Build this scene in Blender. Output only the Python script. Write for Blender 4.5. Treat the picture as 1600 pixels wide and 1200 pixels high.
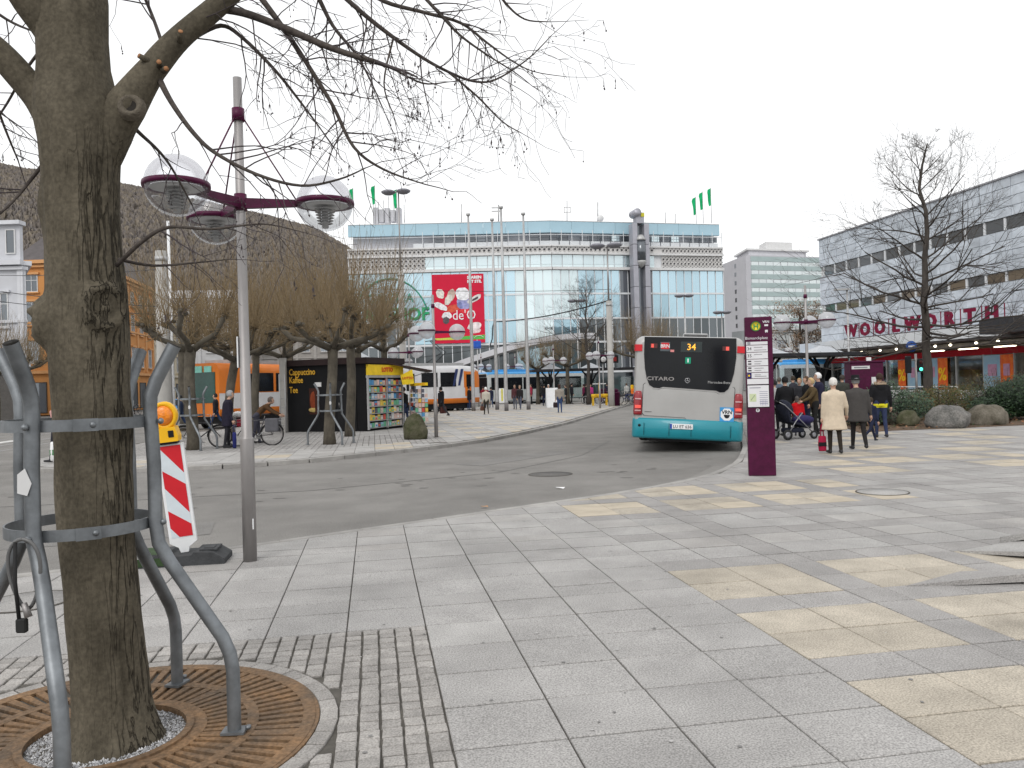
import bpy, bmesh, math, random
import numpy as np
from mathutils import Vector, Matrix, Euler, noise
R = math.radians
PI = math.pi
scene = bpy.context.scene
for o in list(bpy.data.objects):
    bpy.data.objects.remove(o)
COL = scene.collection

# ------------------------------------------------------------------ camera
CAM_H = 1.62
F_PX = 1250.0          # focal length for a 1600 px wide frame
ROLL = 0.0279
PITCH = 0.0024
cam_d = bpy.data.cameras.new('camera')
cam_d.sensor_width = 36.0
cam_d.lens = 36.0 * F_PX / 1600.0
cam_d.clip_start = 0.05
cam_d.clip_end = 4000.0
cam = bpy.data.objects.new('camera', cam_d)
COL.objects.link(cam)
cam.matrix_world = Matrix.Translation((0, 0, CAM_H)) @ Matrix.Rotation(R(90) + PITCH, 4, 'X') @ Matrix.Rotation(-ROLL, 4, 'Z')
scene.camera = cam
scene.render.resolution_x = 1024
scene.render.resolution_y = 768

# ------------------------------------------------------------------ sky: closed bright overcast
world = bpy.data.worlds.new('World')
scene.world = world
world.use_nodes = True
wn = world.node_tree.nodes
wl = world.node_tree.links
wn.clear()
sky = wn.new('ShaderNodeTexSky')
sky.sky_type = 'NISHITA'
sky.sun_disc = False
SUN_EL, SUN_AZ = 42.0, 200.0
sky.sun_elevation = R(SUN_EL)
sky.sun_rotation = R(SUN_AZ)
sky.air_density = 1.0
sky.dust_density = 5.0
hs = wn.new('ShaderNodeHueSaturation')
hs.inputs['Saturation'].default_value = 0.18
mx = wn.new('ShaderNodeMix')
mx.data_type = 'RGBA'
mx.inputs['Factor'].default_value = 0.80
mx.inputs['B'].default_value = (12.4, 12.5, 12.6, 1)     # even cloud layer
bg = wn.new('ShaderNodeBackground')
bg.inputs['Strength'].default_value = 0.10
wo = wn.new('ShaderNodeOutputWorld')
wl.new(sky.outputs[0], hs.inputs['Color'])
wl.new(hs.outputs[0], mx.inputs['A'])
wl.new(mx.outputs['Result'], bg.inputs['Color'])
wl.new(bg.outputs[0], wo.inputs['Surface'])

sun_d = bpy.data.lights.new('sun', 'SUN')
sun_d.energy = 0.9
sun_d.angle = R(25)
sun_d.color = (1.0, 0.97, 0.93)
sun = bpy.data.objects.new('sun', sun_d)
COL.objects.link(sun)
sun.rotation_euler = (R(90 - SUN_EL), 0, R(180 - SUN_AZ))
sun.location = (0, 0, 60)

scene.render.engine = 'CYCLES'
scene.view_settings.view_transform = 'Standard'
scene.view_settings.look = 'None'
scene.view_settings.exposure = 0.12
scene.view_settings.gamma = 1.0
scene.view_settings.use_curve_mapping = False
scene.cycles.max_bounces = 6
scene.cycles.transparent_max_bounces = 12
scene.cycles.caustics_reflective = False
scene.cycles.caustics_refractive = False

# ------------------------------------------------------------------ helpers
_cp, _sp, _cr, _sr = math.cos(PITCH), math.sin(PITCH), math.cos(ROLL), math.sin(ROLL)

def _ray(px, py):
    dx, dy = px - 800.0, py - 600.0
    u = dx * _cr - dy * _sr
    v = dx * _sr + dy * _cr
    return u, F_PX * _cp + v * _sp, -v * _cp + F_PX * _sp

def at(px, py, Y):
    """World point seen at a photo pixel, at the measured distance Y."""
    u, y, z = _ray(px, py)
    t = Y / y
    return Vector((u * t, Y, z * t + CAM_H))

def gp(px, py, z=0.0):
    """World point of a photo pixel on the level z."""
    u, y, zz = _ray(px, py)
    t = (z - CAM_H) / zz
    return Vector((u * t, y * t, z))

TH = R(9.85)                      # the paving grid and the street fronts follow this direction
CU, SU = math.cos(TH), math.sin(TH)
def UV(u, v, z=0.0):
    return Vector((u * CU - v * SU, u * SU + v * CU, z))
def toUV(x, y):
    return (x * CU + y * SU, -x * SU + y * CU)

class MB:
    def __init__(s):
        s.v, s.f, s.m, s.s = [], [], [], []
    def add(s, vs, fs, mi=0, sm=False, M=None):
        b = len(s.v)
        if M is not None:
            vs = [tuple(M @ Vector(p)) for p in vs]
        s.v.extend([tuple(p) for p in vs])
        for f in fs:
            s.f.append([i + b for i in f]); s.m.append(mi); s.s.append(sm)
        return s
    def box(s, c, d, mi=0, M=None, ch=0.0):
        x, y, z = c; a, b, h = d[0] / 2, d[1] / 2, d[2] / 2
        if ch <= 0:
            vs = [(x + i * a, y + j * b, z + k * h) for k in (-1, 1) for j in (-1, 1) for i in (-1, 1)]
            fs = [(0, 2, 3, 1), (4, 5, 7, 6), (0, 1, 5, 4), (2, 6, 7, 3), (0, 4, 6, 2), (1, 3, 7, 5)]
            return s.add(vs, fs, mi, False, M)
        bm = bmesh.new()
        bmesh.ops.create_cube(bm, size=1.0, matrix=Matrix.Translation(c) @ Matrix.Diagonal((d[0], d[1], d[2], 1)))
        bmesh.ops.bevel(bm, geom=bm.edges[:], offset=ch, segments=2 if ch > 0.03 else 1, affect='EDGES', profile=0.6)
        bm.verts.index_update()
        vs = [tuple(v.co) for v in bm.verts]; fs = [[v.index for v in f.verts] for f in bm.faces]
        bm.free()
        return s.add(vs, fs, mi, False, M)
    def tube(s, pts, rad, n=8, mi=0, cap=True, sm=True, M=None):
        pts = [Vector(p) for p in pts]
        if not isinstance(rad, (list, tuple)):
            rad = [rad] * len(pts)
        vs, fs = [], []
        t0 = (pts[1] - pts[0]).normalized()
        up = Vector((0, 0, 1)) if abs(t0.z) < 0.9 else Vector((1, 0, 0))
        nx = t0.cross(up).normalized()
        for i, p in enumerate(pts):
            if i == 0: t = pts[1] - pts[0]
            elif i == len(pts) - 1: t = pts[-1] - pts[-2]
            else: t = (pts[i + 1] - pts[i]).normalized() + (pts[i] - pts[i - 1]).normalized()
            t.normalize()
            nx = (nx - t * nx.dot(t))
            if nx.length < 1e-6: nx = t.orthogonal()
            nx.normalize()
            ny = t.cross(nx)
            for k in range(n):
                a = 2 * PI * k / n
                vs.append(p + (nx * math.cos(a) + ny * math.sin(a)) * rad[i])
        for i in range(len(pts) - 1):
            for k in range(n):
                k2 = (k + 1) % n
                fs.append((i * n + k, i * n + k2, (i + 1) * n + k2, (i + 1) * n + k))
        if cap:
            fs.append(tuple(range(n - 1, -1, -1)))
            fs.append(tuple((len(pts) - 1) * n + k for k in range(n)))
        return s.add(vs, fs, mi, sm, M)
    def lathe(s, prof, n=24, c=(0, 0, 0), mi=0, sm=True, M=None, cap=True):
        vs, fs = [], []
        for r, z in prof:
            for k in range(n):
                a = 2 * PI * k / n
                vs.append((c[0] + r * math.cos(a), c[1] + r * math.sin(a), c[2] + z))
        for i in range(len(prof) - 1):
            for k in range(n):
                k2 = (k + 1) % n
                fs.append((i * n + k, i * n + k2, (i + 1) * n + k2, (i + 1) * n + k))
        if cap:
            if prof[0][0] > 1e-4: fs.append(tuple(range(n - 1, -1, -1)))
            if prof[-1][0] > 1e-4: fs.append(tuple((len(prof) - 1) * n + k for k in range(n)))
        return s.add(vs, fs, mi, sm, M)
    def ell(s, c, r, nu=10, nv=7, mi=0, M=None):
        vs, fs = [], []
        vs.append((c[0], c[1], c[2] - r[2]))
        for j in range(1, nv):
            ph = -PI / 2 + PI * j / nv
            for k in range(nu):
                a = 2 * PI * k / nu
                vs.append((c[0] + r[0] * math.cos(ph) * math.cos(a), c[1] + r[1] * math.cos(ph) * math.sin(a), c[2] + r[2] * math.sin(ph)))
        vs.append((c[0], c[1], c[2] + r[2]))
        for k in range(nu):
            fs.append((0, 1 + (k + 1) % nu, 1 + k))
        for j in range(nv - 2):
            for k in range(nu):
                k2 = (k + 1) % nu
                fs.append((1 + j * nu + k, 1 + j * nu + k2, 1 + (j + 1) * nu + k2, 1 + (j + 1) * nu + k))
        t = len(vs) - 1; b = 1 + (nv - 2) * nu
        for k in range(nu):
            fs.append((t, b + k, b + (k + 1) % nu))
        return s.add(vs, fs, mi, True, M)
    def extr(s, poly, o, ex, ey, d, mi=0, sm=False):
        """polygon (a,b) in the plane o+a*ex+b*ey, given the thickness vector d"""
        o, ex, ey, d = Vector(o), Vector(ex), Vector(ey), Vector(d)
        n = len(poly)
        p0 = [o + ex * a + ey * b for a, b in poly]
        vs = p0 + [p + d for p in p0]
        fs = [tuple(range(n - 1, -1, -1)), tuple(range(n, 2 * n))]
        fs += [(i, (i + 1) % n, n + (i + 1) % n, n + i) for i in range(n)]
        return s.add(vs, fs, mi, sm)
    def prism(s, poly, z0, z1, mi=0):
        return s.extr(poly, (0, 0, z0), (1, 0, 0), (0, 1, 0), (0, 0, z1 - z0), mi)
    def loft(s, rings, mi=0, sm=True, cap=True, M=None):
        n = len(rings[0]); vs = [p for r in rings for p in r]; fs = []
        for i in range(len(rings) - 1):
            for k in range(n):
                k2 = (k + 1) % n
                fs.append((i * n + k, i * n + k2, (i + 1) * n + k2, (i + 1) * n + k))
        if cap:
            fs.append(tuple(range(n - 1, -1, -1))); fs.append(tuple((len(rings) - 1) * n + k for k in range(n)))
        return s.add(vs, fs, mi, sm, M)
    def mesh(s, name, mats):
        me = bpy.data.meshes.new(name)
        me.from_pydata(s.v, [], s.f)
        if not isinstance(mats, (list, tuple)): mats = [mats]
        for m in mats: me.materials.append(m)
        me.polygons.foreach_set('material_index', s.m)
        me.polygons.foreach_set('use_smooth', s.s)
        me.update()
        return me
    def build(s, name, mats, parent=None, loc=None, rz=None):
        o = bpy.data.objects.new(name, s.mesh(name, mats))
        COL.objects.link(o)
        if parent is not None: o.parent = parent
        if loc is not None: o.location = loc
        if rz is not None: o.rotation_euler = (0, 0, rz)
        return o

def recalc(o):
    bm = bmesh.new(); bm.from_mesh(o.data); bmesh.ops.recalc_face_normals(bm, faces=bm.faces); bm.to_mesh(o.data); bm.free(); return o

def tag(o, label=None, cat=None, group=None, kind=None):
    if label: o['label'] = label
    if cat: o['category'] = cat
    if group: o['group'] = group
    if kind: o['kind'] = kind
    return o

def thing(name, label, cat, loc=(0, 0, 0), rz=0.0, group=None):
    o = bpy.data.objects.new(name, None)
    COL.objects.link(o)
    o.empty_display_size = 0.2
    o.location = loc; o.rotation_euler = (0, 0, rz)
    return tag(o, label, cat, group)

def kids(o):
    return [c for c in bpy.data.objects if c.parent == o]

def copy_tree(o, parent=None, loc=None, rz=None, label=None, group=None, scale=None):
    c = o.copy(); COL.objects.link(c); c.parent = parent
    if loc is not None: c.location = loc
    if rz is not None: c.rotation_euler = (0, 0, rz)
    if label: c['label'] = label
    if group: c['group'] = group
    if scale: c.scale = (scale,) * 3
    for ch in o.children: copy_tree(ch, c)
    return c

def piece(name, me, parent, loc, rz=0.0):
    o = bpy.data.objects.new(name, me); COL.objects.link(o); o.parent = parent; o.location = loc
    if rz: o.rotation_euler = (0, 0, rz)
    return o

TMP = bpy.data.scenes.new('workbench')
def evaluate(ob):
    """apply modifiers in a scratch scene, away from the big one"""
    TMP.collection.objects.link(ob)
    vl = TMP.view_layers[0]; vl.update()
    me = bpy.data.meshes.new_from_object(ob.evaluated_get(vl.depsgraph))
    TMP.collection.objects.unlink(ob)
    return me

def text_mb(txt, size, depth=0.004, align='CENTER', wid=1.0, bold=0.0):
    """lettering as a mesh in the local XZ plane facing -Y, origin at baseline"""
    cu = bpy.data.curves.new('lettering', 'FONT')
    cu.body = txt; cu.size = size; cu.extrude = depth / 2; cu.align_x = align; cu.resolution_u = 2
    cu.offset = bold
    ob = bpy.data.objects.new('lettering', cu)
    me = evaluate(ob)
    b = MB()
    b.add([(v.co.x * wid, -v.co.z, v.co.y) for v in me.vertices], [list(p.vertices) for p in me.polygons])
    bpy.data.objects.remove(ob); bpy.data.curves.remove(cu); bpy.data.meshes.remove(me)
    return b

def lettering(txt, size, m, parent, loc, rz=0.0, depth=0.006, align='CENTER', wid=1.0, bold=0.0, name='lettering', rot=None):
    o = text_mb(txt, size, depth, align, wid, bold).build(name, m, parent, loc, rz)
    if rot is not None: o.rotation_euler = rot
    return o

# ------------------------------------------------------------------ materials
def mat(name, col, rough=0.6, metal=0.0, var=0.12, vs=6.0, bump=0.0, bs=30.0, spec=0.4, stretch=None, rnd=0.0, col2=None, detail=4.0, emit=None, es=1.0, coat=0.0, speck=None, world=False):
    m = bpy.data.materials.new(name); m.use_nodes = True
    N, L = m.node_tree.nodes, m.node_tree.links
    p = N['Principled BSDF']
    p.inputs['Roughness'].default_value = rough
    p.inputs['Metallic'].default_value = metal
    p.inputs['Specular IOR Level'].default_value = spec
    p.inputs['Coat Weight'].default_value = coat
    c = (col[0], col[1], col[2], 1)
    tc = N.new('ShaderNodeTexCoord'); mp = N.new('ShaderNodeMapping')
    if stretch: mp.inputs['Scale'].default_value = stretch
    src = N.new('ShaderNodeNewGeometry').outputs['Position'] if world else tc.outputs['Object']
    L.new(src, mp.inputs['Vector'])
    nz = N.new('ShaderNodeTexNoise'); nz.inputs['Scale'].default_value = vs; nz.inputs['Detail'].default_value = detail
    nz.inputs['Roughness'].default_value = 0.62
    L.new(mp.outputs[0], nz.inputs['Vector'])
    rp = N.new('ShaderNodeValToRGB')
    c2 = col2 or tuple(min(1, x * (1 + var)) for x in col)
    c1 = tuple(x * (1 - var) for x in col) if col2 is None else col
    rp.color_ramp.elements[0].position = 0.33; rp.color_ramp.elements[1].position = 0.67
    rp.color_ramp.elements[0].color = (*c1, 1); rp.color_ramp.elements[1].color = (*c2, 1)
    L.new(nz.outputs['Fac'], rp.inputs['Fac'])
    out = rp.outputs['Color']
    if speck:
        sc, lo, hi = speck
        n3 = N.new('ShaderNodeTexNoise'); n3.inputs['Scale'].default_value = sc; n3.inputs['Detail'].default_value = 2.0
        L.new(src, n3.inputs['Vector'])
        mr = N.new('ShaderNodeMapRange'); mr.inputs[1].default_value = 0.3; mr.inputs[2].default_value = 0.7; mr.inputs[3].default_value = lo; mr.inputs[4].default_value = hi
        L.new(n3.outputs['Fac'], mr.inputs[0])
        vm = N.new('ShaderNodeVectorMath'); vm.operation = 'SCALE'
        L.new(out, vm.inputs[0]); L.new(mr.outputs[0], vm.inputs['Scale']); out = vm.outputs[0]
    if world:      # broad dirt and damp blotches that run on from piece to piece
        n4 = N.new('ShaderNodeTexNoise'); n4.inputs['Scale'].default_value = 0.7; n4.inputs['Detail'].default_value = 6.0; n4.inputs['Roughness'].default_value = 0.68
        L.new(src, n4.inputs['Vector'])
        mr = N.new('ShaderNodeMapRange'); mr.inputs[1].default_value = 0.34; mr.inputs[2].default_value = 0.62; mr.inputs[3].default_value = 0.83; mr.inputs[4].default_value = 1.06
        L.new(n4.outputs['Fac'], mr.inputs[0])
        vm = N.new('ShaderNodeVectorMath'); vm.operation = 'SCALE'
        L.new(out, vm.inputs[0]); L.new(mr.outputs[0], vm.inputs['Scale']); out = vm.outputs[0]
    if rnd:
        oi = N.new('ShaderNodeObjectInfo')
        mr = N.new('ShaderNodeMapRange'); mr.inputs[3].default_value = 1 - rnd; mr.inputs[4].default_value = 1 + rnd
        L.new(oi.outputs['Random'], mr.inputs[0])
        vm = N.new('ShaderNodeVectorMath'); vm.operation = 'SCALE'
        L.new(out, vm.inputs[0]); L.new(mr.outputs[0], vm.inputs['Scale']); out = vm.outputs[0]
    L.new(out, p.inputs['Base Color'])
    if bump:
        n2 = N.new('ShaderNodeTexNoise'); n2.inputs['Scale'].default_value = bs; n2.inputs['Detail'].default_value = 5.0
        L.new(mp.outputs[0], n2.inputs['Vector'])
        bp = N.new('ShaderNodeBump'); bp.inputs['Strength'].default_value = bump; bp.inputs['Distance'].default_value = 0.02
        L.new(n2.outputs['Fac'], bp.inputs['Height']); L.new(bp.outputs[0], p.inputs['Normal'])
    if emit:
        p.inputs['Emission Color'].default_value = (*emit, 1); p.inputs['Emission Strength'].default_value = es
    return m

def glass_clear(name, tint=(0.95, 0.97, 0.97), refl=0.12, milk=0.0):
    m = bpy.data.materials.new(name); m.use_nodes = True
    N, L = m.node_tree.nodes, m.node_tree.links
    N.clear()
    o = N.new('ShaderNodeOutputMaterial'); t = N.new('ShaderNodeBsdfTransparent'); g = N.new('ShaderNodeBsdfGlossy'); x = N.new('ShaderNodeMixShader')
    t.inputs[0].default_value = (*tint, 1); g.inputs['Roughness'].default_value = 0.06
    lw = N.new('ShaderNodeLayerWeight'); lw.inputs['Blend'].default_value = 0.35
    mr = N.new('ShaderNodeMapRange'); mr.inputs[3].default_value = refl * 0.5; mr.inputs[4].default_value = min(0.85, refl * 5)
    L.new(lw.outputs['Fresnel'], mr.inputs[0]); L.new(mr.outputs[0], x.inputs[0])
    L.new(t.outputs[0], x.inputs[1]); L.new(g.outputs[0], x.inputs[2])
    last = x.outputs[0]
    if milk:
        d = N.new('ShaderNodeBsdfDiffuse'); d.inputs[0].default_value = (0.85, 0.86, 0.88, 1)
        tl = N.new('ShaderNodeBsdfTranslucent'); tl.inputs[0].default_value = (0.85, 0.86, 0.88, 1)
        a = N.new('ShaderNodeMixShader'); a.inputs[0].default_value = 0.5
        L.new(d.outputs[0], a.inputs[1]); L.new(tl.outputs[0], a.inputs[2])
        y = N.new('ShaderNodeMixShader'); y.inputs[0].default_value = milk
        L.new(last, y.inputs[1]); L.new(a.outputs[0], y.inputs[2]); last = y.outputs[0]
    L.new(last, o.inputs[0])
    return m

def glass_pane(name, base, tint, fac=0.5, rough=0.04, rnd=0.15, wob=0.0):
    """coated facade glass: a mirror of the surroundings over a coloured body"""
    m = bpy.data.materials.new(name); m.use_nodes = True
    N, L = m.node_tree.nodes, m.node_tree.links
    p = N['Principled BSDF']; p.inputs['Base Color'].default_value = (*base, 1); p.inputs['Roughness'].default_value = 0.35
    g = N.new('ShaderNodeBsdfGlossy'); g.inputs[0].default_value = (*tint, 1); g.inputs['Roughness'].default_value = rough
    x = N.new('ShaderNodeMixShader')
    oi = N.new('ShaderNodeObjectInfo'); mr = N.new('ShaderNodeMapRange'); mr.inputs[3].default_value = fac - rnd; mr.inputs[4].default_value = min(1, fac + rnd)
    L.new(oi.outputs['Random'], mr.inputs[0]); L.new(mr.outputs[0], x.inputs[0])
    L.new(p.outputs[0], x.inputs[1]); L.new(g.outputs[0], x.inputs[2])
    if wob:
        tc = N.new('ShaderNodeTexCoord'); nz = N.new('ShaderNodeTexNoise'); nz.inputs['Scale'].default_value = 1.3
        L.new(tc.outputs['Object'], nz.inputs['Vector'])
        bp = N.new('ShaderNodeBump'); bp.inputs['Strength'].default_value = wob; bp.inputs['Distance'].default_value = 0.05
        L.new(nz.outputs['Fac'], bp.inputs['Height']); L.new(bp.outputs[0], g.inputs['Normal'])
    L.new(x.outputs[0], N['Material Output'].inputs[0])
    return m

_mc = {}
def cmat(col, rough=0.75, **k):
    k.setdefault('spec', 0.12 if rough >= 0.6 else 0.3)
    key = (tuple(round(c, 3) for c in col), rough, tuple(sorted(k.items())))
    if key not in _mc:
        _mc[key] = mat('colour_%d' % len(_mc), col, rough, **k)
    return _mc[key]

MT = {}
MT['asphalt'] = mat('asphalt', (0.212, 0.203, 0.191), 0.9, var=0.11, vs=0.42, bump=0.35, bs=160, spec=0.25, speck=(70, 0.70, 1.30), detail=7.0, world=True)
MT['road_far'] = MT['asphalt']
MT['slab'] = mat('concrete_slab', (0.345, 0.334, 0.323), 0.85, var=0.11, vs=1.1, bump=0.12, bs=170, spec=0.3, rnd=0.05, speck=(105, 0.62, 1.38), world=True)
MT['slab_yellow'] = mat('yellow_slab', (0.415, 0.372, 0.308), 0.85, var=0.15, vs=2.3, bump=0.12, bs=170, spec=0.3, rnd=0.07, speck=(100, 0.66, 1.34), world=True)
MT['slab_dark'] = mat('dark_slab', (0.308, 0.296, 0.286), 0.85, var=0.12, vs=1.3, bump=0.12, bs=170, spec=0.3, rnd=0.06, speck=(105, 0.64, 1.36), world=True)
MT['slab2'] = mat('pale_slab', (0.355, 0.345, 0.333), 0.85, var=0.10, vs=1.7, bump=0.12, bs=170, spec=0.3, rnd=0.08, speck=(105, 0.64, 1.36), world=True)
MT['joint'] = mat('joint_sand', (0.10, 0.092, 0.08), 0.95, var=0.3, vs=9, bump=0.3, bs=120)
MT['sett'] = mat('sett_stone', (0.325, 0.308, 0.290), 0.85, var=0.14, vs=9, bump=0.25, bs=120, rnd=0.14, speck=(110, 0.68, 1.32), world=True)
MT['kerb'] = mat('kerb_stone', (0.31, 0.298, 0.282), 0.85, var=0.14, vs=3, bump=0.2, bs=90, rnd=0.1, world=True)
MT['steel_galv'] = mat('galvanised_steel', (0.185, 0.198, 0.210), 0.48, 0.65, var=0.32, vs=6, bump=0.05, bs=40)
MT['steel'] = mat('brushed_steel', (0.315, 0.30, 0.295), 0.5, 0.7, var=0.14, vs=5, stretch=(1, 1, 0.25))
MT['steel_dull'] = mat('dull_steel', (0.42, 0.42, 0.42), 0.55, 0.5, var=0.12, vs=4)
MT['purple'] = mat('aubergine_paint', (0.062, 0.0035, 0.030), 0.42, var=0.22, vs=9, spec=0.22, bump=0.06, bs=14)
MT['rust'] = mat('rusty_iron', (0.115, 0.085, 0.060), 0.8, 0.2, vs=3.2, col2=(0.255, 0.150, 0.075), bump=0.4, bs=60, detail=8, speck=(45, 0.7, 1.3))
MT['pit'] = mat('dark_pit', (0.02, 0.017, 0.014), 0.95)
MT['gravel'] = mat('gravel', (0.33, 0.33, 0.34), 0.9, var=0.5, vs=70, bump=0.8, bs=120, detail=2)
MT['white'] = mat('white_paint', (0.74, 0.75, 0.76), 0.5, var=0.05)
MT['offwhite'] = mat('off_white', (0.62, 0.62, 0.62), 0.6, var=0.07, vs=2)
MT['black'] = mat('black_paint', (0.010, 0.010, 0.012), 0.45, var=0.2, spec=0.25)
MT['rubber'] = mat('rubber', (0.018, 0.018, 0.018), 0.85, var=0.2, vs=10)
MT['chrome'] = mat('chrome', (0.6, 0.6, 0.62), 0.2, 0.95, var=0.05)
MT['red'] = mat('signal_red', (0.56, 0.012, 0.022), 0.4, var=0.06)
MT['yellow'] = mat('yellow_plastic', (0.80, 0.44, 0.010), 0.38, var=0.06, vs=4)
MT['globe_low'] = glass_clear('globe_glass', (0.95, 0.96, 0.97), 0.09, 0.05)
MT['globe_up'] = glass_clear('globe_dome', (0.96, 0.96, 0.98), 0.08, 0.12)
MT['globe_far'] = glass_clear('frosted_globe', (0.9, 0.9, 0.92), 0.10, 0.55)
MT['glass_dark'] = mat('dark_glass', (0.007, 0.008, 0.010), 0.12, spec=0.28, var=0.2, vs=1.5)
MT['concrete'] = mat('mast_concrete', (0.36, 0.35, 0.33), 0.85, var=0.14, vs=3, bump=0.15, bs=50, stretch=(1, 1, 0.4))
# ================================================================== GROUND
rnd = random.Random(7)
ROAD_Z = -0.10
near_edge = [(-40.0, 5.2), (-16.0, 6.1), (-8.0, 6.75), (-4.73, 7.33), (-4.27, 7.63), (-2.92, 8.54), (-1.85, 9.36), (-0.86, 10.08), (-0.46, 10.41), (0.40, 11.05), (1.37, 11.77), (2.50, 12.80), (3.50, 14.05), (4.40, 15.9), (5.40, 18.9), (6.4, 22.5), (8.3, 29.6), (10.7, 38.5), (13.5, 48.9), (15.2, 55.0)]
near_poly = near_edge + [(60, 70), (80, 10), (40, -8), (-40, -8)]
isl_edge = [(-12.66, 20.55), (-12.1, 19.6), (-11.22, 18.95), (-10.2, 18.45), (-8.79, 18.2), (-7.35, 18.27), (-6.06, 18.75), (-5.03, 19.45), (-4.00, 20.5), (-2.85, 21.9), (-1.91, 23.25), (-0.85, 25.2), (0.41, 28.7), (2.14, 34.2), (4.57, 44.0), (6.70, 52.67), (9.28, 63.0), (11.0, 70.0)]
isl_poly = isl_edge + [(-2, 72.0), (-2.8, 62.0), (-8.0, 58.0), (-13.8, 54.0), (-13.4, 40), (-13.2, 30), (-12.9, 24)]

def inside(poly, x, y):
    c = False; n = len(poly); j = n - 1
    for i in range(n):
        xi, yi = poly[i]; xj, yj = poly[j]
        if (yi > y) != (yj > y) and x < (xj - xi) * (y - yi) / (yj - yi) + xi: c = not c
        j = i
    return c

def clip_half(pts, a, b):
    """keep the part of polygon pts to the right of the line a->b"""
    ax, ay = a; dx, dy = b[0] - ax, b[1] - ay
    s = lambda p: (p[0] - ax) * dy - (p[1] - ay) * dx
    out = []
    for i in range(len(pts)):
        p, q = pts[i], pts[(i + 1) % len(pts)]
        sp, sq = s(p), s(q)
        if sp >= 0: out.append(p)
        if (sp > 0) != (sq > 0) and abs(sp - sq) > 1e-9:
            t = sp / (sp - sq); out.append((p[0] + (q[0] - p[0]) * t, p[1] + (q[1] - p[1]) * t))
    return out

def seg_near(edge, x, y):
    best = None
    for i in range(len(edge) - 1):
        ax, ay = edge[i]; bx, by = edge[i + 1]; dx, dy = bx - ax, by - ay
        t = max(0, min(1, ((x - ax) * dx + (y - ay) * dy) / (dx * dx + dy * dy)))
        d = (ax + dx * t - x) ** 2 + (ay + dy * t - y) ** 2
        if best is None or d < best[0]: best = (d, i)
    return best

# the road lies under everything as one sheet out to the horizon
b = MB()
b.add([(-900, -60, ROAD_Z), (900, -60, ROAD_Z), (900, 900, ROAD_Z), (-900, 900, ROAD_Z)], [(0, 1, 2, 3)])
road = tag(b.build('road', MT['asphalt']), kind='structure')
# paler worn repair strips of asphalt along the kerb
MT['asphalt2'] = mat('asphalt_patch', (0.225, 0.215, 0.202), 0.9, var=0.14, vs=0.9, bump=0.3, bs=150, speck=(120, 0.84, 1.16))
b = MB()
for off, wd in ((0.0, 0.42),):
    for i in range(3, 13):
        (x0, y0), (x1, y1) = near_edge[i], near_edge[i + 1]
        def nrm(k):
            a = near_edge[max(0, k - 1)]; c = near_edge[min(len(near_edge) - 1, k + 1)]
            d = Vector((c[0] - a[0], c[1] - a[1])).normalized(); return Vector((-d.y, d.x))
        n0, n1 = nrm(i), nrm(i + 1)
        b.add([(x0, y0, ROAD_Z + .004), (x1, y1, ROAD_Z + .004), (x1 + n1.x * wd, y1 + n1.y * wd, ROAD_Z + .004), (x0 + n0.x * wd, y0 + n0.y * wd, ROAD_Z + .004)], [(0, 1, 2, 3)])
b.build('gutter_strip', MT['asphalt2'], road)

# joint lines of sealed cracks and dark tyre-worn arcs are left to the asphalt itself
pave = tag(MB().prism(near_poly, -0.4, -0.014).build('pavement', MT['joint']), kind='structure')
recalc(pave)
isl = tag(MB().prism(isl_poly, -0.4, -0.014).build('island_pavement', MT['joint']), kind='structure')
recalc(isl)

# ---- kerb stones, each a piece
def kerbs(edge, parent, wid, i0, i1, top, step=0.98, gap=0.008, side=-1, rest_from=1e9):
    pts = [Vector((*p, 0)) for p in edge[i0:i1 + 1]]
    L = [0]
    for i in range(len(pts) - 1): L.append(L[-1] + (pts[i + 1] - pts[i]).length)
    def P(s):
        s = max(0, min(L[-1], s))
        for i in range(len(pts) - 1):
            if s <= L[i + 1] + 1e-9:
                return pts[i].lerp(pts[i + 1], (s - L[i]) / (L[i + 1] - L[i]))
    s = 0; out = []
    while s < L[-1] - 0.2:
        e = min(L[-1], s + step)
        a, c = P(s + gap / 2), P(e - gap / 2)
        d = (c - a).normalized(); n = Vector((-d.y, d.x, 0)) * side
        mid = (a + c) / 2
        h = top - (ROAD_Z - 0.05)
        bb = MB(); bb.add([], [])
        bb.box((0, 0, 0), ((c - a).length, wid, h), ch=0.012)
        o = bb.build('kerb_stone', MT['kerb'], parent, (mid.x + n.x * wid / 2, mid.y + n.y * wid / 2, top - h / 2), math.atan2(d.y, d.x))
        out.append(o); s = e
    return out
kerbs(near_edge, pave, 0.13, 2, 17, 0.002)
kerbs(isl_edge, isl, 0.16, 0, 16, 0.004)

# ---- slabs: rows and columns measured off the photograph in the paving's own grid
def ucols(lo, hi):
    es = []; u = 0.31
    while u > lo: u -= 0.53
    while u < 2.43 - 0.01: es.append(u); u += 0.53
    u = 2.43; k = 0
    while u < hi:
        es.append(u); u += (0.53, 0.53, 0.31)[k % 3]; k += 1
    es.append(u)
    return es
def vrows_deco(lo, hi):
    v = 5.57; k = 0
    while v > lo: v -= 1.31
    es = []
    while v < hi:
        es.append(v); v += (0.475, 0.475, 0.36)[k % 3]; k += 1
    es.append(v); return es
def vrows_plain(lo, hi):
    v = 5.50
    while v > lo: v -= 0.48
    es = []; k = 0
    while v < hi:
        es.append(v); v += 0.48 if not (v > 5.6 and k % 5 == 4) else 0.30
        k += 1
    es.append(v); return es
COB = (-9.0, 0.31, -4.0, 5.50)       # sett field in u,v
GC = Vector((-1.975, 3.82, 0))        # centre of the tree grate
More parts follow.
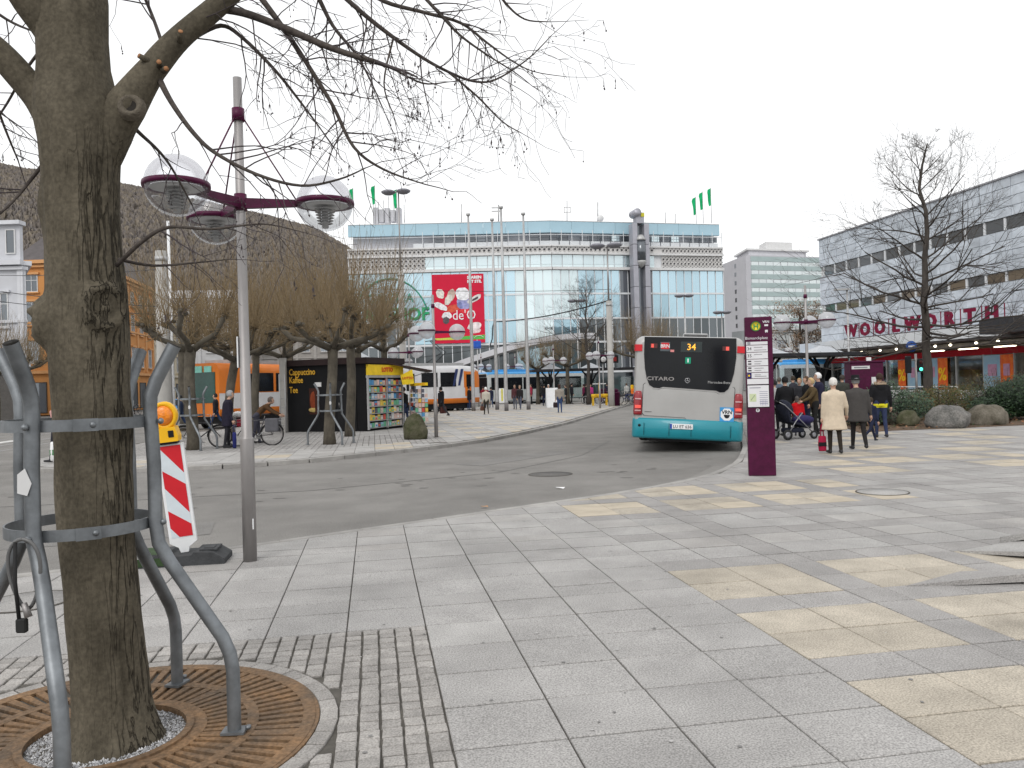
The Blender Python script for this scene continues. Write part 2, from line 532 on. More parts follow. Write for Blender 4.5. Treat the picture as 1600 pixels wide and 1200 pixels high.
def yellow(u, v, ui, vi):
    if ui is None: return False
    blk = ui % 3 < 2 and vi % 3 < 2
    if not blk: return False
    bu, bv = ui // 3, vi // 3
    if v < 6.6: return (bu + bv) % 7 != 5 or u < 5
    if 9.3 < v < 11.8 and u < 7.3: return True
    if 11.8 < v < 14.8 and 7.6 < u < 12.6: return (bu + 2 * bv) % 5 != 0
    if 14.8 < v < 22 and u > 9: return (bu * 3 + bv * 5) % 7 < 3
    return False
slabs = []
U_all = ucols(-14, 34)
i243 = min(range(len(U_all)), key=lambda i: abs(U_all[i] - 2.43))
for (rows, cond, deco) in ((vrows_plain(-3, 20), lambda u: u < 2.43, False), (vrows_deco(-3, 34), lambda u: u >= 2.42, True)):
    v0i = min(range(len(rows)), key=lambda i: abs(rows[i] - 5.57))
    for ui in range(len(U_all) - 1):
        if not cond(U_all[ui] + 1e-6): continue
        for vi in range(len(rows) - 1):
            u0, u1, v0, v1 = U_all[ui], U_all[ui + 1], rows[vi], rows[vi + 1]
            uc, vc = (u0 + u1) / 2, (v0 + v1) / 2
            if COB[0] < uc < COB[1] and COB[2] < vc < COB[3]: continue
            g = 0.0045
            gv = 0.0075
            poly = [tuple(UV(a, c)[:2]) for a, c in ((u0 + g, v0 + gv), (u1 - g, v0 + gv), (u1 - g, v1 - gv), (u0 + g, v1 - gv))]
            c = UV(uc, vc)
            if c.y < -1 or c.y > 48 or abs(c.x) > 1.0 * max(c.y, 0) + 3.0: continue
            ins = [inside(near_poly, *p) for p in poly]
            if not any(ins): continue
            d, si = seg_near(near_edge, c.x, c.y)
            clipped = False
            if d < 0.8:
                a, bb = Vector(near_edge[si]), Vector(near_edge[si + 1])
                n = Vector((bb.y - a.y, -(bb.x - a.x))).normalized() * 0.136
                k0 = len(poly); pp = clip_half(poly, tuple(a + n), tuple(bb + n))
                clipped = pp != poly; poly = pp
                if len(poly) < 3: continue
            kind = 'slab'
            if deco:
                dui, dvi = ui - i243, vi - v0i
                if yellow(uc, vc, dui, dvi): kind = 'slab_yellow'
                elif dui % 3 == 2 or dvi % 3 == 2: kind = 'slab_dark'
            elif rnd.random() < 0.12: kind = 'slab2'
            area = 1.0 / max(0.5, c.y) ** 2.2 * (1 if c.y > 1.8 else 0)
            slabs.append((area, c, poly, clipped, kind, (round(u1 - u0, 3), round(v1 - v0, 3)), uc))
slabs.sort(key=lambda t: -t[0])
_sm = {}
def slab_mesh(poly, c, kind, h=0.014):
    m = MB(); n = len(poly)
    top = [(x - c.x, y - c.y, 0) for x, y in poly]
    cx = sum(p[0] for p in top) / n; cy = sum(p[1] for p in top) / n
    def ins(p, e):
        d = Vector((p[0] - cx, p[1] - cy)); k = max(0, 1 - e / max(1e-4, d.length)); return (cx + d.x * k, cy + d.y * k)
    vs = [(*ins(p, 0.005), 0.0) for p in top] + [(p[0], p[1], -0.004) for p in top] + [(p[0], p[1], -h) for p in top]
    fs = [tuple(range(n))]
    for r in range(2):
        for i in range(n):
            j = (i + 1) % n
            fs.append((r * n + i, (r + 1) * n + i, (r + 1) * n + j, r * n + j))
    m.add(vs, fs); return m
near_slabs = [s for s in slabs if s[0] > 0][:300]
for a, c, poly, clipped, kind, sz, uc in near_slabs:
    key = (kind, sz)
    if clipped: me = slab_mesh(poly, c, kind).mesh('paving_slab', MT[kind])
    else:
        if key not in _sm: _sm[key] = slab_mesh(poly, c, kind).mesh('paving_slab', MT[kind])
        me = _sm[key]
    o = piece('paving_slab', me, pave, (c.x, c.y, rnd.uniform(-0.0022, 0.0014)))
    o.rotation_euler = (rnd.uniform(-.003, .003), rnd.uniform(-.003, .003), rnd.uniform(-.002, .002))
ids = set(id(s[1]) for s in near_slabs)
kk = ['slab', 'slab_yellow', 'slab_dark', 'slab2']
def far_slabs(lst, parent, name, mk):
    m = MB(); r2 = random.Random(3)
    for a, c, poly, clipped, kind, sz, uc in lst:
        n = len(poly); z = r2.uniform(-0.003, 0.001)
        i = kk.index(kind)
        if i == 0: i = r2.choice((0, 0, 4, 5, 3))
        elif i == 1: i = r2.choice((1, 6))
        vs = [(x, y, z) for x, y in poly] + [(x, y, -0.014) for x, y in poly]
        m.add(vs, [tuple(range(n))] + [(q, n + q, n + (q + 1) % n, (q + 1) % n) for q in range(n)], i)
    o = m.build(name, mk, parent); o['kind'] = 'stuff'; return o
MT['slab_b'] = mat('slab_b', (0.332, 0.318, 0.304), 0.85, var=0.10, vs=1.7, spec=0.3, speck=(105, 0.66, 1.34), world=True)
MT['slab_c'] = mat('slab_c', (0.355, 0.342, 0.327), 0.85, var=0.10, vs=1.7, spec=0.3, speck=(105, 0.66, 1.34), world=True)
MT['slab_y2'] = mat('slab_y2', (0.44, 0.385, 0.305), 0.85, var=0.14, vs=2.0, spec=0.3, speck=(150, 0.84, 1.16))
mk = [MT['slab'], MT['slab_yellow'], MT['slab_dark'], MT['slab2'], MT['slab_b'], MT['slab_c'], MT['slab_y2']]
far_slabs([s for s in slabs if id(s[1]) not in ids], pave, 'distant_slabs', mk)

# island slabs, all far enough to be one joined layer
isl_sl = []
PLAZA_YZ = random.Random(11)
for ui in range(-40, 80):
    for vi in range(20, 150):
        u0, v0 = ui * 0.53, vi * 0.49
        uc, vc = u0 + .265, v0 + .245
        c = UV(uc, vc)
        if c.y > 72 or not inside(isl_poly, c.x, c.y): continue
        g = 0.006
        poly = [tuple(UV(a, q)[:2]) for a, q in ((u0 + g, v0 + g), (u0 + .53 - g, v0 + g), (u0 + .53 - g, v0 + .49 - g), (u0 + g, v0 + .49 - g))]
        d, si = seg_near(isl_edge, c.x, c.y)
        if d < 0.8:
            a, bb = Vector(isl_edge[si]), Vector(isl_edge[si + 1])
            n = Vector((-(bb.y - a.y), (bb.x - a.x))).normalized() * 0.166
            poly = clip_half(poly[::-1], tuple(bb + n), tuple(a + n))[::-1]
            if len(poly) < 3: continue
        kind = 'slab'
        bu, bv = ui // 3, vi // 3
        if uc < -1.2 and 22.4 < vc < 33.6 and not (vc < 23.2): kind = 'sett_zone'
        elif ui % 3 < 2 and vi % 3 < 2:
            if d < 3.4 and (bu * 2 + bv) % 5 < 2: kind = 'slab_yellow'
            elif vc > 28 and uc > 2 and (bu + 2 * bv) % 4 < 2: kind = 'slab_yellow'
        elif ui % 3 == 2 or vi % 3 == 2: kind = 'slab2'
        if kind == 'sett_zone' or (-2.5 < uc < 1.9 and 23.3 < vc < 29 and not kind == 'slab_yellow'):
            # small setts round the pollards and the kiosk
            for a in range(3):
                for q in range(3):
                    if len(poly) != 4 or d < 0.5: break
                    w, h = .53 / 3, .49 / 3
                    pp = [tuple(UV(x, y)[:2]) for x, y in ((u0 + a * w + .008, v0 + q * h + .008), (u0 + (a + 1) * w - .008, v0 + q * h + .008), (u0 + (a + 1) * w - .008, v0 + (q + 1) * h - .008), (u0 + a * w + .008, v0 + (q + 1) * h - .008))]
                    isl_sl.append((0, c, pp, 0, 'slab_dark' if PLAZA_YZ.random() < .5 else 'slab', 0, 0))
            continue
        isl_sl.append((0, c, poly, 0, kind, 0, 0))
far_slabs(isl_sl, isl, 'distant_slabs', mk)

# ---- setts round the tree grate
_set = []
su, sv = 0.106, 0.1005
sett_m = []
for k in range(6):
    q = random.Random(k); bb = MB(); hw, hh = su / 2 - .0035, sv / 2 - .0030
    vs = [(-hw + q.uniform(0, .006), -hh + q.uniform(0, .006)), (hw - q.uniform(0, .006), -hh + q.uniform(0, .006)), (hw - q.uniform(0, .006), hh - q.uniform(0, .006)), (-hw + q.uniform(0, .006), hh - q.uniform(0, .006))]
    pl = [tuple((Matrix.Rotation(TH, 2) @ Vector(p))) for p in vs]
    sett_m.append(slab_mesh(pl, Vector((0, 0, 0)), 'sett').mesh('sett', MT['sett']))
nu = 0
for ui in range(0, 40):
    for vi in range(0, 60):
        u = COB[1] - su * (ui + .5); v = COB[3] - sv * (vi + .5)
        c = UV(u, v)
        if c.y < 1.6 or abs(c.x) > 0.75 * c.y + 1.2: continue
        dd = (c - GC).length
        if dd < 1.09: continue
        _set.append((c.y, c, ui, vi))
# ring of wedge setts hugging the grate
ring = []
for k in range(48):
    a0, a1 = 2 * PI * k / 48, 2 * PI * (k + 1) / 48
    poly = []
    for r, a in ((0.988, a0 + .004), (1.075, a0 + .004), (1.075, a1 - .004), (0.988, a1 - .004)):
        poly.append((GC.x + r * math.cos(a), GC.y + r * math.sin(a)))
    c = Vector((GC.x + 1.03 * math.cos((a0 + a1) / 2), GC.y + 1.03 * math.sin((a0 + a1) / 2), 0))
    ring.append((c, poly))
m0 = None
for c, poly in ring:
    o = piece('sett', slab_mesh(poly, c, 'sett').mesh('sett', MT['sett']), pave, (c.x, c.y, rnd.uniform(-.003, .001)))
_set.sort(key=lambda t: t[0])
vis = [t for t in _set if t[1].y > 3.0 and abs(t[1].x) < 0.66 * t[1].y + .1][:252]
vid = set(id(t) for t in vis)
def sett_clip(t, me):
    """setts that meet the ring are cut to its curve"""
    d = t[1] - GC
    if d.length > 1.16: return me
    e = d.normalized(); tv = Vector((-e.y, e.x, 0)); p0 = GC + e * 1.082 - t[1]
    pl = [(me.vertices[4 + k].co.x, me.vertices[4 + k].co.y) for k in range(4)]
    pl = clip_half(pl, (p0.x, p0.y), (p0.x + tv.x, p0.y + tv.y)) if True else pl
    if len(pl) < 3: return None
    return slab_mesh(pl, Vector((0, 0, 0)), 'sett').mesh('sett', MT['sett'])
for t in vis:
    me = sett_clip(t, sett_m[rnd.randrange(6)])
    if me is None: continue
    o = piece('sett', me, pave, (t[1].x, t[1].y, rnd.uniform(-.004, .001)))
    if (t[1] - GC).length > 1.16: o.rotation_euler = (rnd.uniform(-.02, .02), rnd.uniform(-.02, .02), rnd.choice((0, PI)) + rnd.uniform(-.02, .02))
b = MB()
for t in _set:
    if id(t) in vid: continue
    me = sett_clip(t, sett_m[rnd.randrange(6)])
    if me is None: continue
    b.add([(v.co.x + t[1].x, v.co.y + t[1].y, v.co.z + rnd.uniform(-.003, .0)) for v in me.vertices], [list(p.vertices) for p in me.polygons])
# fill between the square field and the ring
o = b.build('remaining_setts', MT['sett'], pave); o['kind'] = 'stuff'

# ---- raised broken slabs at the right edge
def raised(poly, z0, z1, name='raised_slab', m='slab2'):
    c = sum((Vector((*p, 0)) for p in poly), Vector()) / len(poly)
    bb = MB(); n = len(poly)
    vs = [(p[0] - c.x, p[1] - c.y, max(-0.01, z - .06)) for p, z in zip(poly, z1)] + [(p[0] - c.x, p[1] - c.y, z) for p, z in zip(poly, z1)]
    bb.add(vs, [tuple(range(n - 1, -1, -1)), tuple(range(n, 2 * n))] + [(i, (i + 1) % n, n + (i + 1) % n, n + i) for i in range(n)])
    return bb.build(name, MT[m], pave, (c.x, c.y, z0))
raised([(4.02, 7.27), (4.75, 6.55), (6.0, 6.9), (5.6, 7.75), (4.6, 7.55)], 0.0, [0.010, 0.12, 0.16, 0.09, 0.012])
raised([(4.60, 7.62), (5.05, 7.25), (6.5, 7.5), (6.2, 8.1)], 0.0, [0.05, 0.22, 0.26, 0.14])
raised([(2.98, 6.13), (3.86, 6.11), (5.2, 6.3), (5.0, 6.66), (4.45, 6.55), (3.6, 6.52)], 0.0, [0.008, 0.075, 0.10, 0.03, 0.012, 0.008], m='slab_dark')
# ---- manhole covers
def manhole(px0, px1, py, m, parent, label=None, z=0.003):
    a, c = gp(px0, py), gp(px1, py)
    r = (c - a).length / 2; o = (a + c) / 2
    bb = MB()
    bb.lathe([(r * .935, 0.004), (r * .935, 0.0)], 40)
    bb.lathe([(r * .95, 0.0), (r * .95, .004), (r, .004), (r, 0)], 40, cap=False, mi=1)
    t = bb.build('manhole_cover', [m, MT['joint']], parent, (o.x, o.y, z))
    return t
manhole(1337, 1421, 769, MT['slab2'], pave)
manhole(-18, 106, 940, MT['slab2'], pave)
manhole(826, 894, 733, cmat((.13,.125,.12),.8), road, z=ROAD_Z + .003)
# ---- tram street: rails and lane markings on the road to the left
MT['line'] = mat('road_marking', (0.55, 0.55, 0.53), 0.8, var=0.2, vs=4)
b = MB()
for u in (-17.4, -15.95, -13.9, -12.45):
    q = []
    for v in (22, 120):
        for d in (-.035, .035): q.append(tuple(UV(u + d, v, ROAD_Z + .006)))
    b.add(q, [(0, 1, 3, 2)])
b.build('tram_rail', MT['steel_dull'], road)
b = MB()
for k in range(9):
    q = [tuple(UV(-24 + a, 33 + k * .0 + c, ROAD_Z + .005)) for a, c in ((k * 1.1, 0), (k * 1.1 + .55, 0), (k * 1.1 + .55, 4.0), (k * 1.1, 4.0))]
    b.add(q, [(0, 1, 2, 3)])
b.build('crossing_marking', MT['line'], road)
# ---- old gum spots and stains trodden into the slabs, and drips on the road
q = random.Random(77); b = MB()
for k in range(230):
    y = 2.6 + 12 * q.random() ** 1.3; x = q.uniform(-.7, .7) * y
    if not inside(near_poly, x, y) or (Vector((x, y, 0)) - GC).length < 1.1: continue
    r = q.uniform(.005, .014); n = 7; mi = 0 if q.random() < .6 else 1
    b.add([(x + r * q.uniform(.7, 1.2) * math.cos(2 * PI * i / n), y + r * q.uniform(.7, 1.2) * math.sin(2 * PI * i / n), .0042) for i in range(n)], [tuple(range(n))], mi)
b.build('gum_spots', [cmat((.22, .215, .21), .9), cmat((.44, .43, .42), .9)], pave)['kind'] = 'stuff'
b = MB()
for k in range(90):
    t = q.random(); x = -12 + 16 * t + q.gauss(0, 1.2); y = 13.2 + 3.0 * (t - .3) ** 2 * 3 + q.gauss(0, 1.0)
    if inside(near_poly, x, y) or inside(isl_poly, x, y): continue
    r = q.uniform(.015, .09); n = 9
    b.add([(x + r * 1.5 * q.uniform(.6, 1.2) * math.cos(2 * PI * i / n), y + r * q.uniform(.6, 1.2) * math.sin(2 * PI * i / n), ROAD_Z + .0045) for i in range(n)], [tuple(range(n))])
b.build('oil_drips', cmat((.165, .158, .15), .75), road)['kind'] = 'stuff'
# sealed seams and a patch left by road works
MT['seam'] = mat('bitumen_seam', (.15, .145, .137), .7, var=.2, vs=8)
MT['patch'] = mat('asphalt_repair', (.185, .178, .169), .9, var=.12, vs=1.2, bump=.3, bs=150, speck=(80, .75, 1.25))
def roadstrip(name, pts, w, m, z):
    b = MB(); P = [Vector((*p, 0)) for p in pts]
    for i in range(len(P) - 1):
        d = (P[i + 1] - P[i]).normalized(); n = Vector((-d.y, d.x, 0)) * w / 2
        b.add([(*(P[i] - n)[:2], z), (*(P[i + 1] - n)[:2], z), (*(P[i + 1] + n)[:2], z), (*(P[i] + n)[:2], z)], [(0, 1, 2, 3)])
    return b.build(name, m, road)
roadstrip('sealed_seam', [(-14, 12.6), (-8, 12.9), (-3.5, 13.9), (-.3, 16.0), (1.6, 19.2), (2.9, 24)], .035, MT['seam'], ROAD_Z + .005)
roadstrip('repair_patch', [(-6.2, 9.6), (-3.9, 10.3)], 1.0, MT['patch'], ROAD_Z + .004)
roadstrip('repair_patch', [(-1.0, 17.6), (1.3, 20.6)], .8, MT['patch'], ROAD_Z + .004)
roadstrip('repair_patch', [(-13.5, 11.0), (-10.5, 11.5)], 1.5, MT['patch'], ROAD_Z + .004)
# ---- litter
def scrap(name, label, px, py, z, col, s):
    p = gp(px, py, z); q = random.Random(px)
    bb = MB(); n = 7
    vs = [(math.cos(a) * s * q.uniform(.6, 1.1), math.sin(a) * s * .6 * q.uniform(.6, 1.1), q.uniform(.004, .035)) for a in [2 * PI * k / n for k in range(n)]] + [(0, 0, .03)]
    bb.add(vs, [(k, (k + 1) % n, n) for k in range(n)]).build(name, cmat(col), None, (p.x, p.y, z + .002))
    tag(bpy.context.scene.objects[-1] if False else [o for o in COL.objects if o.type == 'MESH'][-1], label, 'litter')
scrap('paper_scrap', 'crumpled white paper scrap lying on the asphalt road', 875, 764, ROAD_Z, (.75, .75, .75), .10)
scrap('dry_leaf', 'single dry brown leaf at the near road edge', 757, 794, ROAD_Z, (.45, .27, .15), .07)
# ================================================================== HILL
def hill():
    xs = np.linspace(-620, 60, 120); ys = np.linspace(330, 760, 40)
    crest = [(-620, 150), (-420, 138), (-253, 116), (-229, 109), (-192, 104), (-173, 100), (-148, 93), (-119, 86), (-94, 78), (-80, 69), (-66, 61), (-50, 55), (-20, 44), (60, 20)]
    def H(x, y):
        k = np.interp(x * 400 / y, [c[0] for c in crest], [c[1] for c in crest]) * (y / 400.0)
        t = min(1, max(0, (y - 330) / 170)); t = t * t * (3 - 2 * t)
        f = k * t * (500.0 / y if y > 500 else 1.0) * (400.0 / 500 if y >= 500 else 400.0 / y if y > 400 else 1)
        return f * 1.18 + 5 * noise.noise(Vector((x * .02, y * .02, 0)))
    # crest height must be met at its own distance: y = 500
    def Hc(x, y):
        k = np.interp(x * 400 / 500.0, [c[0] for c in crest], [c[1] for c in crest]) * 500 / 400.0
        t = min(1, max(0, (y - 330) / 170)); t = t * (2 - t)
        b = max(0, (y - 500) / 260)
        return -1 + (k + 1) * t * (1 - .35 * b) + 3.0 * noise.noise(Vector((x * .02, y * .02, 0))) * t
    m = MB(); nx, ny = len(xs), len(ys)
    vs = [(x, y, Hc(x, y)) for y in ys for x in xs]
    fs = [(j * nx + i, j * nx + i + 1, (j + 1) * nx + i + 1, (j + 1) * nx + i) for j in range(ny - 1) for i in range(nx - 1)]
    m.add(vs, fs, 0, True)
    o = tag(m.build('hill', mat('wooded_hill', (.20, .176, .158), .95, vs=.05, col2=(.235, .205, .178))), kind='structure')  # hill and forest colours lightened in place of distance haze
    q = random.Random(4); f = MB()
    for k in range(64000):
        y = 335 + 185 * q.random() ** .8
        x = q.uniform(-610, 20) * y / 500.0
        z = Hc(x, y)
        if z < 1.0: continue
        h = q.uniform(2.2, 4.8); w = h * q.uniform(.20, .42); mi = q.randrange(4); a0 = q.random() * PI
        for a in (a0, a0 + 1.57):
            dx, dy = w * math.cos(a), w * math.sin(a); m1, m2 = q.uniform(.5, .8), q.uniform(.5, .8)
            f.add([(x, y, z - .5), (x + dx, y + dy, z + h * m1), (x + q.uniform(-.4, .4), y, z + h), (x - dx, y - dy, z + h * m2)], [(0, 1, 2, 3)], mi)
    tag(f.build('bare_forest', [mat('wood_a', (.215, .188, .165), .95, vs=.3), mat('wood_b', (.235, .205, .175), .95, vs=.3), mat('wood_c', (.190, .170, .158), .95, vs=.3), mat('wood_d', (.250, .215, .172), .95, vs=.3)]),
        'bare grey-brown winter forest covering the hill at left', 'forest', kind='stuff')
hill()

# ================================================================== FACADE HELPERS
class Face:
    """a facade plane: s along it, d outwards, z up"""
    def __init__(s, P, Q):
        s.P = Vector((P[0], P[1], 0)); v = Vector((Q[0] - P[0], Q[1] - P[1], 0)); s.L = v.length; s.e = v.normalized()
        s.n = Vector((s.e.y, -s.e.x, 0)); s.rz = math.atan2(s.e.y, s.e.x)
    def pt(s, a, z, d=0): return s.P + s.e * a + s.n * d + Vector((0, 0, z))
    def slab(s, b, a0, a1, z0, z1, d0, d1, mi=0):
        vs = [tuple(s.pt(a, z, d)) for d in (d0, d1) for a, z in ((a0, z0), (a1, z0), (a1, z1), (a0, z1))]
        b.add(vs, [(0, 1, 2, 3), (7, 6, 5, 4), (0, 4, 5, 1), (1, 5, 6, 2), (2, 6, 7, 3), (3, 7, 4, 0)], mi)
        return b
    def part(s, name, m, parent, a0, a1, z0, z1, d0, d1):
        return s.slab(MB(), a0, a1, z0, z1, d0, d1).build(name, m, parent)
_boxm = {}
def unit_box(w, d, h, m):
    k = (round(w, 3), round(d, 3), round(h, 3), m.name)
    if k not in _boxm: _boxm[k] = MB().box((0, 0, 0), (w, d, h)).mesh('piece', m)
    return _boxm[k]
def fbox(face, name, m, parent, ac, zc, dc, w, h, d):
    me = unit_box(w, d, h, m)
    return piece(name, me, parent, tuple(face.pt(ac, zc, dc)), face.rz)
def win(face, parent, ac, zc, w, h, frame, glass, d=0.0, bars=True, sill=None, name='window'):
    k = ('win', round(w, 2), round(h, 2), frame.name, bars)
    if k not in _boxm:
        b = MB(); t = .07
        b.box((-w / 2 + t / 2, 0, 0), (t, .10, h)); b.box((w / 2 - t / 2, 0, 0), (t, .10, h)); b.box((0, 0, h / 2 - t / 2), (w - 2 * t, .10, t)); b.box((0, 0, -h / 2 + t / 2), (w - 2 * t, .10, t))
        if bars: b.box((0, 0, 0), (.05, .08, h - 2 * t)); b.box((0, .0, h * .18), (w - 2 * t, .075, .05))
        _boxm[k] = b.mesh('window', frame)
    o = piece(name, _boxm[k], parent, tuple(face.pt(ac, zc, d)), face.rz)
    g = piece('pane', unit_box(w - .1, .03, h - .1, glass), o, (0, .02, 0))
    if sill: piece('sill', unit_box(w + .3, .22, .14, sill), o, (0, -.06, -h / 2 - .08)); piece('lintel', unit_box(w + .36, .26, .2, sill), o, (0, -.06, h / 2 + .14))
    return o

# ================================================================== DEPARTMENT STORE
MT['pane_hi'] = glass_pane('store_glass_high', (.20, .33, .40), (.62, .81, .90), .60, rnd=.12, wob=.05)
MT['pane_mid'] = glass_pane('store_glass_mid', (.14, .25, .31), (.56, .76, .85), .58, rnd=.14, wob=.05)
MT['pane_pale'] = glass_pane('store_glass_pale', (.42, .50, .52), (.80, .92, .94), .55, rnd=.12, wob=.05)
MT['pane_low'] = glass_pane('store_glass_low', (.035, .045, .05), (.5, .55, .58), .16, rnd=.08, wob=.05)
MT['pane_strip'] = glass_pane('store_glass_strip', (.42, .52, .56), (.82, .93, .95), .45, rnd=.1)
MT['pane_dark'] = glass_pane('dark_pane', (.045, .05, .06), (.6, .65, .7), .15, rnd=.06)
MT['fascia'] = mat('blue_fascia', (.36, .53, .62), .4, var=.05, vs=.3)
MT['alu'] = mat('white_aluminium', (.66, .68, .70), .45, var=.05, vs=1)
MT['wallgrey'] = mat('pale_cladding', (.55, .55, .58), .6, var=.06, vs=.6)
MT['ringwhite'] = mat('ring_block_white', (.60, .59, .58), .7, var=.06, vs=2)
MT['hole'] = mat('ring_hole', (.05, .05, .055), .8)
gal = thing('department_store', 'large glass-fronted department store with pale blue roof fascia and red poster', 'building', (0, 0, 0))
A_, B_, C_ = (-21.7, 108.0), (5.84, 108.7), (30.7, 114.8)
f1, f2 = Face(A_, B_), Face(B_, C_)
recalc(MB().prism([(-21.4, 108.6), (5.84, 109.4), (30.3, 115.4), (27.0, 135), (-21.4, 130)], 0, 20.0).build('core', MT['wallgrey'], gal))
recalc(MB().prism([(-21.3, 109.9), (5.6, 110.8), (30.0, 116.7), (27.0, 135), (-21.3, 130)], 20.0, 23.6).build('attic_storey', MT['wallgrey'], gal))
rr = random.Random(2)
for fi, f in enumerate((f1, f2)):
    L = f.L; n = int(L / 1.2); w = L / n
    # roof fascia, in panels
    k = int(L / 2.9); fw = L / k
    for i in range(k):
        fbox(f, 'fascia_panel', MT['fascia'], gal, (i + .5) * fw, 23.25, -.9, fw - .03, 1.55, .5)
    f.part('roof_edge', MT['offwhite'], gal, 0, L, 24.04, 24.12, -1.4, -.6)
    # attic windows, open in groups
    kk_ = int(L / 1.43); aw = L / kk_
    for i in range(kk_):
        if fi == 0 and i < 6: continue
        if rr.random() < .78:
            fbox(f, 'attic_window', MT['pane_dark'] if rr.random() < .85 else MT['pane_strip'], gal, (i + .5) * aw, 21.95, -1.15, aw * .74, .85, .1)
        fbox(f, 'railing_post', MT['alu'], gal, (i + .5) * aw + aw * .5, 21.7, -.05, .07, 2.1, .07)
        fbox(f, 'attic_panel', MT['alu'], gal, (i + .5) * aw, 21.0, -1.14, aw * .9, .85, .08)
    f.part('railing_rail', MT['alu'], gal, 0, L, 22.05, 22.12, -.1, .0)
    f.part('terrace_edge', MT['offwhite'], gal, 0, L, 20.42, 20.62, -1.0, .35)
    f.part('ring_band', MT['ringwhite'], gal, 0, L, 19.62, 20.42, -.4, .12)
    f.part('ledge', MT['offwhite'], gal, 0, L, 19.35, 19.62, -.4, .42)
    f.part('ledge', MT['offwhite'], gal, 0, L, 17.25, 17.62, -.4, .5)
    # window strip
    for i in range(kk_):
        s = (i + .5) * aw
        if (fi == 0 and s < 10.4) or (fi == 1 and s > 14.4): continue
        fbox(f, 'strip_window', MT['pane_strip'], gal, s, 18.65, .0, aw - .12, 1.25, .06)
        fbox(f, 'strip_panel', MT['pane_pale'], gal, s, 17.82, .0, aw - .12, .36, .06)
    f.part('strip_back', MT['alu'], gal, 0, L, 17.6, 19.36, -.3, -.04)
    # curtain wall; row tones painted in for reflected sky above, dark surroundings below
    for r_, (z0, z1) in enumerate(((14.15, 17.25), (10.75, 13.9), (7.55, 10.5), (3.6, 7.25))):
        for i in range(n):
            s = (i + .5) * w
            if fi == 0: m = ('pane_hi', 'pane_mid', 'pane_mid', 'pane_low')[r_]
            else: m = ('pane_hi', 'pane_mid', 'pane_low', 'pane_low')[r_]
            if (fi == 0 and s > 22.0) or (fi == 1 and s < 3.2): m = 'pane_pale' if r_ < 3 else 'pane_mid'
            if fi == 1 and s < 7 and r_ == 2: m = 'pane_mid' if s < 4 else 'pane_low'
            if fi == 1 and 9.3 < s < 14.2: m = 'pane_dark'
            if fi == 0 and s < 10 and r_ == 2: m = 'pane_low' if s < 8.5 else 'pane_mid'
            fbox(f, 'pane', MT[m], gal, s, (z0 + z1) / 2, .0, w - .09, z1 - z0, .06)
        f.part('transom', MT['alu'], gal, 0, L, z1, z1 + .24, -.2, .16)
    for i in range(n + 1):
        fbox(f, 'mullion', MT['alu'], gal, i * w, 10.4, .05, .09, 13.6, .14)
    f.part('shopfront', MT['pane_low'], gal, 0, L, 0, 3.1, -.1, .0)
    f.part('base_transom', MT['alu'], gal, 0, L, 3.1, 3.55, -.2, .5)
# ring-block screens
def ring_field(f, a0, a1, z0, z1, step, nm='ring_screen'):
    f.part('screen_panel', MT['ringwhite'], gal, a0, a1, z0, z1, -.3, .10)
    ring_pts(f, a0, a1, z0, z1, step)
RG = MB(); RH = MB()
def ring_pts(f, a0, a1, z0, z1, step):
    na, nz_ = int((a1 - a0) / step), max(1, int((z1 - z0) / step))
    for i in range(na):
        for j in range(nz_):
            c = f.pt(a0 + (a1 - a0) * (i + .5) / na, z0 + (z1 - z0) * (j + .5) / nz_, .13); r0 = step * .23; r1 = step * .42
            n = 10; vs = []
            for rad, dd in ((r1, 0), (r1 * .85, .10), (r0, .0)):
                for k in range(n):
                    a = 2 * PI * k / n; vs.append(c + f.e * rad * math.cos(a) + Vector((0, 0, rad * math.sin(a))) + f.n * dd)
            RG.add(vs, [(q * n + k, q * n + (k + 1) % n, (q + 1) * n + (k + 1) % n, (q + 1) * n + k) for q in range(2) for k in range(n)])
            vs = [c + f.n * .012 + f.e * r0 * 1.15 * math.cos(2 * PI * k / n) + Vector((0, 0, r0 * 1.15 * math.sin(2 * PI * k / n))) for k in range(n)]
            RH.add(vs, [tuple(range(n))])
            # dark gaps in the corners between rings
            q = step * .5
            vs = [c + f.e * (q + math.cos(t) * step * .17) + Vector((0, 0, q + math.sin(t) * step * .17)) + f.n * .004 for t in (0, PI / 2, PI, 3 * PI / 2)]
            RH.add(vs, [(0, 1, 2, 3)])
ring_field(f1, .2, 10.4, 17.3, 20.3, .55); ring_pts(f1, 10.6, f1.L, 19.66, 20.38, .62)
ring_field(f2, 16.1, f2.L - .1, 17.3, 20.3, .55); ring_pts(f2, .2, 15.0, 19.66, 20.38, .62)
o = RG.build('ring_tiles', MT['ringwhite'], gal); o['kind'] = 'stuff'
o = RH.build('ring_holes', MT['hole'], gal); o['kind'] = 'stuff'
# arched sign
GREEN = mat('sign_green', (.006, .33, .13), .5, var=.05)
TEAL = mat('sign_teal', (.02, .30, .22), .5, var=.05)
c = f1.pt(5.6, 10.2, .5); arc = MB()
arc.tube([c + f1.e * 5.2 * math.cos(t) + Vector((0, 0, 6.3 * math.sin(t))) for t in [R(18) + R(144) * k / 24 for k in range(25)]], .11, 6)
arc.build('sign_arch', TEAL, gal)
lettering('GALERIA', 1.75, TEAL, gal, tuple(f1.pt(5.6, 13.3, .35)), f1.rz, .12, wid=.92, bold=.0)
lettering('KAUFHOF', 2.35, GREEN, gal, tuple(f1.pt(5.6, 10.9, .4)), f1.rz, .2, wid=.98, bold=.06)
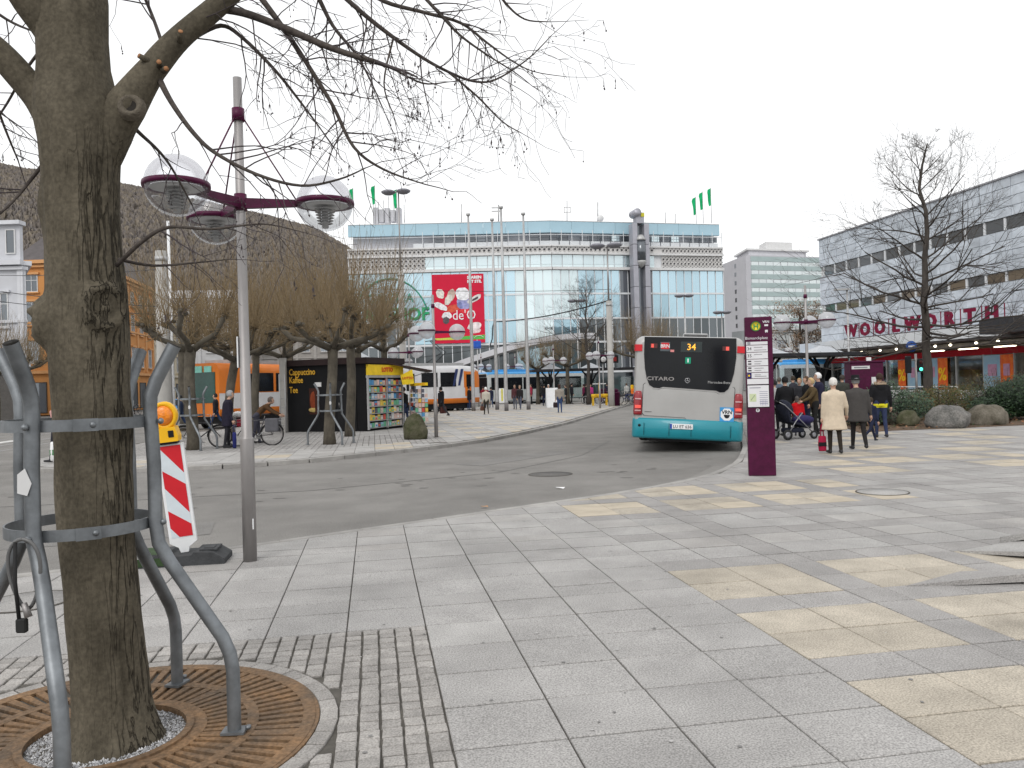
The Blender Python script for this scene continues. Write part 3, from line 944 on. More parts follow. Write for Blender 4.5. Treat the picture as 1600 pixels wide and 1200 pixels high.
# curved entrance canopy in front of the bend
cv = MB(); rings = []
for k in range(25):
    t = k / 24; s = -4 + t * 19; x = -8.5 + t * 19.5; yy = 104.5 - 3.5 * math.sin(t * PI)
    z = 3.6 + 3.9 * math.sin((t * .62 + .02) * PI / 1.28)
    rings.append([(x, yy, z), (x, yy, z + .75), (x, yy + 6, z + .75), (x, yy + 6, z)])
cv.loft(rings, sm=False); recalc(cv.build('curved_canopy', MT['wallgrey'], gal))
# glass lift tower
lt = [f2.pt(s, 0, 1.2) for s in (10.6, 14.2)]
Mlt = Matrix.Translation(f2.pt(12.3, 0, 1.3)) @ Matrix.Rotation(f2.rz, 4, 'Z')
LC = mat('lift_cladding', (.36, .36, .40), .4, .3, var=.08, vs=1)
for x in (-.86, .86):
    for k in range(8):
        b = MB(); b.box((x, 0, 1.7 + k * 2.9), (.72, 1.4, 2.86), M=Mlt, ch=.05); b.build('lift_column', LC, gal)
MB().box((0, .5, 12), (1.0, .5, 23), M=Mlt).build('lift_shaft', MT['pane_dark'], gal)
b = MB(); b.lathe([(0, -1.9), (.42, -1.6), (.70, -1.1), (.70, -.9)], 16, M=Mlt @ Matrix.Translation((0, -.5, 19.2))); b.build('lift_cabin_base', MT['steel_dull'], gal)
b = MB(); b.lathe([(.66, -.9), (.66, 1.9)], 16, M=Mlt @ Matrix.Translation((0, -.5, 19.2))); b.build('lift_cabin', MT['pane_dark'], gal)
b = MB(); b.lathe([(.70, 1.9), (.70, 2.1), (.4, 2.6), (.2, 2.7)], 16, M=Mlt @ Matrix.Translation((0, -.5, 19.2))); b.build('lift_cabin_roof', MT['steel_dull'], gal)
b = MB(); b.box((0, 0, 24.2), (1.1, 1.3, 1.5), M=Mlt, ch=.05); b.build('lift_head', LC, gal)
b = MB(); b.lathe([(.55, -.9), (.55, .9)], 20, M=Mlt @ Matrix.Translation((-.5, 0, 24.9)) @ Matrix.Rotation(R(90), 4, 'X')); b.build('lift_head_drum', LC, gal)
b = MB(); b.box((.3, -.70, 24.6), (.5, .12, .5), M=Mlt); b.build('yellow_emblem', cmat((.55, .5, .05)), gal)
# roof plant and aerials
for (px, py0, py1, Y, r) in ((721, 319, 345, 112, .07), (779, 320, 344, 112, .10), (886, 314, 343, 112, .06), (934, 316, 344, 114, .08), (1040, 332, 347, 118, .06), (1055, 334, 347, 118, .06)):
    p0, p1 = at(px, py1 + 3, Y), at(px, py0, Y)
    b = MB(); b.tube([p0, p1], r, 6)
    if px == 779:
        for dz in (.4, .9): b.box(p1 + Vector((-.4, 0, -dz)), (1.2, .1, .16))
    if px == 886: b.box(p1 + Vector((0, 0, -1.6)), (.9, .08, .08)); b.box(p1 + Vector((0, 0, -.9)), (.9, .08, .08)); b.box(p1 + Vector((-.42, 0, -1.25)), (.08, .08, .8)); b.box(p1 + Vector((.42, 0, -1.25)), (.08, .08, .8))
    b.build('roof_aerial', MT['steel_dull'], gal)
b = MB(); b.ell(at(938, 341, 114), (.5, .3, .5)); b.build('satellite_dish', MT['offwhite'], gal)
b = MB()
for k in range(5):
    p = at(588 + k * 9, 346, 114); b.box(p + Vector((0, 0, .7)), (.7, 1.2, rr.uniform(1.2, 2.4)))
b.build('roof_plant', MT['wallgrey'], gal)['kind'] = 'stuff'
for k in range(7):
    p = at(584 + k * 8, 348, 113); hgt = rr.uniform(2.2, 3.9); b = MB(); b.tube([p, p + Vector((0, 0, hgt))], .05, 5); b.build('roof_aerial', MT['steel_dull'], gal)

# poster
ps = thing('advertising_poster', 'big red advertising poster with clothes and shoes on the glass front', 'poster', f1.pt(14.75, 7.7, .45), f1.rz)
MB().box((0, 0, 4.55), (7.0, .06, 9.3)).build('poster_sheet', cmat((.56, .018, .05), .6, var=.06, vs=.6), ps)
def blob(px, py, rx, ry, col, rot=0, n=14, jag=.12, seed=0):
    """a flat printed patch placed by the poster's own coordinates (81 x 107 px on the photograph)"""
    q = random.Random(seed or int(px * 7 + py)); b = MB()
    vs = []
    for k in range(n):
        a = 2 * PI * k / n; j = 1 + q.uniform(-jag, jag)
        x, z = rx * j * math.cos(a), ry * j * math.sin(a)
        vs.append((px + x * math.cos(rot) - z * math.sin(rot), 0, py + x * math.sin(rot) + z * math.cos(rot)))
    return b.add([(x, -.04 - .008 * (blob.k % 5), z) for x, y, z in vs], [tuple(range(n))])
blob.k = 0
for (x, z, rx, rz_, col, rot) in ((-2.4, 6.6, .55, .65, (.72, .68, .62), .2), (-1.0, 6.3, .5, 1.0, (.55, .42, .36), -.4), (-1.3, 5.8, .45, .8, (.62, .58, .52), -.5), (.6, 6.5, .95, .9, (.74, .74, .76), .3), (.7, 5.3, .9, .95, (.32, .33, .56), .2), (.2, 5.0, .35, .5, (.20, .22, .42), .5), (2.2, 5.8, 1.1, .38, (.62, .60, .58), .5), (2.3, 5.8, .5, .16, (.08, .07, .08), .5), (-2.4, 4.9, 1.0, .42, (.72, .72, .74), -.5), (-.7, 4.6, 1.0, .5, (.60, .10, .06), .2), (.9, 4.2, .8, .3, (.66, .05, .06), 0), (-1.6, 3.6, .7, .55, (.70, .70, .72), .2), (-1.7, 3.0, .45, .5, (.10, .09, .10), 0), (2.1, 2.1, 1.0, .55, (.74, .66, .66), .25), (2.2, 1.5, .8, .35, (.66, .52, .52), .1)):
    blob.k += 1
    blob(x, z, rx, rz_, col, rot).build('printed_garment', cmat(col, .6, var=.25, vs=2.5), ps)
lettering('SPAREN', .52, MT['white'], ps, (2.25, -.06, 8.55), 0, .02, bold=.03, wid=1.05)
lettering('MIT STIL', .52, MT['white'], ps, (2.25, -.06, 8.0), 0, .02, bold=.03, wid=1.0)
lettering("de'O", 1.9, MT['white'], ps, (.75, -.07, 3.05), 0, .02, wid=.85)
b = MB(); b.add([(-3.45, -.045, .35), (3.45, -.045, .35), (3.45, -.045, .95), (-3.45, -.045, .55)], [(0, 1, 2, 3)]); b.build('green_band', cmat((.10, .42, .08), .6), ps)
b = MB(); b.add([(-3.45, -.05, .35), (.2, -.05, .35), (-.6, -.05, .62), (-3.45, -.05, .60)], [(0, 1, 2, 3)]); b.build('yellow_band', cmat((.55, .60, .10), .6), ps)
b = MB(); b.tube([(2.0, -.07, .5), (2.3, -.07, .8), (2.9, -.07, .85), (3.3, -.07, .6)], .04, 4); b.build('printed_arch', MT['white'], ps)

# green flags on the roof
for i, (px, py, Y, lab) in enumerate(((1084, 322, 118, 'left of the three green flags on the right roof end'), (1095, 314, 118, 'middle one of the three green flags on the right roof end'), (1108, 308, 118, 'rightmost green flag on the right end of the store roof'), (550, 308, 112, 'leftmost green flag above the left roof end, nearest the lamp globe'), (584, 304, 112, 'middle green flag above the left roof end of the store'), (618, 310, 112, 'right green flag above the left roof end, beside the twin lamp head'))):
    base = at(px + (4 if px > 1000 else 3), 349, Y)
    t = thing('roof_flag', lab, 'flag', base, 0, 'green flags on the store roof')
    top = at(px + 4, py - 15, Y).z - base.z
    MB().tube([(0, 0, 0), (0, 0, top)], .045, 5).build('flag_pole', MT['steel_dull'], t)
    b = MB(); q = random.Random(i); n = 7; vs = []
    for k in range(n):
        z = top - .1 - k * .42
        w = (.42, .55, .5, .45, .40, .34, .3)[k]
        vs += [(-.03, 0, z), (-.03 - w * .5, .12 * math.sin(k * 1.3 + i), z - .1), (-.03 - w, .16 * math.sin(k * 1.1 + i + 1), z - .18)]
    b.add(vs, [(3 * k + j, 3 * k + j + 1, 3 * k + j + 4, 3 * k + j + 3) for k in range(n - 1) for j in range(2)], 0, True)
    b.build('flag_cloth', cmat((.01, .36, .13), .7, var=.15, vs=2), t)

# ================================================================== OFFICE TOWER (far right)
ot = thing('office_tower', 'pale green-grey office slab with many window bands behind the square', 'building', (0, 0, 0))
SC = 2.0
P0, P1, P2, P3 = (86.0, 290.0), (121.0, 301.0), (124, 330), (83.5, 316.0)
fo, fs_ = Face(P0, P1), Face((83.0, 314.0), P0)
zt = at(1220, 401, 296).z
recalc(MB().prism([P0, P1, P2, (83.0, 314.0)], 0, zt).build('body', mat('tower_cladding', (.46, .46, .49), .6, var=.05, vs=.2), ot))
MT['tw'] = glass_pane('tower_window', (.50, .55, .56), (.80, .86, .86), .40, rnd=.10)
MT['tg'] = mat('tower_spandrel', (.34, .42, .42), .5, var=.08, vs=.3)
for k in range(13):
    z = zt - 1.9 - k * 3.2
    fo.part('spandrel', MT['tg'], ot, 2.0, fo.L - .3, z - .3, z + 1.5, 0, .12)
    for i in range(11):
        w = (fo.L - 2.4) / 11
        fbox(fo, 'window', MT['tw'], ot, 2.1 + (i + .5) * w, z - 1.05, .05, w - .25, 1.3, .12)
    fbox(fs_, 'stair_window', MT['pane_dark'], ot, 14.5, z - .6, .03, 1.5, 1.5, .1)
b = MB(); b.prism([(88, 293), (112, 301), (111, 312), (88, 308)], zt, zt + 2.2); recalc(b.build('roof_storey', MT['wallgrey'], ot))
b = MB(); b.prism([(87, 292), (113, 300.5), (112, 313), (87, 309)], zt + 2.2, zt + 2.8); recalc(b.build('roof_slab', MT['offwhite'], ot))
b = MB(); b.prism([(96, 298), (107, 301.5), (106, 308), (96, 306)], zt + 2.8, zt + 6.0); recalc(b.build('plant_room', MT['offwhite'], ot))

# ================================================================== DISCOUNT STORE at right
ws = thing('retail_building', 'white panelled retail building with red lettering on the right', 'building', (0, 0, 0))
W0 = Vector((25.87, 66.5)); ed = Vector((SU, -CU)); LW = 31.0
fw_ = Face(tuple(W0), tuple(W0 + ed * LW))
bk = Vector((CU, SU)) * 18
recalc(MB().prism([tuple(W0 + Vector((.14, .03))), tuple(W0 + ed * LW + Vector((.14, .03))), tuple(W0 + ed * LW + bk), tuple(W0 + bk)], 3.7, 12.9).build('core', cmat((.16, .17, .18)), ws))
MT['marble'] = mat('pale_panel', (.56, .61, .67), .24, var=.16, vs=.9, rnd=.09, spec=.75, world=True, stretch=(1, 1, 1.6))
pw = 1.27
cols = int(25.5 / pw)
for (z0, z1, nr) in ((10.72, 13.0, 4), (7.55, 9.95, 4), (4.45, 6.92, 4)):
    h = (z1 - z0) / nr
    for j in range(nr):
        for i in range(cols):
            s = i * pw + pw / 2
            fbox(fw_, 'panel', MT['marble'], ws, s, z0 + (j + .5) * h, .0 + rr.uniform(-.008, .008), pw - .03, h - .03, .12)
    fw_.part('far_panels', MT['marble'], ws, cols * pw, LW, z0, z1, -.08, .04)
fw_.part('roof_edge', cmat((.30, .30, .32), .5), ws, -.1, LW, 13.0, 13.1, -.5, .14)
MT['warmpane'] = glass_pane('lit_window', (.17, .13, .085), (.55, .56, .58), .25, rnd=.12)  # warm room light put into the glass colour, nothing glows behind
MT['greypane'] = glass_pane('office_window', (.10, .11, .12), (.6, .63, .66), .28, rnd=.1)
for (z0, z1, warm) in ((9.98, 10.70, 0), (6.95, 7.53, 1)):
    fw_.part('reveal', MT['offwhite'], ws, 0, LW, z0 - .03, z1 + .02, -.25, -.12)
    for i in range(16):
        s = .55 + i * 1.6 + .8
        fbox(fw_, 'window', MT['greypane'] if (not warm or i % 5 in (0, 3)) else MT['warmpane'], ws, s, (z0 + z1) / 2, -.04, 1.32, z1 - z0 - .04, .05)
        fbox(fw_, 'mullion', MT['alu'], ws, s - .8, (z0 + z1) / 2, -.03, .16, z1 - z0, .1)
# canopy and sign
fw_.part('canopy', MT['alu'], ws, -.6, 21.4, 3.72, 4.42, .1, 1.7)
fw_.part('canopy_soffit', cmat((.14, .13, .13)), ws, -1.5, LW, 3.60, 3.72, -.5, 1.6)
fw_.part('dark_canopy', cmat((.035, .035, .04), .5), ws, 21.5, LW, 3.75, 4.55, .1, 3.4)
REDL = mat('sign_crimson', (.19, .004, .034), .45, var=.08, spec=.25)
txt = 'WOOLWORTH'; s0, s1 = 6.35, 20.2
for i, ch in enumerate(txt):
    s = s0 + (s1 - s0) * i / 8
    lettering(ch, 1.22, REDL, ws, tuple(fw_.pt(s, 4.62, 1.45)), fw_.rz, .10, wid=1.16, bold=.055)
    if i < 8 or True:
        fbox(fw_, 'sign_post', REDL, ws, s + (s1 - s0) / 16, 5.0, 1.36, .045, 1.15, .045)
fw_.part('sign_rail', cmat((.08, .07, .07)), ws, s0 - .8, s1 + .9, 4.43, 4.50, 1.38, 1.5)
# shop front
fw_.part('shop_back_wall', cmat((.22, .19, .15)), ws, -.5, LW, 0, 3.6, -7.0, -6.8)
fw_.part('shop_floor', cmat((.25, .23, .2)), ws, -.5, LW, 0, .06, -7.0, -.1)
fw_.part('shop_ceiling', cmat((.45, .43, .40)), ws, -.5, LW, 3.3, 3.55, -7.0, -.2)
fw_.part('red_band', cmat((.30, .012, .02)), ws, 0, LW, 2.72, 3.12, -.15, .0)
fw_.part('sill_wall', MT['offwhite'], ws, 0, LW, 0, .55, -.2, .06)
for i in range(11):
    s = 1.3 + i * 2.35
    o = fbox(fw_, 'shop_pane', glass_clear('shop_glass', (.85, .88, .88), .1) if i == 0 else bpy.data.materials['shop_glass'], ws, s + 1.1, 1.63, -.08, 2.2, 2.15, .03)
    fbox(fw_, 'shop_mullion', MT['steel_dull'], ws, s, 1.63, -.05, .1, 2.2, .12)
ORG = mat('sale_orange', (.62, .055, .012), .6, vs=3.2, col2=(.74, .19, .02)); SKY = mat('sale_blue', (.30, .44, .52), .6, vs=1.4, col2=(.22, .36, .50))
def wposter(s, w, m, lab, pct=False, h=2.05):
    w *= 1.3
    t = thing('shop_poster', lab, 'poster', fw_.pt(s, .62, .02), fw_.rz, 'sale posters in the shop windows')
    MB().box((0, 0, h / 2), (w, .03, h)).build('poster_sheet', m, t)
    if pct: lettering('%', 1.15, cmat((.80, .50, .03)), t, (0, -.03, .6), 0, .01, bold=.02)
    else:
        b = MB(); b.box((0, -.025, 1.15), (w * .5, .01, .7)); b.build('printed_figure', cmat((.45, .25, .35)), t)
labs = [(3.4, .95, SKY, 0, 'pale blue window poster nearest the purple ticket cabinet'), (6.0, .62, ORG, 1, 'orange percent poster left of the traffic light'), (10.1, .62, ORG, 1, 'orange percent poster just right of the traffic light'), (11.4, 1.0, SKY, 0, 'pale blue window poster just left of the tree trunk'), (13.2, .9, SKY, 0, 'pale blue window poster just right of the tree trunk'), (14.2, .7, ORG, 1, 'orange percent poster right of the tree trunk'), (18.5, 1.1, SKY, 0, 'pale blue window poster furthest right, by the dark canopy'), (19.6, .75, ORG, 0, 'orange window poster furthest right, by the dark canopy')]
for s, w, m, pct, lab in labs: wposter(s, w, m, lab, pct)
LAMP = mat('lit_spot', (.9, .85, .7), .4, emit=(1, .88, .66), es=7.0)
for i in range(12):
    b = MB(); b.ell((0, 0, 0), (.09, .09, .07), 8, 6); o = b.build('spot_lamp', LAMP, ws, tuple(fw_.pt(2.5 + i * 1.9 + rr.uniform(-.4, .4), 3.45, .5)))
b = MB()
for i in range(5): fw_.slab(b, 9 + i * 3.2, 10.6 + i * 3.2, 3.24, 3.29, -3.0, -2.8)
b.build('ceiling_tubes', LAMP, ws)['kind'] = 'stuff'
for i in range(9):
    fw_.part('shelf_unit', cmat(rr.choice([(.3, .22, .12), (.35, .3, .2), (.2, .2, .22), (.4, .34, .1)])), ws, 2 + i * 2.5, 3.4 + i * 2.5, .06, 1.3 + rr.random() * .6, -3.4, -2.8)

# ================================================================== OLD TOWN HOUSES at left
MT['wing'] = glass_pane('old_window', (.05, .06, .07), (.6, .65, .7), .22, rnd=.12)
def old_house(label, faces, col, colt, top, rows, spacing, ww, roofcol, depth, name='town_house', ground='shop', quoins=True, core=None):
    """faces: list of (P,Q); rows: list of (zc, h)"""
    t = thing(name, label, 'building', (0, 0, 0))
    m, mt_ = mat('render_%s' % name, col, .85, var=.08, vs=.6), mat('trim_%s' % name, colt, .8, var=.08, vs=1)
    if core: recalc(MB().prism(core, 0, top).build('core', m, t))
    for fi, (P, Q) in enumerate(faces):
        f = Face(P, Q)
        f.part('wall', m, t, 0, f.L, 0, top, -depth, 0)
        for z, h, d in ((top, .35, .55), (top - .4, .25, .3), (4.3, .3, .3), (top * .5 + 1.6, .22, .18)):
            f.part('cornice', mt_, t, -.05, f.L + .05, z - h / 2, z + h / 2, 0, d)
        n = max(1, int(f.L / spacing)); w = f.L / n
        for i in range(n):
            for zc, h in rows:
                win(f, t, (i + .5) * w, zc, ww, h, MT['offwhite'], MT['wing'], .03, sill=mt_)
            if ground == 'shop':
                win(f, t, (i + .5) * w, 1.75, w * .72, 3.1, cmat((.08, .07, .06)), MT['wing'], .03, bars=False, name='shop_window')
        if quoins:
            for i in range(n + 1):
                fbox(f, 'pilaster', mt_, t, min(f.L - .25, max(.25, i * w)), (top + 4.3) / 2, .06, .45, top - 5, .14)
    return t, m, mt_
t, m, mt_ = old_house('orange town house with cornices, seen on both sides of the big trunk', [((-49.5, 80.0), (-42.5, 80.0)), ((-42.5, 80.0), (-46.5, 104.0))], (.52, .235, .075), (.56, .29, .12), 15.3, [(6.3, 2.3), (10.2, 2.3), (13.2, 1.7)], 3.3, 1.25, (.1, .08, .08), .25, core=[(-49.4, 80.3), (-42.8, 80.3), (-46.8, 104.0), (-54, 104)])
b = MB(); b.add([(-49.6, 79.6, 15.5), (-42.1, 79.6, 15.5), (-46.2, 104.4, 15.5), (-54, 104.4, 15.5), (-48.5, 84, 18.8), (-46, 84, 18.8), (-49, 103, 18.8), (-51, 103, 18.8)], [(0, 1, 5, 4), (1, 2, 6, 5), (2, 3, 7, 6), (3, 0, 4, 7), (4, 5, 6, 7)])
b.build('roof', mat('slate_roof', (.085, .075, .075), .8, var=.2, vs=1.5), t)
fA = Face((-49.5, 80.0), (-42.5, 80.0))
fA.part('roof_balustrade', mt_, t, 4.3, 6.9, 15.5, 17.2, -.3, .1)
fB = Face((-42.5, 80.0), (-46.5, 104.0))
for k, (a, w, h) in enumerate(((12.2, .9, .5), (13.3, .5, .36), (14.0, .7, .42), (15.2, .9, .5), (16.2, .5, .36))): fB.part('yellow_sign', cmat((.65, .48, .03)), t, a, a + w, 3.75, 3.75 + h, .05, .3)
MB().tube([fA.pt(3.6, 4.3, .12), fA.pt(3.6, 15.1, .12)], .08, 6).build('downpipe', cmat((.35, .3, .27)), t)
# white corner house far left
t, m, mt_ = old_house('white corner house with arched ground floor at the far left', [((-52.0, 62.0), (-37.6, 62.0)), ((-37.6, 62.0), (-44.6, 72.0))], (.52, .53, .56), (.58, .59, .62), 12.2, [(8.6, 2.6)], 2.9, 1.1, (.1, .1, .1), .25, ground='none', core=[(-52, 62.3), (-37.9, 62.3), (-44.8, 72), (-52, 72)])
fW = Face((-52.0, 62.0), (-37.6, 62.0))
fW.part('attic_wall', m, t, 1.0, 14.1, 12.3, 15.3, -.5, -.1)
fW.part('cornice', mt_, t, .8, 14.3, 15.2, 15.5, -.6, .3)
for i in range(9):
    win(fW, t, 13.4 - i * 1.5, 13.9, .75, 1.9, MT['offwhite'], MT['wing'], -.05, bars=False)
for i in range(5):
    ac = 12.7 - i * 2.9
    pl = [(-1.0, 0), (1.0, 0), (1.0, 2.6)] + [(math.cos(a), 2.6 + math.sin(a)) for a in [PI * k / 10 for k in range(1, 10)]] + [(-1.0, 2.6)]
    b = MB(); b.extr(pl, fW.pt(ac, 0, .04), fW.e, Vector((0, 0, 1)), fW.n * .06); b.build('arch_opening', cmat((.09, .085, .08)), t)
    arcp = [fW.pt(ac + 1.1 * math.cos(a), 2.6 + 1.1 * math.sin(a), .12) for a in [PI * k / 12 for k in range(13)]]
    b = MB(); b.tube(arcp, .12, 5); b.build('arch_trim', mt_, t)
# cream house and pale houses further up the street
t, m, mt_ = old_house('cream town house right of the orange one, behind the concrete mast', [((-46.6, 104.3), (-49.6, 122.0))], (.50, .43, .30), (.55, .50, .40), 13.6, [(6.0, 2.2), (9.4, 2.2), (12.0, 1.5)], 3.2, 1.25, (.1, .1, .1), 6)
b = MB(); b.add([(-46.2, 104.3, 13.7), (-49.3, 122, 13.7), (-56, 122, 13.7), (-53, 104.3, 13.7), (-49, 106, 17), (-51.5, 120, 17)], [(0, 1, 5, 4), (1, 2, 5), (2, 3, 4, 5), (3, 0, 4)]); b.build('roof', cmat((.09, .085, .09), .8), t)
t, m, mt_ = old_house('tall white house with balustrade on top behind the pollards', [((-58.0, 130.0), (-44.0, 132.0))], (.52, .52, .53), (.56, .56, .57), 17.6, [(6.0, 2.2), (9.6, 2.2), (13.2, 2.0)], 3.0, 1.2, (.1, .1, .1), 6)
fT = Face((-58.0, 130.0), (-44.0, 132.0)); fT.part('roof_balustrade', mt_, t, .5, 13.5, 17.8, 18.7, -.3, .1)
t, m, mt_ = old_house('grey row of houses behind the orange tram', [((-44.0, 140.0), (-22.0, 143.0))], (.33, .31, .29), (.38, .36, .34), 12.0, [(6.0, 2.2), (9.6, 2.0)], 3.0, 1.3, (.1, .1, .1), 6)
t, m, mt_ = old_house('plain pale building behind the far bus shelter at right', [((36.0, 118.0), (62.0, 126.0))], (.40, .42, .42), (.45, .46, .46), 9.0, [(6.4, 1.8)], 3.0, 1.6, (.1, .1, .1), 6, ground='shop')
# ================================================================== TREES AND PLANTS
MT['plane_bark'] = mat('plane_bark', (.055, .047, .036), .9, vs=5, col2=(.118, .103, .078), bump=.6, bs=22, stretch=(1, 1, .6))
MT['shoot'] = mat('pollard_shoot', (.150, .106, .056), .85, vs=8, col2=(.245, .180, .100))
MT['shoot2'] = mat('pollard_shoot_grey', (.165, .122, .070), .85, vs=8, col2=(.26, .198, .118))
MT['darkbark'] = mat('dark_bark', (.040, .034, .030), .9, vs=6, col2=(.075, .064, .055), bump=.5, bs=30, stretch=(1, 1, .4))

def pollard(seed, trunk_h, trunk_r, limbs, lean=0.0, shoot_len=(1.3, 2.6), dens=26, sh='shoot', label='', loc=(0, 0, 0), group='pollarded plane trees', rise=1.05, spread=1.0):
    q = random.Random(seed)
    t = thing('pollard_tree', label, 'tree', loc, 0, group)
    b = MB(); pts, rad = [], []
    for k in range(8):
        f = k / 7
        pts.append((lean * f * f + .04 * math.sin(f * 5 + seed), .03 * math.cos(f * 4 + seed), -.05 + trunk_h * f))
        rad.append(trunk_r * (1.25 if k == 0 else 1 - .18 * f + .08 * q.random()))
    rad[-1] *= 1.12
    b.tube(pts, rad, 12); b.build('trunk', MT['plane_bark'], t)
    top = Vector(pts[-1]); crown = MB()
    heads = []
    for i in range(limbs):
        a = 2 * PI * (i + q.uniform(-.25, .25)) / limbs + seed
        L = q.uniform(.9, 1.55) * spread; up = q.uniform(.35, 1.0) * rise
        e = Vector((math.cos(a), math.sin(a), 0))
        p = [top - Vector((0, 0, .12)), top + e * L * .35 + Vector((q.gauss(0, .05), q.gauss(0, .05), up * .18)), top + e * L * .7 + Vector((q.gauss(0, .07), q.gauss(0, .07), up * .42)), top + e * L + Vector((0, 0, up))]
        l = MB(); l.tube(p, [trunk_r * .62, trunk_r * .48, trunk_r * .42, trunk_r * .50], 8)
        # knobbly fist at the end
        for k in range(5):
            s = trunk_r * q.uniform(.32, .6)
            l.ell(p[-1] + Vector((q.gauss(0, .09), q.gauss(0, .09), q.gauss(0, .06))), (s, s, s * .9), 7, 5)
        l.build('limb', MT['plane_bark'], t)['label'] = 'knobbly pollard limb'
        heads.append((p[-1], e, 1.0))
        if q.random() < .7: heads.append((p[2] + Vector((0, 0, .1)), e, .5))
    heads.append((top + Vector((0, 0, .15)), Vector((0, 0, 0)), .5))
    for p, e, wgt in heads:
        for k in range(int(dens * wgt * q.uniform(.8, 1.2))):
            a = q.random() * 2 * PI; sp = abs(q.gauss(0, .52))
            d = Vector((math.cos(a) * sp, math.sin(a) * sp, 1)) + e * q.uniform(0, .45)
            d.normalize()
            L = q.uniform(*shoot_len) * (1 - .25 * min(1, sp))
            if q.random() < .14: d = (d + e * 1.0 + Vector((0, 0, -.7))).normalized(); L *= .5
            s = p + Vector((q.gauss(0, .09), q.gauss(0, .09), q.gauss(0, .05)))
            bend = Vector((q.gauss(0, .08), q.gauss(0, .08), .12))
            pts = [s, s + d * L * .35, s + (d + bend).normalized() * L * .7, s + (d + bend * 1.7).normalized() * L]
            crown.tube(pts, [.0100, .0075, .0055, .0025], 3, cap=False)
            if q.random() < .5:
                m = pts[1]; d2 = (d + Vector((q.gauss(0, .35), q.gauss(0, .35), .1))).normalized()
                crown.tube([m, m + d2 * L * .25, m + d2 * L * .5 + Vector((0, 0, .05))], [.0065, .005, .0025], 3, cap=False)
        for k in range(int(34 * wgt)):
            # short tangled spurs low on the fist
            d = Vector((q.gauss(0, 1), q.gauss(0, 1), q.gauss(-.1, .5))).normalized(); L = q.uniform(.15, .62)
            crown.tube([p, p + d * L * .5, p + d * L + Vector((0, 0, .08))], [.012, .008, .003], 3, cap=False)
    crown.build('crown', MT[sh], t)
    return t
pollard(1, 3.05, .17, 5, .05, (1.5, 3.0), 30, 'shoot', 'pollarded plane tree with bicycle leaning behind the striped warning board', gp(300, 703), spread=1.0)
pollard(2, 2.9, .16, 5, .25, (1.5, 3.0), 34, 'shoot', 'pollarded plane tree leaning right, just left of the man with blue bag', Vector((-9.75, 27.5, 0)))
pollard(3, 3.3, .16, 5, .0, (1.6, 3.1), 34, 'shoot2', 'pollarded plane tree behind the standing man with the blue bag', Vector((-10.1, 31.5, 0)))
pollard(4, 3.05, .17, 6, .12, (1.7, 3.5), 30, 'shoot', 'pollarded plane tree in front of the black kiosk, nearest the road', gp(517, 694), spread=1.05)
pollard(5, 3.3, .165, 5, .10, (1.7, 3.6), 28, 'shoot', 'pollarded plane tree close against the black kiosk wall', Vector((-5.75, 28.3, 0)), spread=1.1)
p6 = pollard(6, 3.4, .18, 6, .05, (1.8, 3.6), 30, 'shoot2', 'pollarded plane tree behind the kiosk, left one', Vector((-10.8, 38.0, 0)), spread=1.3)
for i, (x, y, rz, s, lab) in enumerate(((-7.9, 41.0, 1.1, 1.1, 'pollarded plane tree behind the kiosk, right one'), (-13.2, 47.5, 2.3, 1.4, 'pollarded plane tree beside the orange tram front'), (-15.6, 38.0, 4.0, 1.15, 'pollarded plane tree left of the orange tram'), (-10.0, 50.0, 5.0, 1.5, 'far pollarded tree rising over the kiosk roof centre'), (-18.5, 52.0, .6, 1.4, 'far pollarded tree beyond the tram street'), (-8.6, 54.0, 2.0, 1.3, 'far pollarded tree before the left end of the store'), (-29.5, 48.0, 3.0, 1.0, 'lone pollarded tree at the far left before the white house'), (-33.5, 52.0, 1.0, 1.0, 'pollarded tree at the left picture edge'), (4.6, 66.0, 2.6, .95, 'pollarded tree above the bus shelter with the bare tall tree behind'), (9.6, 60.0, .4, 1.05, 'pollarded tree just left of the silver bus'), (2.2, 68.0, 1.4, .9, 'small pollarded tree left of the bus shelter'), (12.2, 66.0, 3.3, 1.0, 'pollarded tree half hidden behind the silver bus'))):
    copy_tree(p6, None, (x, y, 0), rz, lab, scale=s)

def grow(b, p, d, L, r, lev, q, up=.10, spread=.8, n=5, kids_=(3, 5), rmin=.004, ratio=.62, wig=.10):
    pts, rad = [p], [r]; d = d.normalized(); sub = []
    for i in range(n):
        d = (d + Vector((q.gauss(0, wig), q.gauss(0, wig), q.gauss(up * .4, wig)))).normalized()
        p = p + d * L / n; pts.append(p); rad.append(max(rmin, r * (1 - .6 * (i + 1) / n)))
    b.tube(pts, rad, 6 if r > .03 else (4 if r > .012 else 3), cap=False)
    if lev <= 0: return
    for k in range(q.randint(*kids_)):
        i = q.randint(1, n); s = Vector((q.gauss(0, 1), q.gauss(0, 1), q.gauss(.1, .6))); dd = (pts[i] - pts[i - 1]).normalized()
        s = (s - dd * s.dot(dd)).normalized()
        grow(b, pts[i], dd * (1 - spread * .35) + s * spread, L * q.uniform(.45, .8) * ratio / .62, rad[i] * .7, lev - 1, q, up, spread, max(3, n - 1), kids_, rmin, ratio, wig)

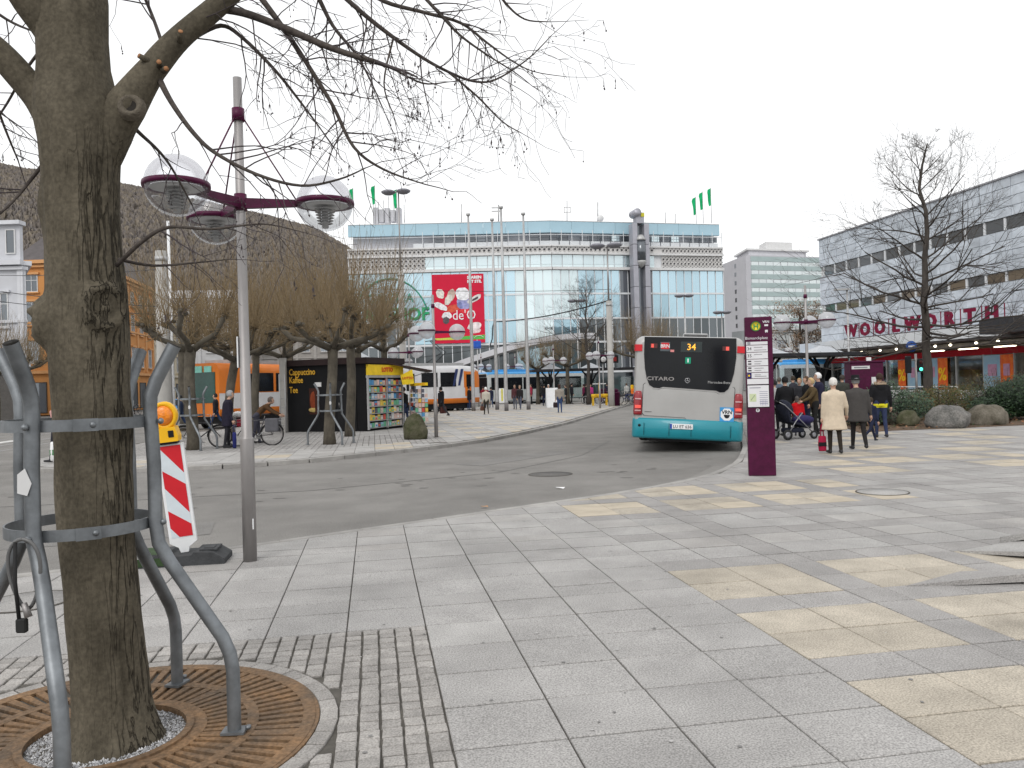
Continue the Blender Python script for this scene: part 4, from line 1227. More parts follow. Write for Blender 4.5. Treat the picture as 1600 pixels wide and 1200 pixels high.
def leader_tree(label, loc, H, r0, seed, Lmax, z0, nb, group=None, droop=-.12, lev=3, m='darkbark'):
    q = random.Random(seed)
    t = thing('bare_tree', label, 'tree', loc, 0, group)
    pts = [(q.gauss(0, .04) * k / 3, q.gauss(0, .04) * k / 3, -.05 + H * .96 * k / 12) for k in range(13)]
    rad = [r0 * (1.2 if k == 0 else (1 - k / 13) ** .8) for k in range(13)]
    b = MB(); b.tube(pts, rad, 12); b.build('trunk', MT[m], t)
    c = MB()
    for k in range(nb):
        f = (k + q.random()) / nb; z = z0 + (H * .95 - z0) * f
        i = min(11, int(z / (H * .96) * 12)); w = z / (H * .96) * 12 - i
        p = Vector(pts[i]).lerp(Vector(pts[i + 1]), w)
        a = k * 2.399 + q.uniform(-.4, .4)
        ln = Lmax * (1 - f) ** .75 * q.uniform(.75, 1.12) + .5
        d = Vector((math.cos(a), math.sin(a), droop + f * 1.25 + q.gauss(0, .1)))
        grow(c, p, d, ln, max(.012, rad[i] * .36), lev, q, .06, .62, 6, (3, 5), .0045, .56, .09)
    c.build('crown', MT[m], t)
    return t
leader_tree('tall bare tree with horizontal branches in front of the retail building', Vector((17.15, 33.0, 0)), 11.7, .20, 12, 3.75, 2.6, 40, lev=3)
leader_tree('bare tree with round open crown in front of the glass store', Vector((5.9, 62.0, 0)), 9.6, .16, 5, 3.2, 3.6, 26, droop=.5, lev=3)

# brown-leaved tree behind the right lamp
def leaf_tree(label, loc, H, rx, seed, n):
    q = random.Random(seed); t = thing('brown_leaf_tree', label, 'tree', loc)
    b = MB(); b.tube([(0, 0, 0), (.05, 0, H * .35), (0, .05, H * .8)], [.22, .17, .06], 9); b.build('trunk', MT['darkbark'], t)
    c = MB()
    for k in range(9):
        a = k * 2.4; grow(c, Vector((0, 0, H * q.uniform(.3, .6))), Vector((math.cos(a), math.sin(a), .9)), rx * 1.2, .06, 2, q, .1, .6, 5, (3, 4), .006)
    lf = MB()
    cl = [(q.gauss(0, .45) * rx, q.gauss(0, .45) * rx, H * q.uniform(.32, .92), q.uniform(.4, .9)) for _ in range(46)]
    for k in range(n):
        x, y, z, s = cl[q.randrange(len(cl))]
        p = Vector((x + q.gauss(0, s * .5), y + q.gauss(0, s * .5), z + q.gauss(0, s * .45))); w = q.uniform(.05, .11)
        u = Vector((q.gauss(0, 1), q.gauss(0, 1), q.gauss(0, 1))).normalized(); v = u.orthogonal().normalized()
        lf.add([p - u * w, p + v * w * .6, p + u * w, p - v * w * .6], [(0, 1, 2, 3)], q.randrange(3))
    c.build('crown', MT['darkbark'], t)
    lf.build('leaves', [cmat((.12, .075, .045)), cmat((.19, .12, .07)), cmat((.30, .22, .16))], t)['kind'] = 'stuff'
leaf_tree('tree with withered brown leaves behind the right lamp globes', Vector((27.5, 76.0, 0)), 9.6, 3.0, 3, 5200)

# ---- planting bed at right: hedge, shrubs, ground cover, leaf litter
bed = [(9.9, 22.9), (11.0, 23.4), (13.0, 23.7), (15.5, 24.2), (19.5, 24.6), (27.0, 24.5), (26.5, 36), (18.0, 37.0), (13.5, 34.0), (11.2, 28.0)]
bo = tag(recalc(MB().prism(bed, -.02, .02).build('planting_bed', mat('bed_soil', (.075, .055, .038), .95, vs=3, col2=(.14, .085, .05), bump=.6, bs=30))), kind='structure')
def shrub(label, loc, rx, ry, h, n, cols, seed, ls=(.03, .07), group='shrubs in the planting bed', lumps=10, name='shrub'):
    q = random.Random(seed); t = thing(name, label, 'shrub', loc, 0, group)
    s = MB()
    for k in range(14):
        a = q.random() * 2 * PI; rr_ = q.random() ** .5
        s.tube([(q.gauss(0, .08) * rx, q.gauss(0, .08) * ry, 0), (math.cos(a) * rx * rr_ * .6, math.sin(a) * ry * rr_ * .6, h * .5), (math.cos(a) * rx * rr_ * .9, math.sin(a) * ry * rr_ * .9, h * q.uniform(.7, 1.02))], [.014, .01, .004], 4, cap=False)
    s.build('stems', MT['darkbark'], t)['kind'] = 'stuff'
    lf = MB(); cl = []
    for k in range(lumps):
        a = q.random() * 2 * PI; r_ = q.random() ** .5
        cl.append((math.cos(a) * rx * r_ * .75, math.sin(a) * ry * r_ * .75, h * q.uniform(.25, .85) * (1 - .35 * r_), q.uniform(.22, .42)))
    for k in range(n):
        x, y, z, w_ = cl[q.randrange(lumps)]
        dv = Vector((q.gauss(0, 1), q.gauss(0, 1), q.gauss(0, 1))).normalized() * (w_ * min(rx, h) * 1.5 * q.uniform(.75, 1.1))
        p = Vector((x + dv.x, y + dv.y, max(.03, z + dv.z * .75))); w = q.uniform(*ls)
        u = (dv.normalized() * .6 + Vector((q.gauss(0, 1), q.gauss(0, 1), q.gauss(0, 1)))).normalized(); v = u.orthogonal().normalized()
        lf.add([p - u * w * .2, p + v * w * .42 + u * w * .35, p + u * w, p - v * w * .42 + u * w * .35], [(0, 1, 2, 3)], q.randrange(len(cols)))
    lf.build('leaves', cols, t)['kind'] = 'stuff'
    return t
G1 = [cmat((.030, .055, .030), .5), cmat((.045, .080, .040), .5), cmat((.065, .105, .060), .5), cmat((.020, .036, .020), .5)]
G2 = [cmat((.020, .042, .018), .45), cmat((.030, .060, .022), .45), cmat((.014, .028, .014), .45)]
G3 = [cmat((.075, .085, .032), .6), cmat((.10, .085, .035), .6), cmat((.05, .06, .025), .6), cmat((.13, .085, .04), .6)]
shrub('bluish green low shrub behind the small mossy boulder', Vector((12.2, 26.3, .1)), 1.5, 1.1, 1.15, 9000, G1, 1, (.035, .08))
shrub('low green shrub at the left end of the planting bed', Vector((11.3, 29.6, .1)), 1.5, 1.2, 1.35, 8000, G1, 2, (.035, .08))
shrub('big dark green bush at the right picture edge', Vector((18.2, 26.8, .1)), 2.1, 1.7, 1.5, 16000, G2, 3, (.035, .08))
shrub('dark green bush above the right boulder', Vector((16.4, 27.4, .1)), 1.0, 1.0, 1.35, 6500, G2, 4, (.035, .08))
shrub('thin brownish shrub behind the middle boulder', Vector((15.0, 28.0, .1)), 1.7, 1.1, 1.0, 5200, G3, 5)
shrub('straggly yellow-green shrub around the tree foot', Vector((17.4, 31.5, .1)), 2.4, 1.4, 1.15, 6500, G3, 6)
shrub('grey-green wispy shrub before the right shop window', Vector((19.0, 31.0, .1)), 1.3, 1.2, 1.9, 3600, G3, 7)
q = random.Random(8); lf = MB()
for k in range(4200):
    x, y = q.uniform(10, 24), q.uniform(23.0, 36)
    if not inside(bed, x, y): continue
    w = q.uniform(.03, .07); a = q.random() * 6.28; tz = q.uniform(.025, .10)
    u = Vector((math.cos(a), math.sin(a), q.uniform(-.4, .4))) * w; v = Vector((-math.sin(a), math.cos(a), q.uniform(-.4, .4))) * w * .6
    p = Vector((x, y, tz)); lf.add([p - u, p + v, p + u, p - v], [(0, 1, 2, 3)], q.randrange(5))
tag(lf.build('leaf_litter', [cmat((.22, .10, .05)), cmat((.30, .16, .09)), cmat((.14, .08, .045)), cmat((.06, .08, .03)), cmat((.04, .06, .025))]), 'red-brown fallen leaves and low ivy covering the planting bed', 'leaf litter', kind='stuff')

# ---- boulders
def boulder(label, loc, r, seed, cols, rot=0, flat=.75):
    q = Vector((seed * 3.1, seed * 1.7, 0)); bm = bmesh.new()
    bmesh.ops.create_icosphere(bm, subdivisions=4, radius=1.0)
    for v in bm.verts:
        n_ = v.co.normalized()
        d = 1 + .22 * noise.noise(n_ * 1.3 + q) + .10 * noise.noise(n_ * 3 + q) + .035 * noise.noise(n_ * 8 + q)
        # some broken facets
        for k in range(4):
            fn = Vector((math.sin(seed * 5 + k * 2.1), math.cos(seed * 3 + k * 1.3), .5 * math.sin(k * 4 + seed))).normalized()
            h = n_.dot(fn) * d
            if h > .80: d -= (h - .80) * .8
        v.co = Vector((n_.x * r[0], n_.y * r[1], n_.z * r[2])) * d
        if v.co.z < -r[2] * .45: v.co.z = -r[2] * .45
    me = bpy.data.meshes.new('boulder'); bm.to_mesh(me); bm.free()
    for p in me.polygons: p.use_smooth = True
    me.materials.append(cols)
    o = bpy.data.objects.new('boulder', me); COL.objects.link(o); o.location = (loc[0], loc[1], loc[2] + r[2] * .43); o.rotation_euler = (0, 0, rot)
    return tag(o, label, 'boulder', 'boulders on the square')
STN = mat('boulder_stone', (.085, .085, .080), .95, vs=2.6, col2=(.20, .19, .178), bump=1.0, bs=9, spec=.15, speck=(24, .7, 1.3), detail=8)
STM = mat('mossy_stone', (.040, .046, .020), .95, spec=.15, vs=2.4, col2=(.125, .115, .082), bump=.7, bs=14, speck=(30, .8, 1.2), detail=8)
STB = mat('brown_stone', (.070, .062, .046), .95, spec=.15, vs=2.6, col2=(.19, .17, .14), bump=.8, bs=10, speck=(30, .8, 1.2), detail=8)
boulder('small moss-green boulder left of the big grey one', gp(1419, 666), (.36, .34, .34), 1, STM)
boulder('big rounded grey boulder at the edge of the planting bed', gp(1482, 668), (.66, .55, .45), 2, STN)
boulder('flat brownish boulder at right under the dark bush', gp(1543, 664), (.64, .55, .44), 3, STB)
boulder('half hidden boulder behind the boy in the fur hood jacket', gp(1385, 664), (.4, .4, .36), 4, STB)
boulder('mossy boulder beside the lamp post in front of the kiosk', gp(650, 686), (.40, .38, .56), 7, STM, .6)
# ================================================================== FOREGROUND
# ---- tree grate: two rings of radial slots in rusty iron
gr = thing('tree_grate', 'round rusty iron tree grate with radial slots around the big trunk', 'tree grate', GC)
N = 96
def grate_mesh():
    bb = MB(); zt, zb = 0.004, -0.05
    def ringband(r0, r1):
        bb.lathe([(r0, zb), (r0, zt), (r1, zt), (r1, zb)], N, cap=False, sm=False)
    ringband(0.905, 0.965); ringband(0.635, 0.69); ringband(0.385, 0.445)
    # raised rim of the inner hole
    bb.lathe([(0.35, zb), (0.35, zt + .012), (0.385, zt + .012), (0.385, zt)], N, cap=False, sm=False)
    for (r0, r1, cnt) in ((0.69, 0.905, 78), (0.445, 0.635, 60)):
        for k in range(cnt):
            a = 2 * PI * k / cnt
            w0 = 2 * PI * r0 / cnt * 0.50 / 2; w1 = 2 * PI * r1 / cnt * 0.58 / 2
            if k % (cnt // 6) == 0: w0 *= 1.75; w1 *= 1.6
            e = Vector((math.cos(a), math.sin(a), 0)); n = Vector((-e.y, e.x, 0))
            ps = [e * (r0 - .002) + n * w0, e * (r0 - .002) - n * w0, e * (r1 + .002) - n * w1, e * (r1 + .002) + n * w1]
            vs = [(p.x, p.y, zt - .0015) for p in ps] + [(p.x, p.y, zb) for p in ps]
            bb.add(vs, [(0, 1, 2, 3)] + [(i, 4 + i, 4 + (i + 1) % 4, (i + 1) % 4) for i in range(4)])
    return bb
recalc(grate_mesh().build('slotted_plate', MT['rust'], gr))
MB().lathe([(0.966, -.04), (0.966, .002), (0.984, .002), (0.984, -.04)], N, cap=False, sm=False).build('outer_frame', MT['rust'], gr)
MB().lathe([(0.36, -.12), (0.98, -.12)], 48, cap=False).build('pit_floor', MT['pit'], gr)
bb = MB(); rg = random.Random(5)
bb.lathe([(0.0, -.012), (0.35, -.016)], 32, cap=False)
for k in range(5200):
    r = math.sqrt(rg.random()) * .345; a = rg.random() * 2 * PI; s = rg.uniform(.004, .0105)
    x, y, z = r * math.cos(a), r * math.sin(a), -.015 + rg.uniform(-.003, .005)
    bb.add([(x + s * rg.uniform(.5, 1), y, z), (x, y + s * rg.uniform(.5, 1), z), (x - s * rg.uniform(.5, 1), y, z), (x, y - s * rg.uniform(.5, 1), z), (x, y, z + s * rg.uniform(.6, 1.1))], [(0, 1, 4), (1, 2, 4), (2, 3, 4), (3, 0, 4)], rg.randrange(3))
tag(bb.build('gravel', [cmat((.46, .46, .47), .9), cmat((.62, .62, .63), .9), cmat((.30, .30, .31), .9)], None, GC), 'grey gravel filling the grate hole at the trunk foot', 'gravel', kind='stuff')

# ---- tree guard
GA = Vector((-2.06, 3.80, 0))
gd = thing('tree_guard', 'galvanised steel tree guard of four bent tubes and two hoops around the big trunk', 'tree guard', GA)
def guard_tube(ang, rf=0.69, rm=0.345, rt=0.455, tr=0.032, hollow=True, foot=None):
    e0 = Vector((math.cos(ang), math.sin(ang), 0)); fa = ang if foot is None else foot
    def E(z, r):
        t = min(1, max(0, (r - rm) / (rf - rm))) ** .5 if z < 1.3 else 0; a = ang * (1 - t) + fa * t; return Vector((math.cos(a), math.sin(a), 0))
    e = e0
    prof = [(rf, 0.0), (rf, .30), (rf - .012, .38), (rf - .045, .46), (rm + .06, .83), (rm + .012, .92), (rm, 1.02), (rm, 1.30), (rm - .012, 1.55), (rm - .008, 1.62), (rm + .018, 1.69), (rm + .05, 1.75), (rt, 1.86)]
    bb = MB(); bb.tube([E(z, r) * r + Vector((0, 0, z)) for r, z in prof], tr, 14, cap=False)
    if hollow:
        top = e * rt + Vector((0, 0, 1.86)); d = (e * (rt - rm - .05) + Vector((0, 0, .11))).normalized()
        bb.tube([top, top - d * .001, top - d * .08], [tr, tr - .006, tr - .006], 14, mi=1)
    return bb
g_ang = [R(2), R(78), R(166), R(266)]
for a in g_ang:
    fa = R(291) if a == R(266) else a
    t = guard_tube(a, foot=fa).build('guard_tube', [MT['steel_galv'], MT['pit']], gd)
    e = Vector((math.cos(fa), math.sin(fa), 0))
    f = MB(); f.box((e.x * .69, e.y * .69, .012), (.11, .085, .012), M=Matrix.Translation((e.x * .69, e.y * .69, 0)) @ Matrix.Rotation(a, 4, 'Z') @ Matrix.Translation((-e.x * .69, -e.y * .69, 0)))
    f.tube([(e.x * .755, e.y * .755, .018), (e.x * .755, e.y * .755, .034)], .014, 6)
    f.build('foot_plate', MT['steel_galv'], t)
    if a == R(266):
        MB().extr([(-.03, -.05), (.012, -.062), (.032, -.01), (.005, .055), (-.028, .03)], GA * 0 + Vector((-.035, -.3815, 1.27)), (1, 0, 0), (0, 0, 1), (0, -.002, 0)).build('torn_sticker', MT['offwhite'], t)
def hoop(z, r, h=.052, th=.008):
    bb = MB(); n = 72
    rr = [[(rad * math.cos(2 * PI * k / n), rad * math.sin(2 * PI * k / n), zz) for k in range(n)] for rad, zz in ((r - th, z - h / 2), (r, z - h / 2), (r, z + h / 2), (r - th, z + h / 2), (r - th, z - h / 2))]
    return bb.loft(rr, cap=False, sm=False)
for z in (1.50, 1.02):
    hp = hoop(z, .318).build('hoop', MT['steel_galv'], gd)
    for a in g_ang + [R(308)]:
        e = Vector((math.cos(a), math.sin(a), 0)); bt = MB()
        bt.ell(e * (.382 if a != R(308) else .322) + Vector((0, 0, z)), (.015, .015, .015), 8, 6)
        bt.build('bolt', MT['steel_galv'], hp)
    a = R(303); e = Vector((math.cos(a), math.sin(a), 0))
    MB().box((0, 0, 0), (.10, .006, .056), M=Matrix.Translation(e * .321 + Vector((0, 0, z))) @ Matrix.Rotation(a + PI / 2, 4, 'Z')).build('hoop_clip', MT['steel_galv'], hp)
# ---- cable lock hanging from the front tube
a = g_ang[3]; e = Vector((math.cos(a), math.sin(a), 0))
LP = GA + e * .405 + Vector((0, 0, 1.0))
lk = thing('cable_lock', 'grey looped cable lock hanging on the front guard tube', 'lock', LP)
pts = []
for k in range(33):
    t = 2 * PI * k / 32
    w = .085 * math.sin(t) * (1 - .35 * (1 - math.cos(t)) / 2 * 1.3)
    pts.append((w, -.012 * math.cos(t), .03 - .15 * (1 - math.cos(t))))
MB().tube(pts, .008, 8, cap=False).build('cable', mat('lock_cable', (.12, .12, .12), .35, var=.1), lk)
MB().tube([(.0, -.012, -.24), (.02, -.014, -.30)], [.011, .016], 8).build('ferrule', MT['steel'], lk)
MB().box((-.012, -.01, -.335), (.045, .028, .06), ch=.006).build('lock_body', MT['rubber'], lk)
MB().tube([(-.03, -.012, .02), (-.034, -.014, -.15), (-.022, -.012, -.31)], .008, 8).build('cable_tail', MT['rubber'], lk)

# ---- the big linden
MT['bark'] = mat('linden_bark', (0.072, 0.062, 0.045), 0.9, vs=5.0, col2=(0.132, 0.114, 0.084), bump=0.45, bs=34, stretch=(1, 1, 0.55), spec=0.15, detail=8, speck=(55, .78, 1.22))
MT['twig'] = mat('linden_twig', (0.060, 0.048, 0.050), 0.8, var=0.2, vs=20)
MT['branchbark'] = mat('limb_bark', (0.050, 0.042, 0.038), 0.88, vs=6.0, col2=(0.098, 0.084, 0.074), bump=0.4, bs=40, stretch=(1, 1, 1), spec=0.15, speck=(60, .8, 1.2))
def add_fissures(m):
    N, L = m.node_tree.nodes, m.node_tree.links; p = N['Principled BSDF']
    tc = N.new('ShaderNodeTexCoord'); mp = N.new('ShaderNodeMapping'); mp.inputs['Scale'].default_value = (30, 30, 2.6); L.new(tc.outputs['Object'], mp.inputs['Vector'])
    nz = N.new('ShaderNodeTexNoise'); nz.inputs['Scale'].default_value = 1.0; nz.inputs['Detail'].default_value = 3.0; L.new(mp.outputs[0], nz.inputs['Vector'])
    def math_(op, a, b=None):
        n = N.new('ShaderNodeMath'); n.operation = op
        for i, v in enumerate((a, b)):
            if v is None: continue
            if isinstance(v, (int, float)): n.inputs[i].default_value = v
            else: L.new(v, n.inputs[i])
        return n.outputs[0]
    cr = N.new('ShaderNodeMapRange'); cr.interpolation_type = 'SMOOTHSTEP'; cr.inputs[2].default_value = .042
    L.new(math_('ABSOLUTE', math_('SUBTRACT', nz.outputs['Fac'], .5)), cr.inputs[0])
    sp = N.new('ShaderNodeSeparateXYZ'); L.new(tc.outputs['Object'], sp.inputs[0])
    # the fissured strip sits on the right flank and fades towards the smooth left side
    mk = N.new('ShaderNodeMapRange'); mk.interpolation_type = 'SMOOTHSTEP'; mk.inputs[1].default_value = -.02; mk.inputs[2].default_value = .10
    L.new(math_('ADD', sp.outputs['X'], math_('MULTIPLY', sp.outputs['Z'], .055)), mk.inputs[0])
    mz = N.new('ShaderNodeMapRange'); mz.inputs[1].default_value = 2.9; mz.inputs[2].default_value = 2.4; L.new(sp.outputs['Z'], mz.inputs[0])
    msk = math_('MULTIPLY', math_('ADD', math_('MULTIPLY', mk.outputs[0], .93), .07), mz.outputs[0])
    dep = math_('MULTIPLY', math_('SUBTRACT', 1.0, cr.outputs[0]), msk)
    old = p.inputs['Base Color'].links[0].from_socket
    vm = N.new('ShaderNodeVectorMath'); vm.operation = 'SCALE'; L.new(old, vm.inputs[0]); L.new(math_('SUBTRACT', 1.0, math_('MULTIPLY', dep, .48)), vm.inputs['Scale']); L.new(vm.outputs[0], p.inputs['Base Color'])
    bp = N.new('ShaderNodeBump'); bp.inputs['Strength'].default_value = .9; bp.inputs['Distance'].default_value = .02; bp.invert = True
    L.new(dep, bp.inputs['Height']); L.new(p.inputs['Normal'].links[0].from_socket, bp.inputs['Normal']); L.new(bp.outputs[0], p.inputs['Normal'])
add_fissures(MT['bark'])
TB = Vector((-1.855, 3.80, 0))
tree = thing('linden_tree', 'big bare linden tree with thick trunk in the left foreground', 'tree', TB)
def trunk_mesh():
    # centre line and half width read off the photograph at distance 3.8
    rows = [(1215, 180, 74), (1176, 180, 65), (1150, 178, 60), (1100, 173, 56), (1020, 167, 54), (920, 160, 53), (830, 153, 53.5), (740, 148, 53.5), (650, 146, 53.5), (600, 142, 53.5), (560, 140, 56), (520, 139, 57), (490, 138, 57), (455, 136, 56), (400, 131, 54), (330, 128, 53), (270, 128, 56), (225, 127, 59), (190, 125, 62), (160, 122, 60), (135, 119, 55), (105, 116, 51), (60, 114, 49), (0, 112, 50), (-80, 108, 46), (-200, 104, 38), (-340, 100, 30), (-480, 100, 22)]
    n = 72; dat = []
    for py, px, hw in rows:
        c = at(px, py, 3.80); dat.append((c.x - TB.x, 0.0, c.z, hw * 3.80 / F_PX))
    dat[0] = (dat[1][0], 0, -.03, dat[1][3] * 1.05)
    # resample
    out = []
    for i in range(len(dat) - 1):
        k = max(2, int((dat[i + 1][2] - dat[i][2]) / .022))
        for j in range(k):
            t = j / k; s = t * t * (3 - 2 * t)
            out.append([dat[i][q] * (1 - s) + dat[i + 1][q] * s for q in range(4)])
    rings = []
    def bump(ang, z, a0, z0, wa, wz, h):
        d = (ang - a0 + PI) % (2 * PI) - PI
        return h * math.exp(-(d / wa) ** 2 - ((z - z0) / wz) ** 2)
    knots = []
    for (px, py, hh) in ((165, 478, .050), (96, 500, .055)):
        p = at(px, py, 3.64); knots.append((p.z, hh))
    for cx, cy, z, r in out:
        ring = []
        for k in range(n):
            a = 2 * PI * k / n
            rr = r
            # burl with ring-shaped callus facing the camera, right of the middle
            d = (a - R(320) + PI) % (2 * PI) - PI
            q = math.hypot(d * r * 1.15, z - knots[0][0])
            rr += (.042 + .02 * noise.noise(Vector((d * 9, z * 22, 0)))) * math.exp(-((q - .088) / .024) ** 2) + .030 * math.exp(-(q / .05) ** 2) - .012 * math.exp(-((q - .052) / .012) ** 2)
            # cut stub on the left
            d = (a - R(196) + PI) % (2 * PI) - PI
            q = math.hypot(d * r * .9, (z - knots[1][0]) * .8)
            rr += (.050 + .03 * noise.noise(Vector((d * 8, z * 20, 4)))) * math.exp(-((q - .06) / .035) ** 2) + .035 * math.exp(-(q / .05) ** 2)
            rr += bump(a, z, R(183), at(80, 325, 3.8).z, .35, .10, .030)
            # root flare
            if z < .25: rr += (.25 - z) ** 2 * .35 * (1 + .5 * math.sin(3 * a + 1.1) + .3 * math.sin(5 * a))
            v = Vector((math.cos(a) * 2.4, math.sin(a) * 2.4, z * 1.6))
            rr += .010 * noise.noise(v) + .006 * noise.noise(v * 3.1)
            # fissured strip on the right half of the front
            d = (a - R(318) + PI) % (2 * PI) - PI
            fis = math.exp(-(d / .55) ** 2) if z < 2.75 else 0
            w = noise.noise(Vector((math.cos(a) * 13, math.sin(a) * 13, z * 1.5))) + .5 * noise.noise(Vector((math.cos(a) * 30, math.sin(a) * 30, z * 5)))
            rr += fis * (.010 * w - .003) - fis * .010 * max(0, -w) ** .5 * (w < 0)
            w2 = noise.noise(Vector((math.cos(a) * 9, math.sin(a) * 9, z * 3.0)) + Vector((7, 0, 0)))
            rr += .004 * w2
            ring.append((cx + rr * math.cos(a), cy + rr * math.sin(a), z))
        rings.append(ring)
    return MB().loft(rings)
trunk = trunk_mesh().build('trunk', MT['bark'], tree)
def limb(name, pts, m=MT['branchbark'], n=14, res=6, wob=.006):
    """pts: (px,py,Y,half width px)"""
    P = [(at(px, py, Y) - TB, (hw if hw > 10 else hw * .82) * Y / F_PX) for px, py, Y, hw in pts]
    out, rad = [], []
    for i in range(len(P) - 1):
        p0 = P[max(0, i - 1)][0]; p1 = P[i][0]; p2 = P[i + 1][0]; p3 = P[min(len(P) - 1, i + 2)][0]
        for j in range(res):
            t = j / res
            q = 0.5 * ((2 * p1) + (p2 - p0) * t + (2 * p0 - 5 * p1 + 4 * p2 - p3) * t * t + (3 * p1 - p0 - 3 * p2 + p3) * t ** 3)
            out.append(q); rad.append((P[i][1] * (1 - t) + P[i + 1][1] * t) * (1 + wob * 12 * noise.noise(q * 5)))
    out.append(P[-1][0]); rad.append(P[-1][1])
    bb = MB(); bb.tube(out, rad, n)
    return bb, out, rad
crown = MB()
rt = random.Random(21)
def twig(p, d, L, r, lev, droop=.25):
    """recursive drooping linden twig"""
    n = max(3, int(L / .06)); pts, rad = [p.copy()], [r]
    d = d.normalized(); kids_ = []
    for i in range(n):
        d = (d + Vector((rt.gauss(0, .13), rt.gauss(0, .13), rt.gauss(0, .10))) + Vector((0, 0, -droop * .12))).normalized()
        if i > n * .65: d = (d + Vector((0, 0, .10))).normalized()
        p = p + d * (L / n); pts.append(p.copy()); rad.append(r * (1 - .65 * (i + 1) / n))
        if lev > 0 and i > 0 and rt.random() < (.50 if lev > 1 else .42):
            s = Vector((rt.gauss(0, 1), rt.gauss(0, 1), rt.gauss(-.35, .7)))
            s = (s - d * s.dot(d)).normalized()
            kids_.append((p.copy(), (d * .75 + s * .75), L * rt.uniform(.28, .55), r * .55))
    crown.tube(pts, [max(q, .0011) for q in rad], 5 if r > .006 else (4 if r > .003 else 3), cap=False)
    for k in kids_:
        twig(k[0], k[1], k[2], k[3], lev - 1, droop * 1.2)
    if lev == 0 and rt.random() < .42:
        # fruit stalks with hanging nutlets and dry bracts
        for q in range(rt.randrange(1, 4)):
            e = p + Vector((rt.gauss(0, .012), rt.gauss(0, .012), -rt.uniform(.03, .06)))
            crown.tube([p, e], [.0009, .0007], 3, cap=False)
            s = rt.uniform(.003, .005)
            crown.ell(e, (s, s, s * 1.1), 5, 4)
            if rt.random() < .5:
                w = rt.uniform(.003, .006); l = rt.uniform(.02, .04); dx = Vector((rt.gauss(0, 1), rt.gauss(0, 1), 0)).normalized()
                crown.add([p, p + dx * w + Vector((0, 0, -l * .5)), p + Vector((0, 0, -l)), p - dx * w + Vector((0, 0, -l * .5))], [(0, 1, 2, 3)])
def clothe(pts, rad, i0, dens, L, droop=.3, lev=2, rmax=.0042):
    dens *= 2.1
    for i in range(i0, len(pts) - 1):
        seg = pts[i + 1] - pts[i]
        for q in range(int(seg.length / .05 * dens + rt.random())):
            d = seg.normalized(); s = Vector((rt.gauss(0, 1), rt.gauss(0, 1), rt.gauss(-.2, .8)))
            s = (s - d * s.dot(d)).normalized()
            twig(pts[i].lerp(pts[i + 1], rt.random()), d * .7 + s, L * rt.uniform(.5, 1.15), min(rmax, rad[i] * .5), lev, droop)
# heavy limbs
bb, a, r = limb('limb', [(105, 225, 3.82, 30), (72, 165, 3.8, 27), (40, 128, 3.78, 23), (0, 84, 3.75, 21), (-60, 30, 3.7, 19), (-150, -60, 3.6, 16)]); bb.build('limb', MT['bark'], tree); clothe(a, r, 18, .25, .7)
bb, a, r = limb('limb', [(150, 265, 3.80, 28), (174, 208, 3.80, 33), (198, 165, 3.79, 30), (238, 108, 3.8, 21), (281, 59, 3.84, 18.5), (350, 0, 3.9, 16), (430, -80, 4.0, 14), (520, -180, 4.1, 11)]); rl = bb.build('limb', MT['bark'], tree); clothe(a, r, 24, .35, .8)
# sawn knot and pruning stubs on the right limb
kp = at(202, 163, 3.705) - TB
kb = MB(); kb.lathe([(.024, -.016), (.034, -.002), (.046, .002), (.056, -.008), (.066, -.035)], 20, (0, 0, 0), M=Matrix.Translation(kp) @ Matrix.Rotation(R(82), 4, 'X') @ Matrix.Rotation(R(10), 4, 'Y') , cap=False)
kb.lathe([(0.0, -.018), (.026, -.014)], 14, M=Matrix.Translation(kp) @ Matrix.Rotation(R(82), 4, 'X'), cap=False, mi=1)
kb.build('knot', [cmat((.125, .108, .085), .9, bump=.6, bs=60), MT['pit']], rl)
cut = cmat((.34, .17, .085), .8)
for px, py, dx, dz in ((236, 98, -.035, .015), (250, 103, .015, .0), (282, 66, .02, .03), (256, 110, .03, -.01)):
    p = at(px, py, 3.76) - TB; q = p + Vector((dx, -.045, dz))
    st = MB(); st.tube([p, q], [.017, .012], 9); st.tube([q, q + (q - p).normalized() * .003], [.0115, .011], 9, mi=1)
    st.build('pruned_stub', [MT['bark'], cut], rl)
bb, a, r = limb('limb', [(112, 130, 3.80, 22), (84, 55, 3.77, 27), (45, 0, 3.7, 25), (0, -60, 3.6, 20)]); bb.build('limb', MT['bark'], tree)
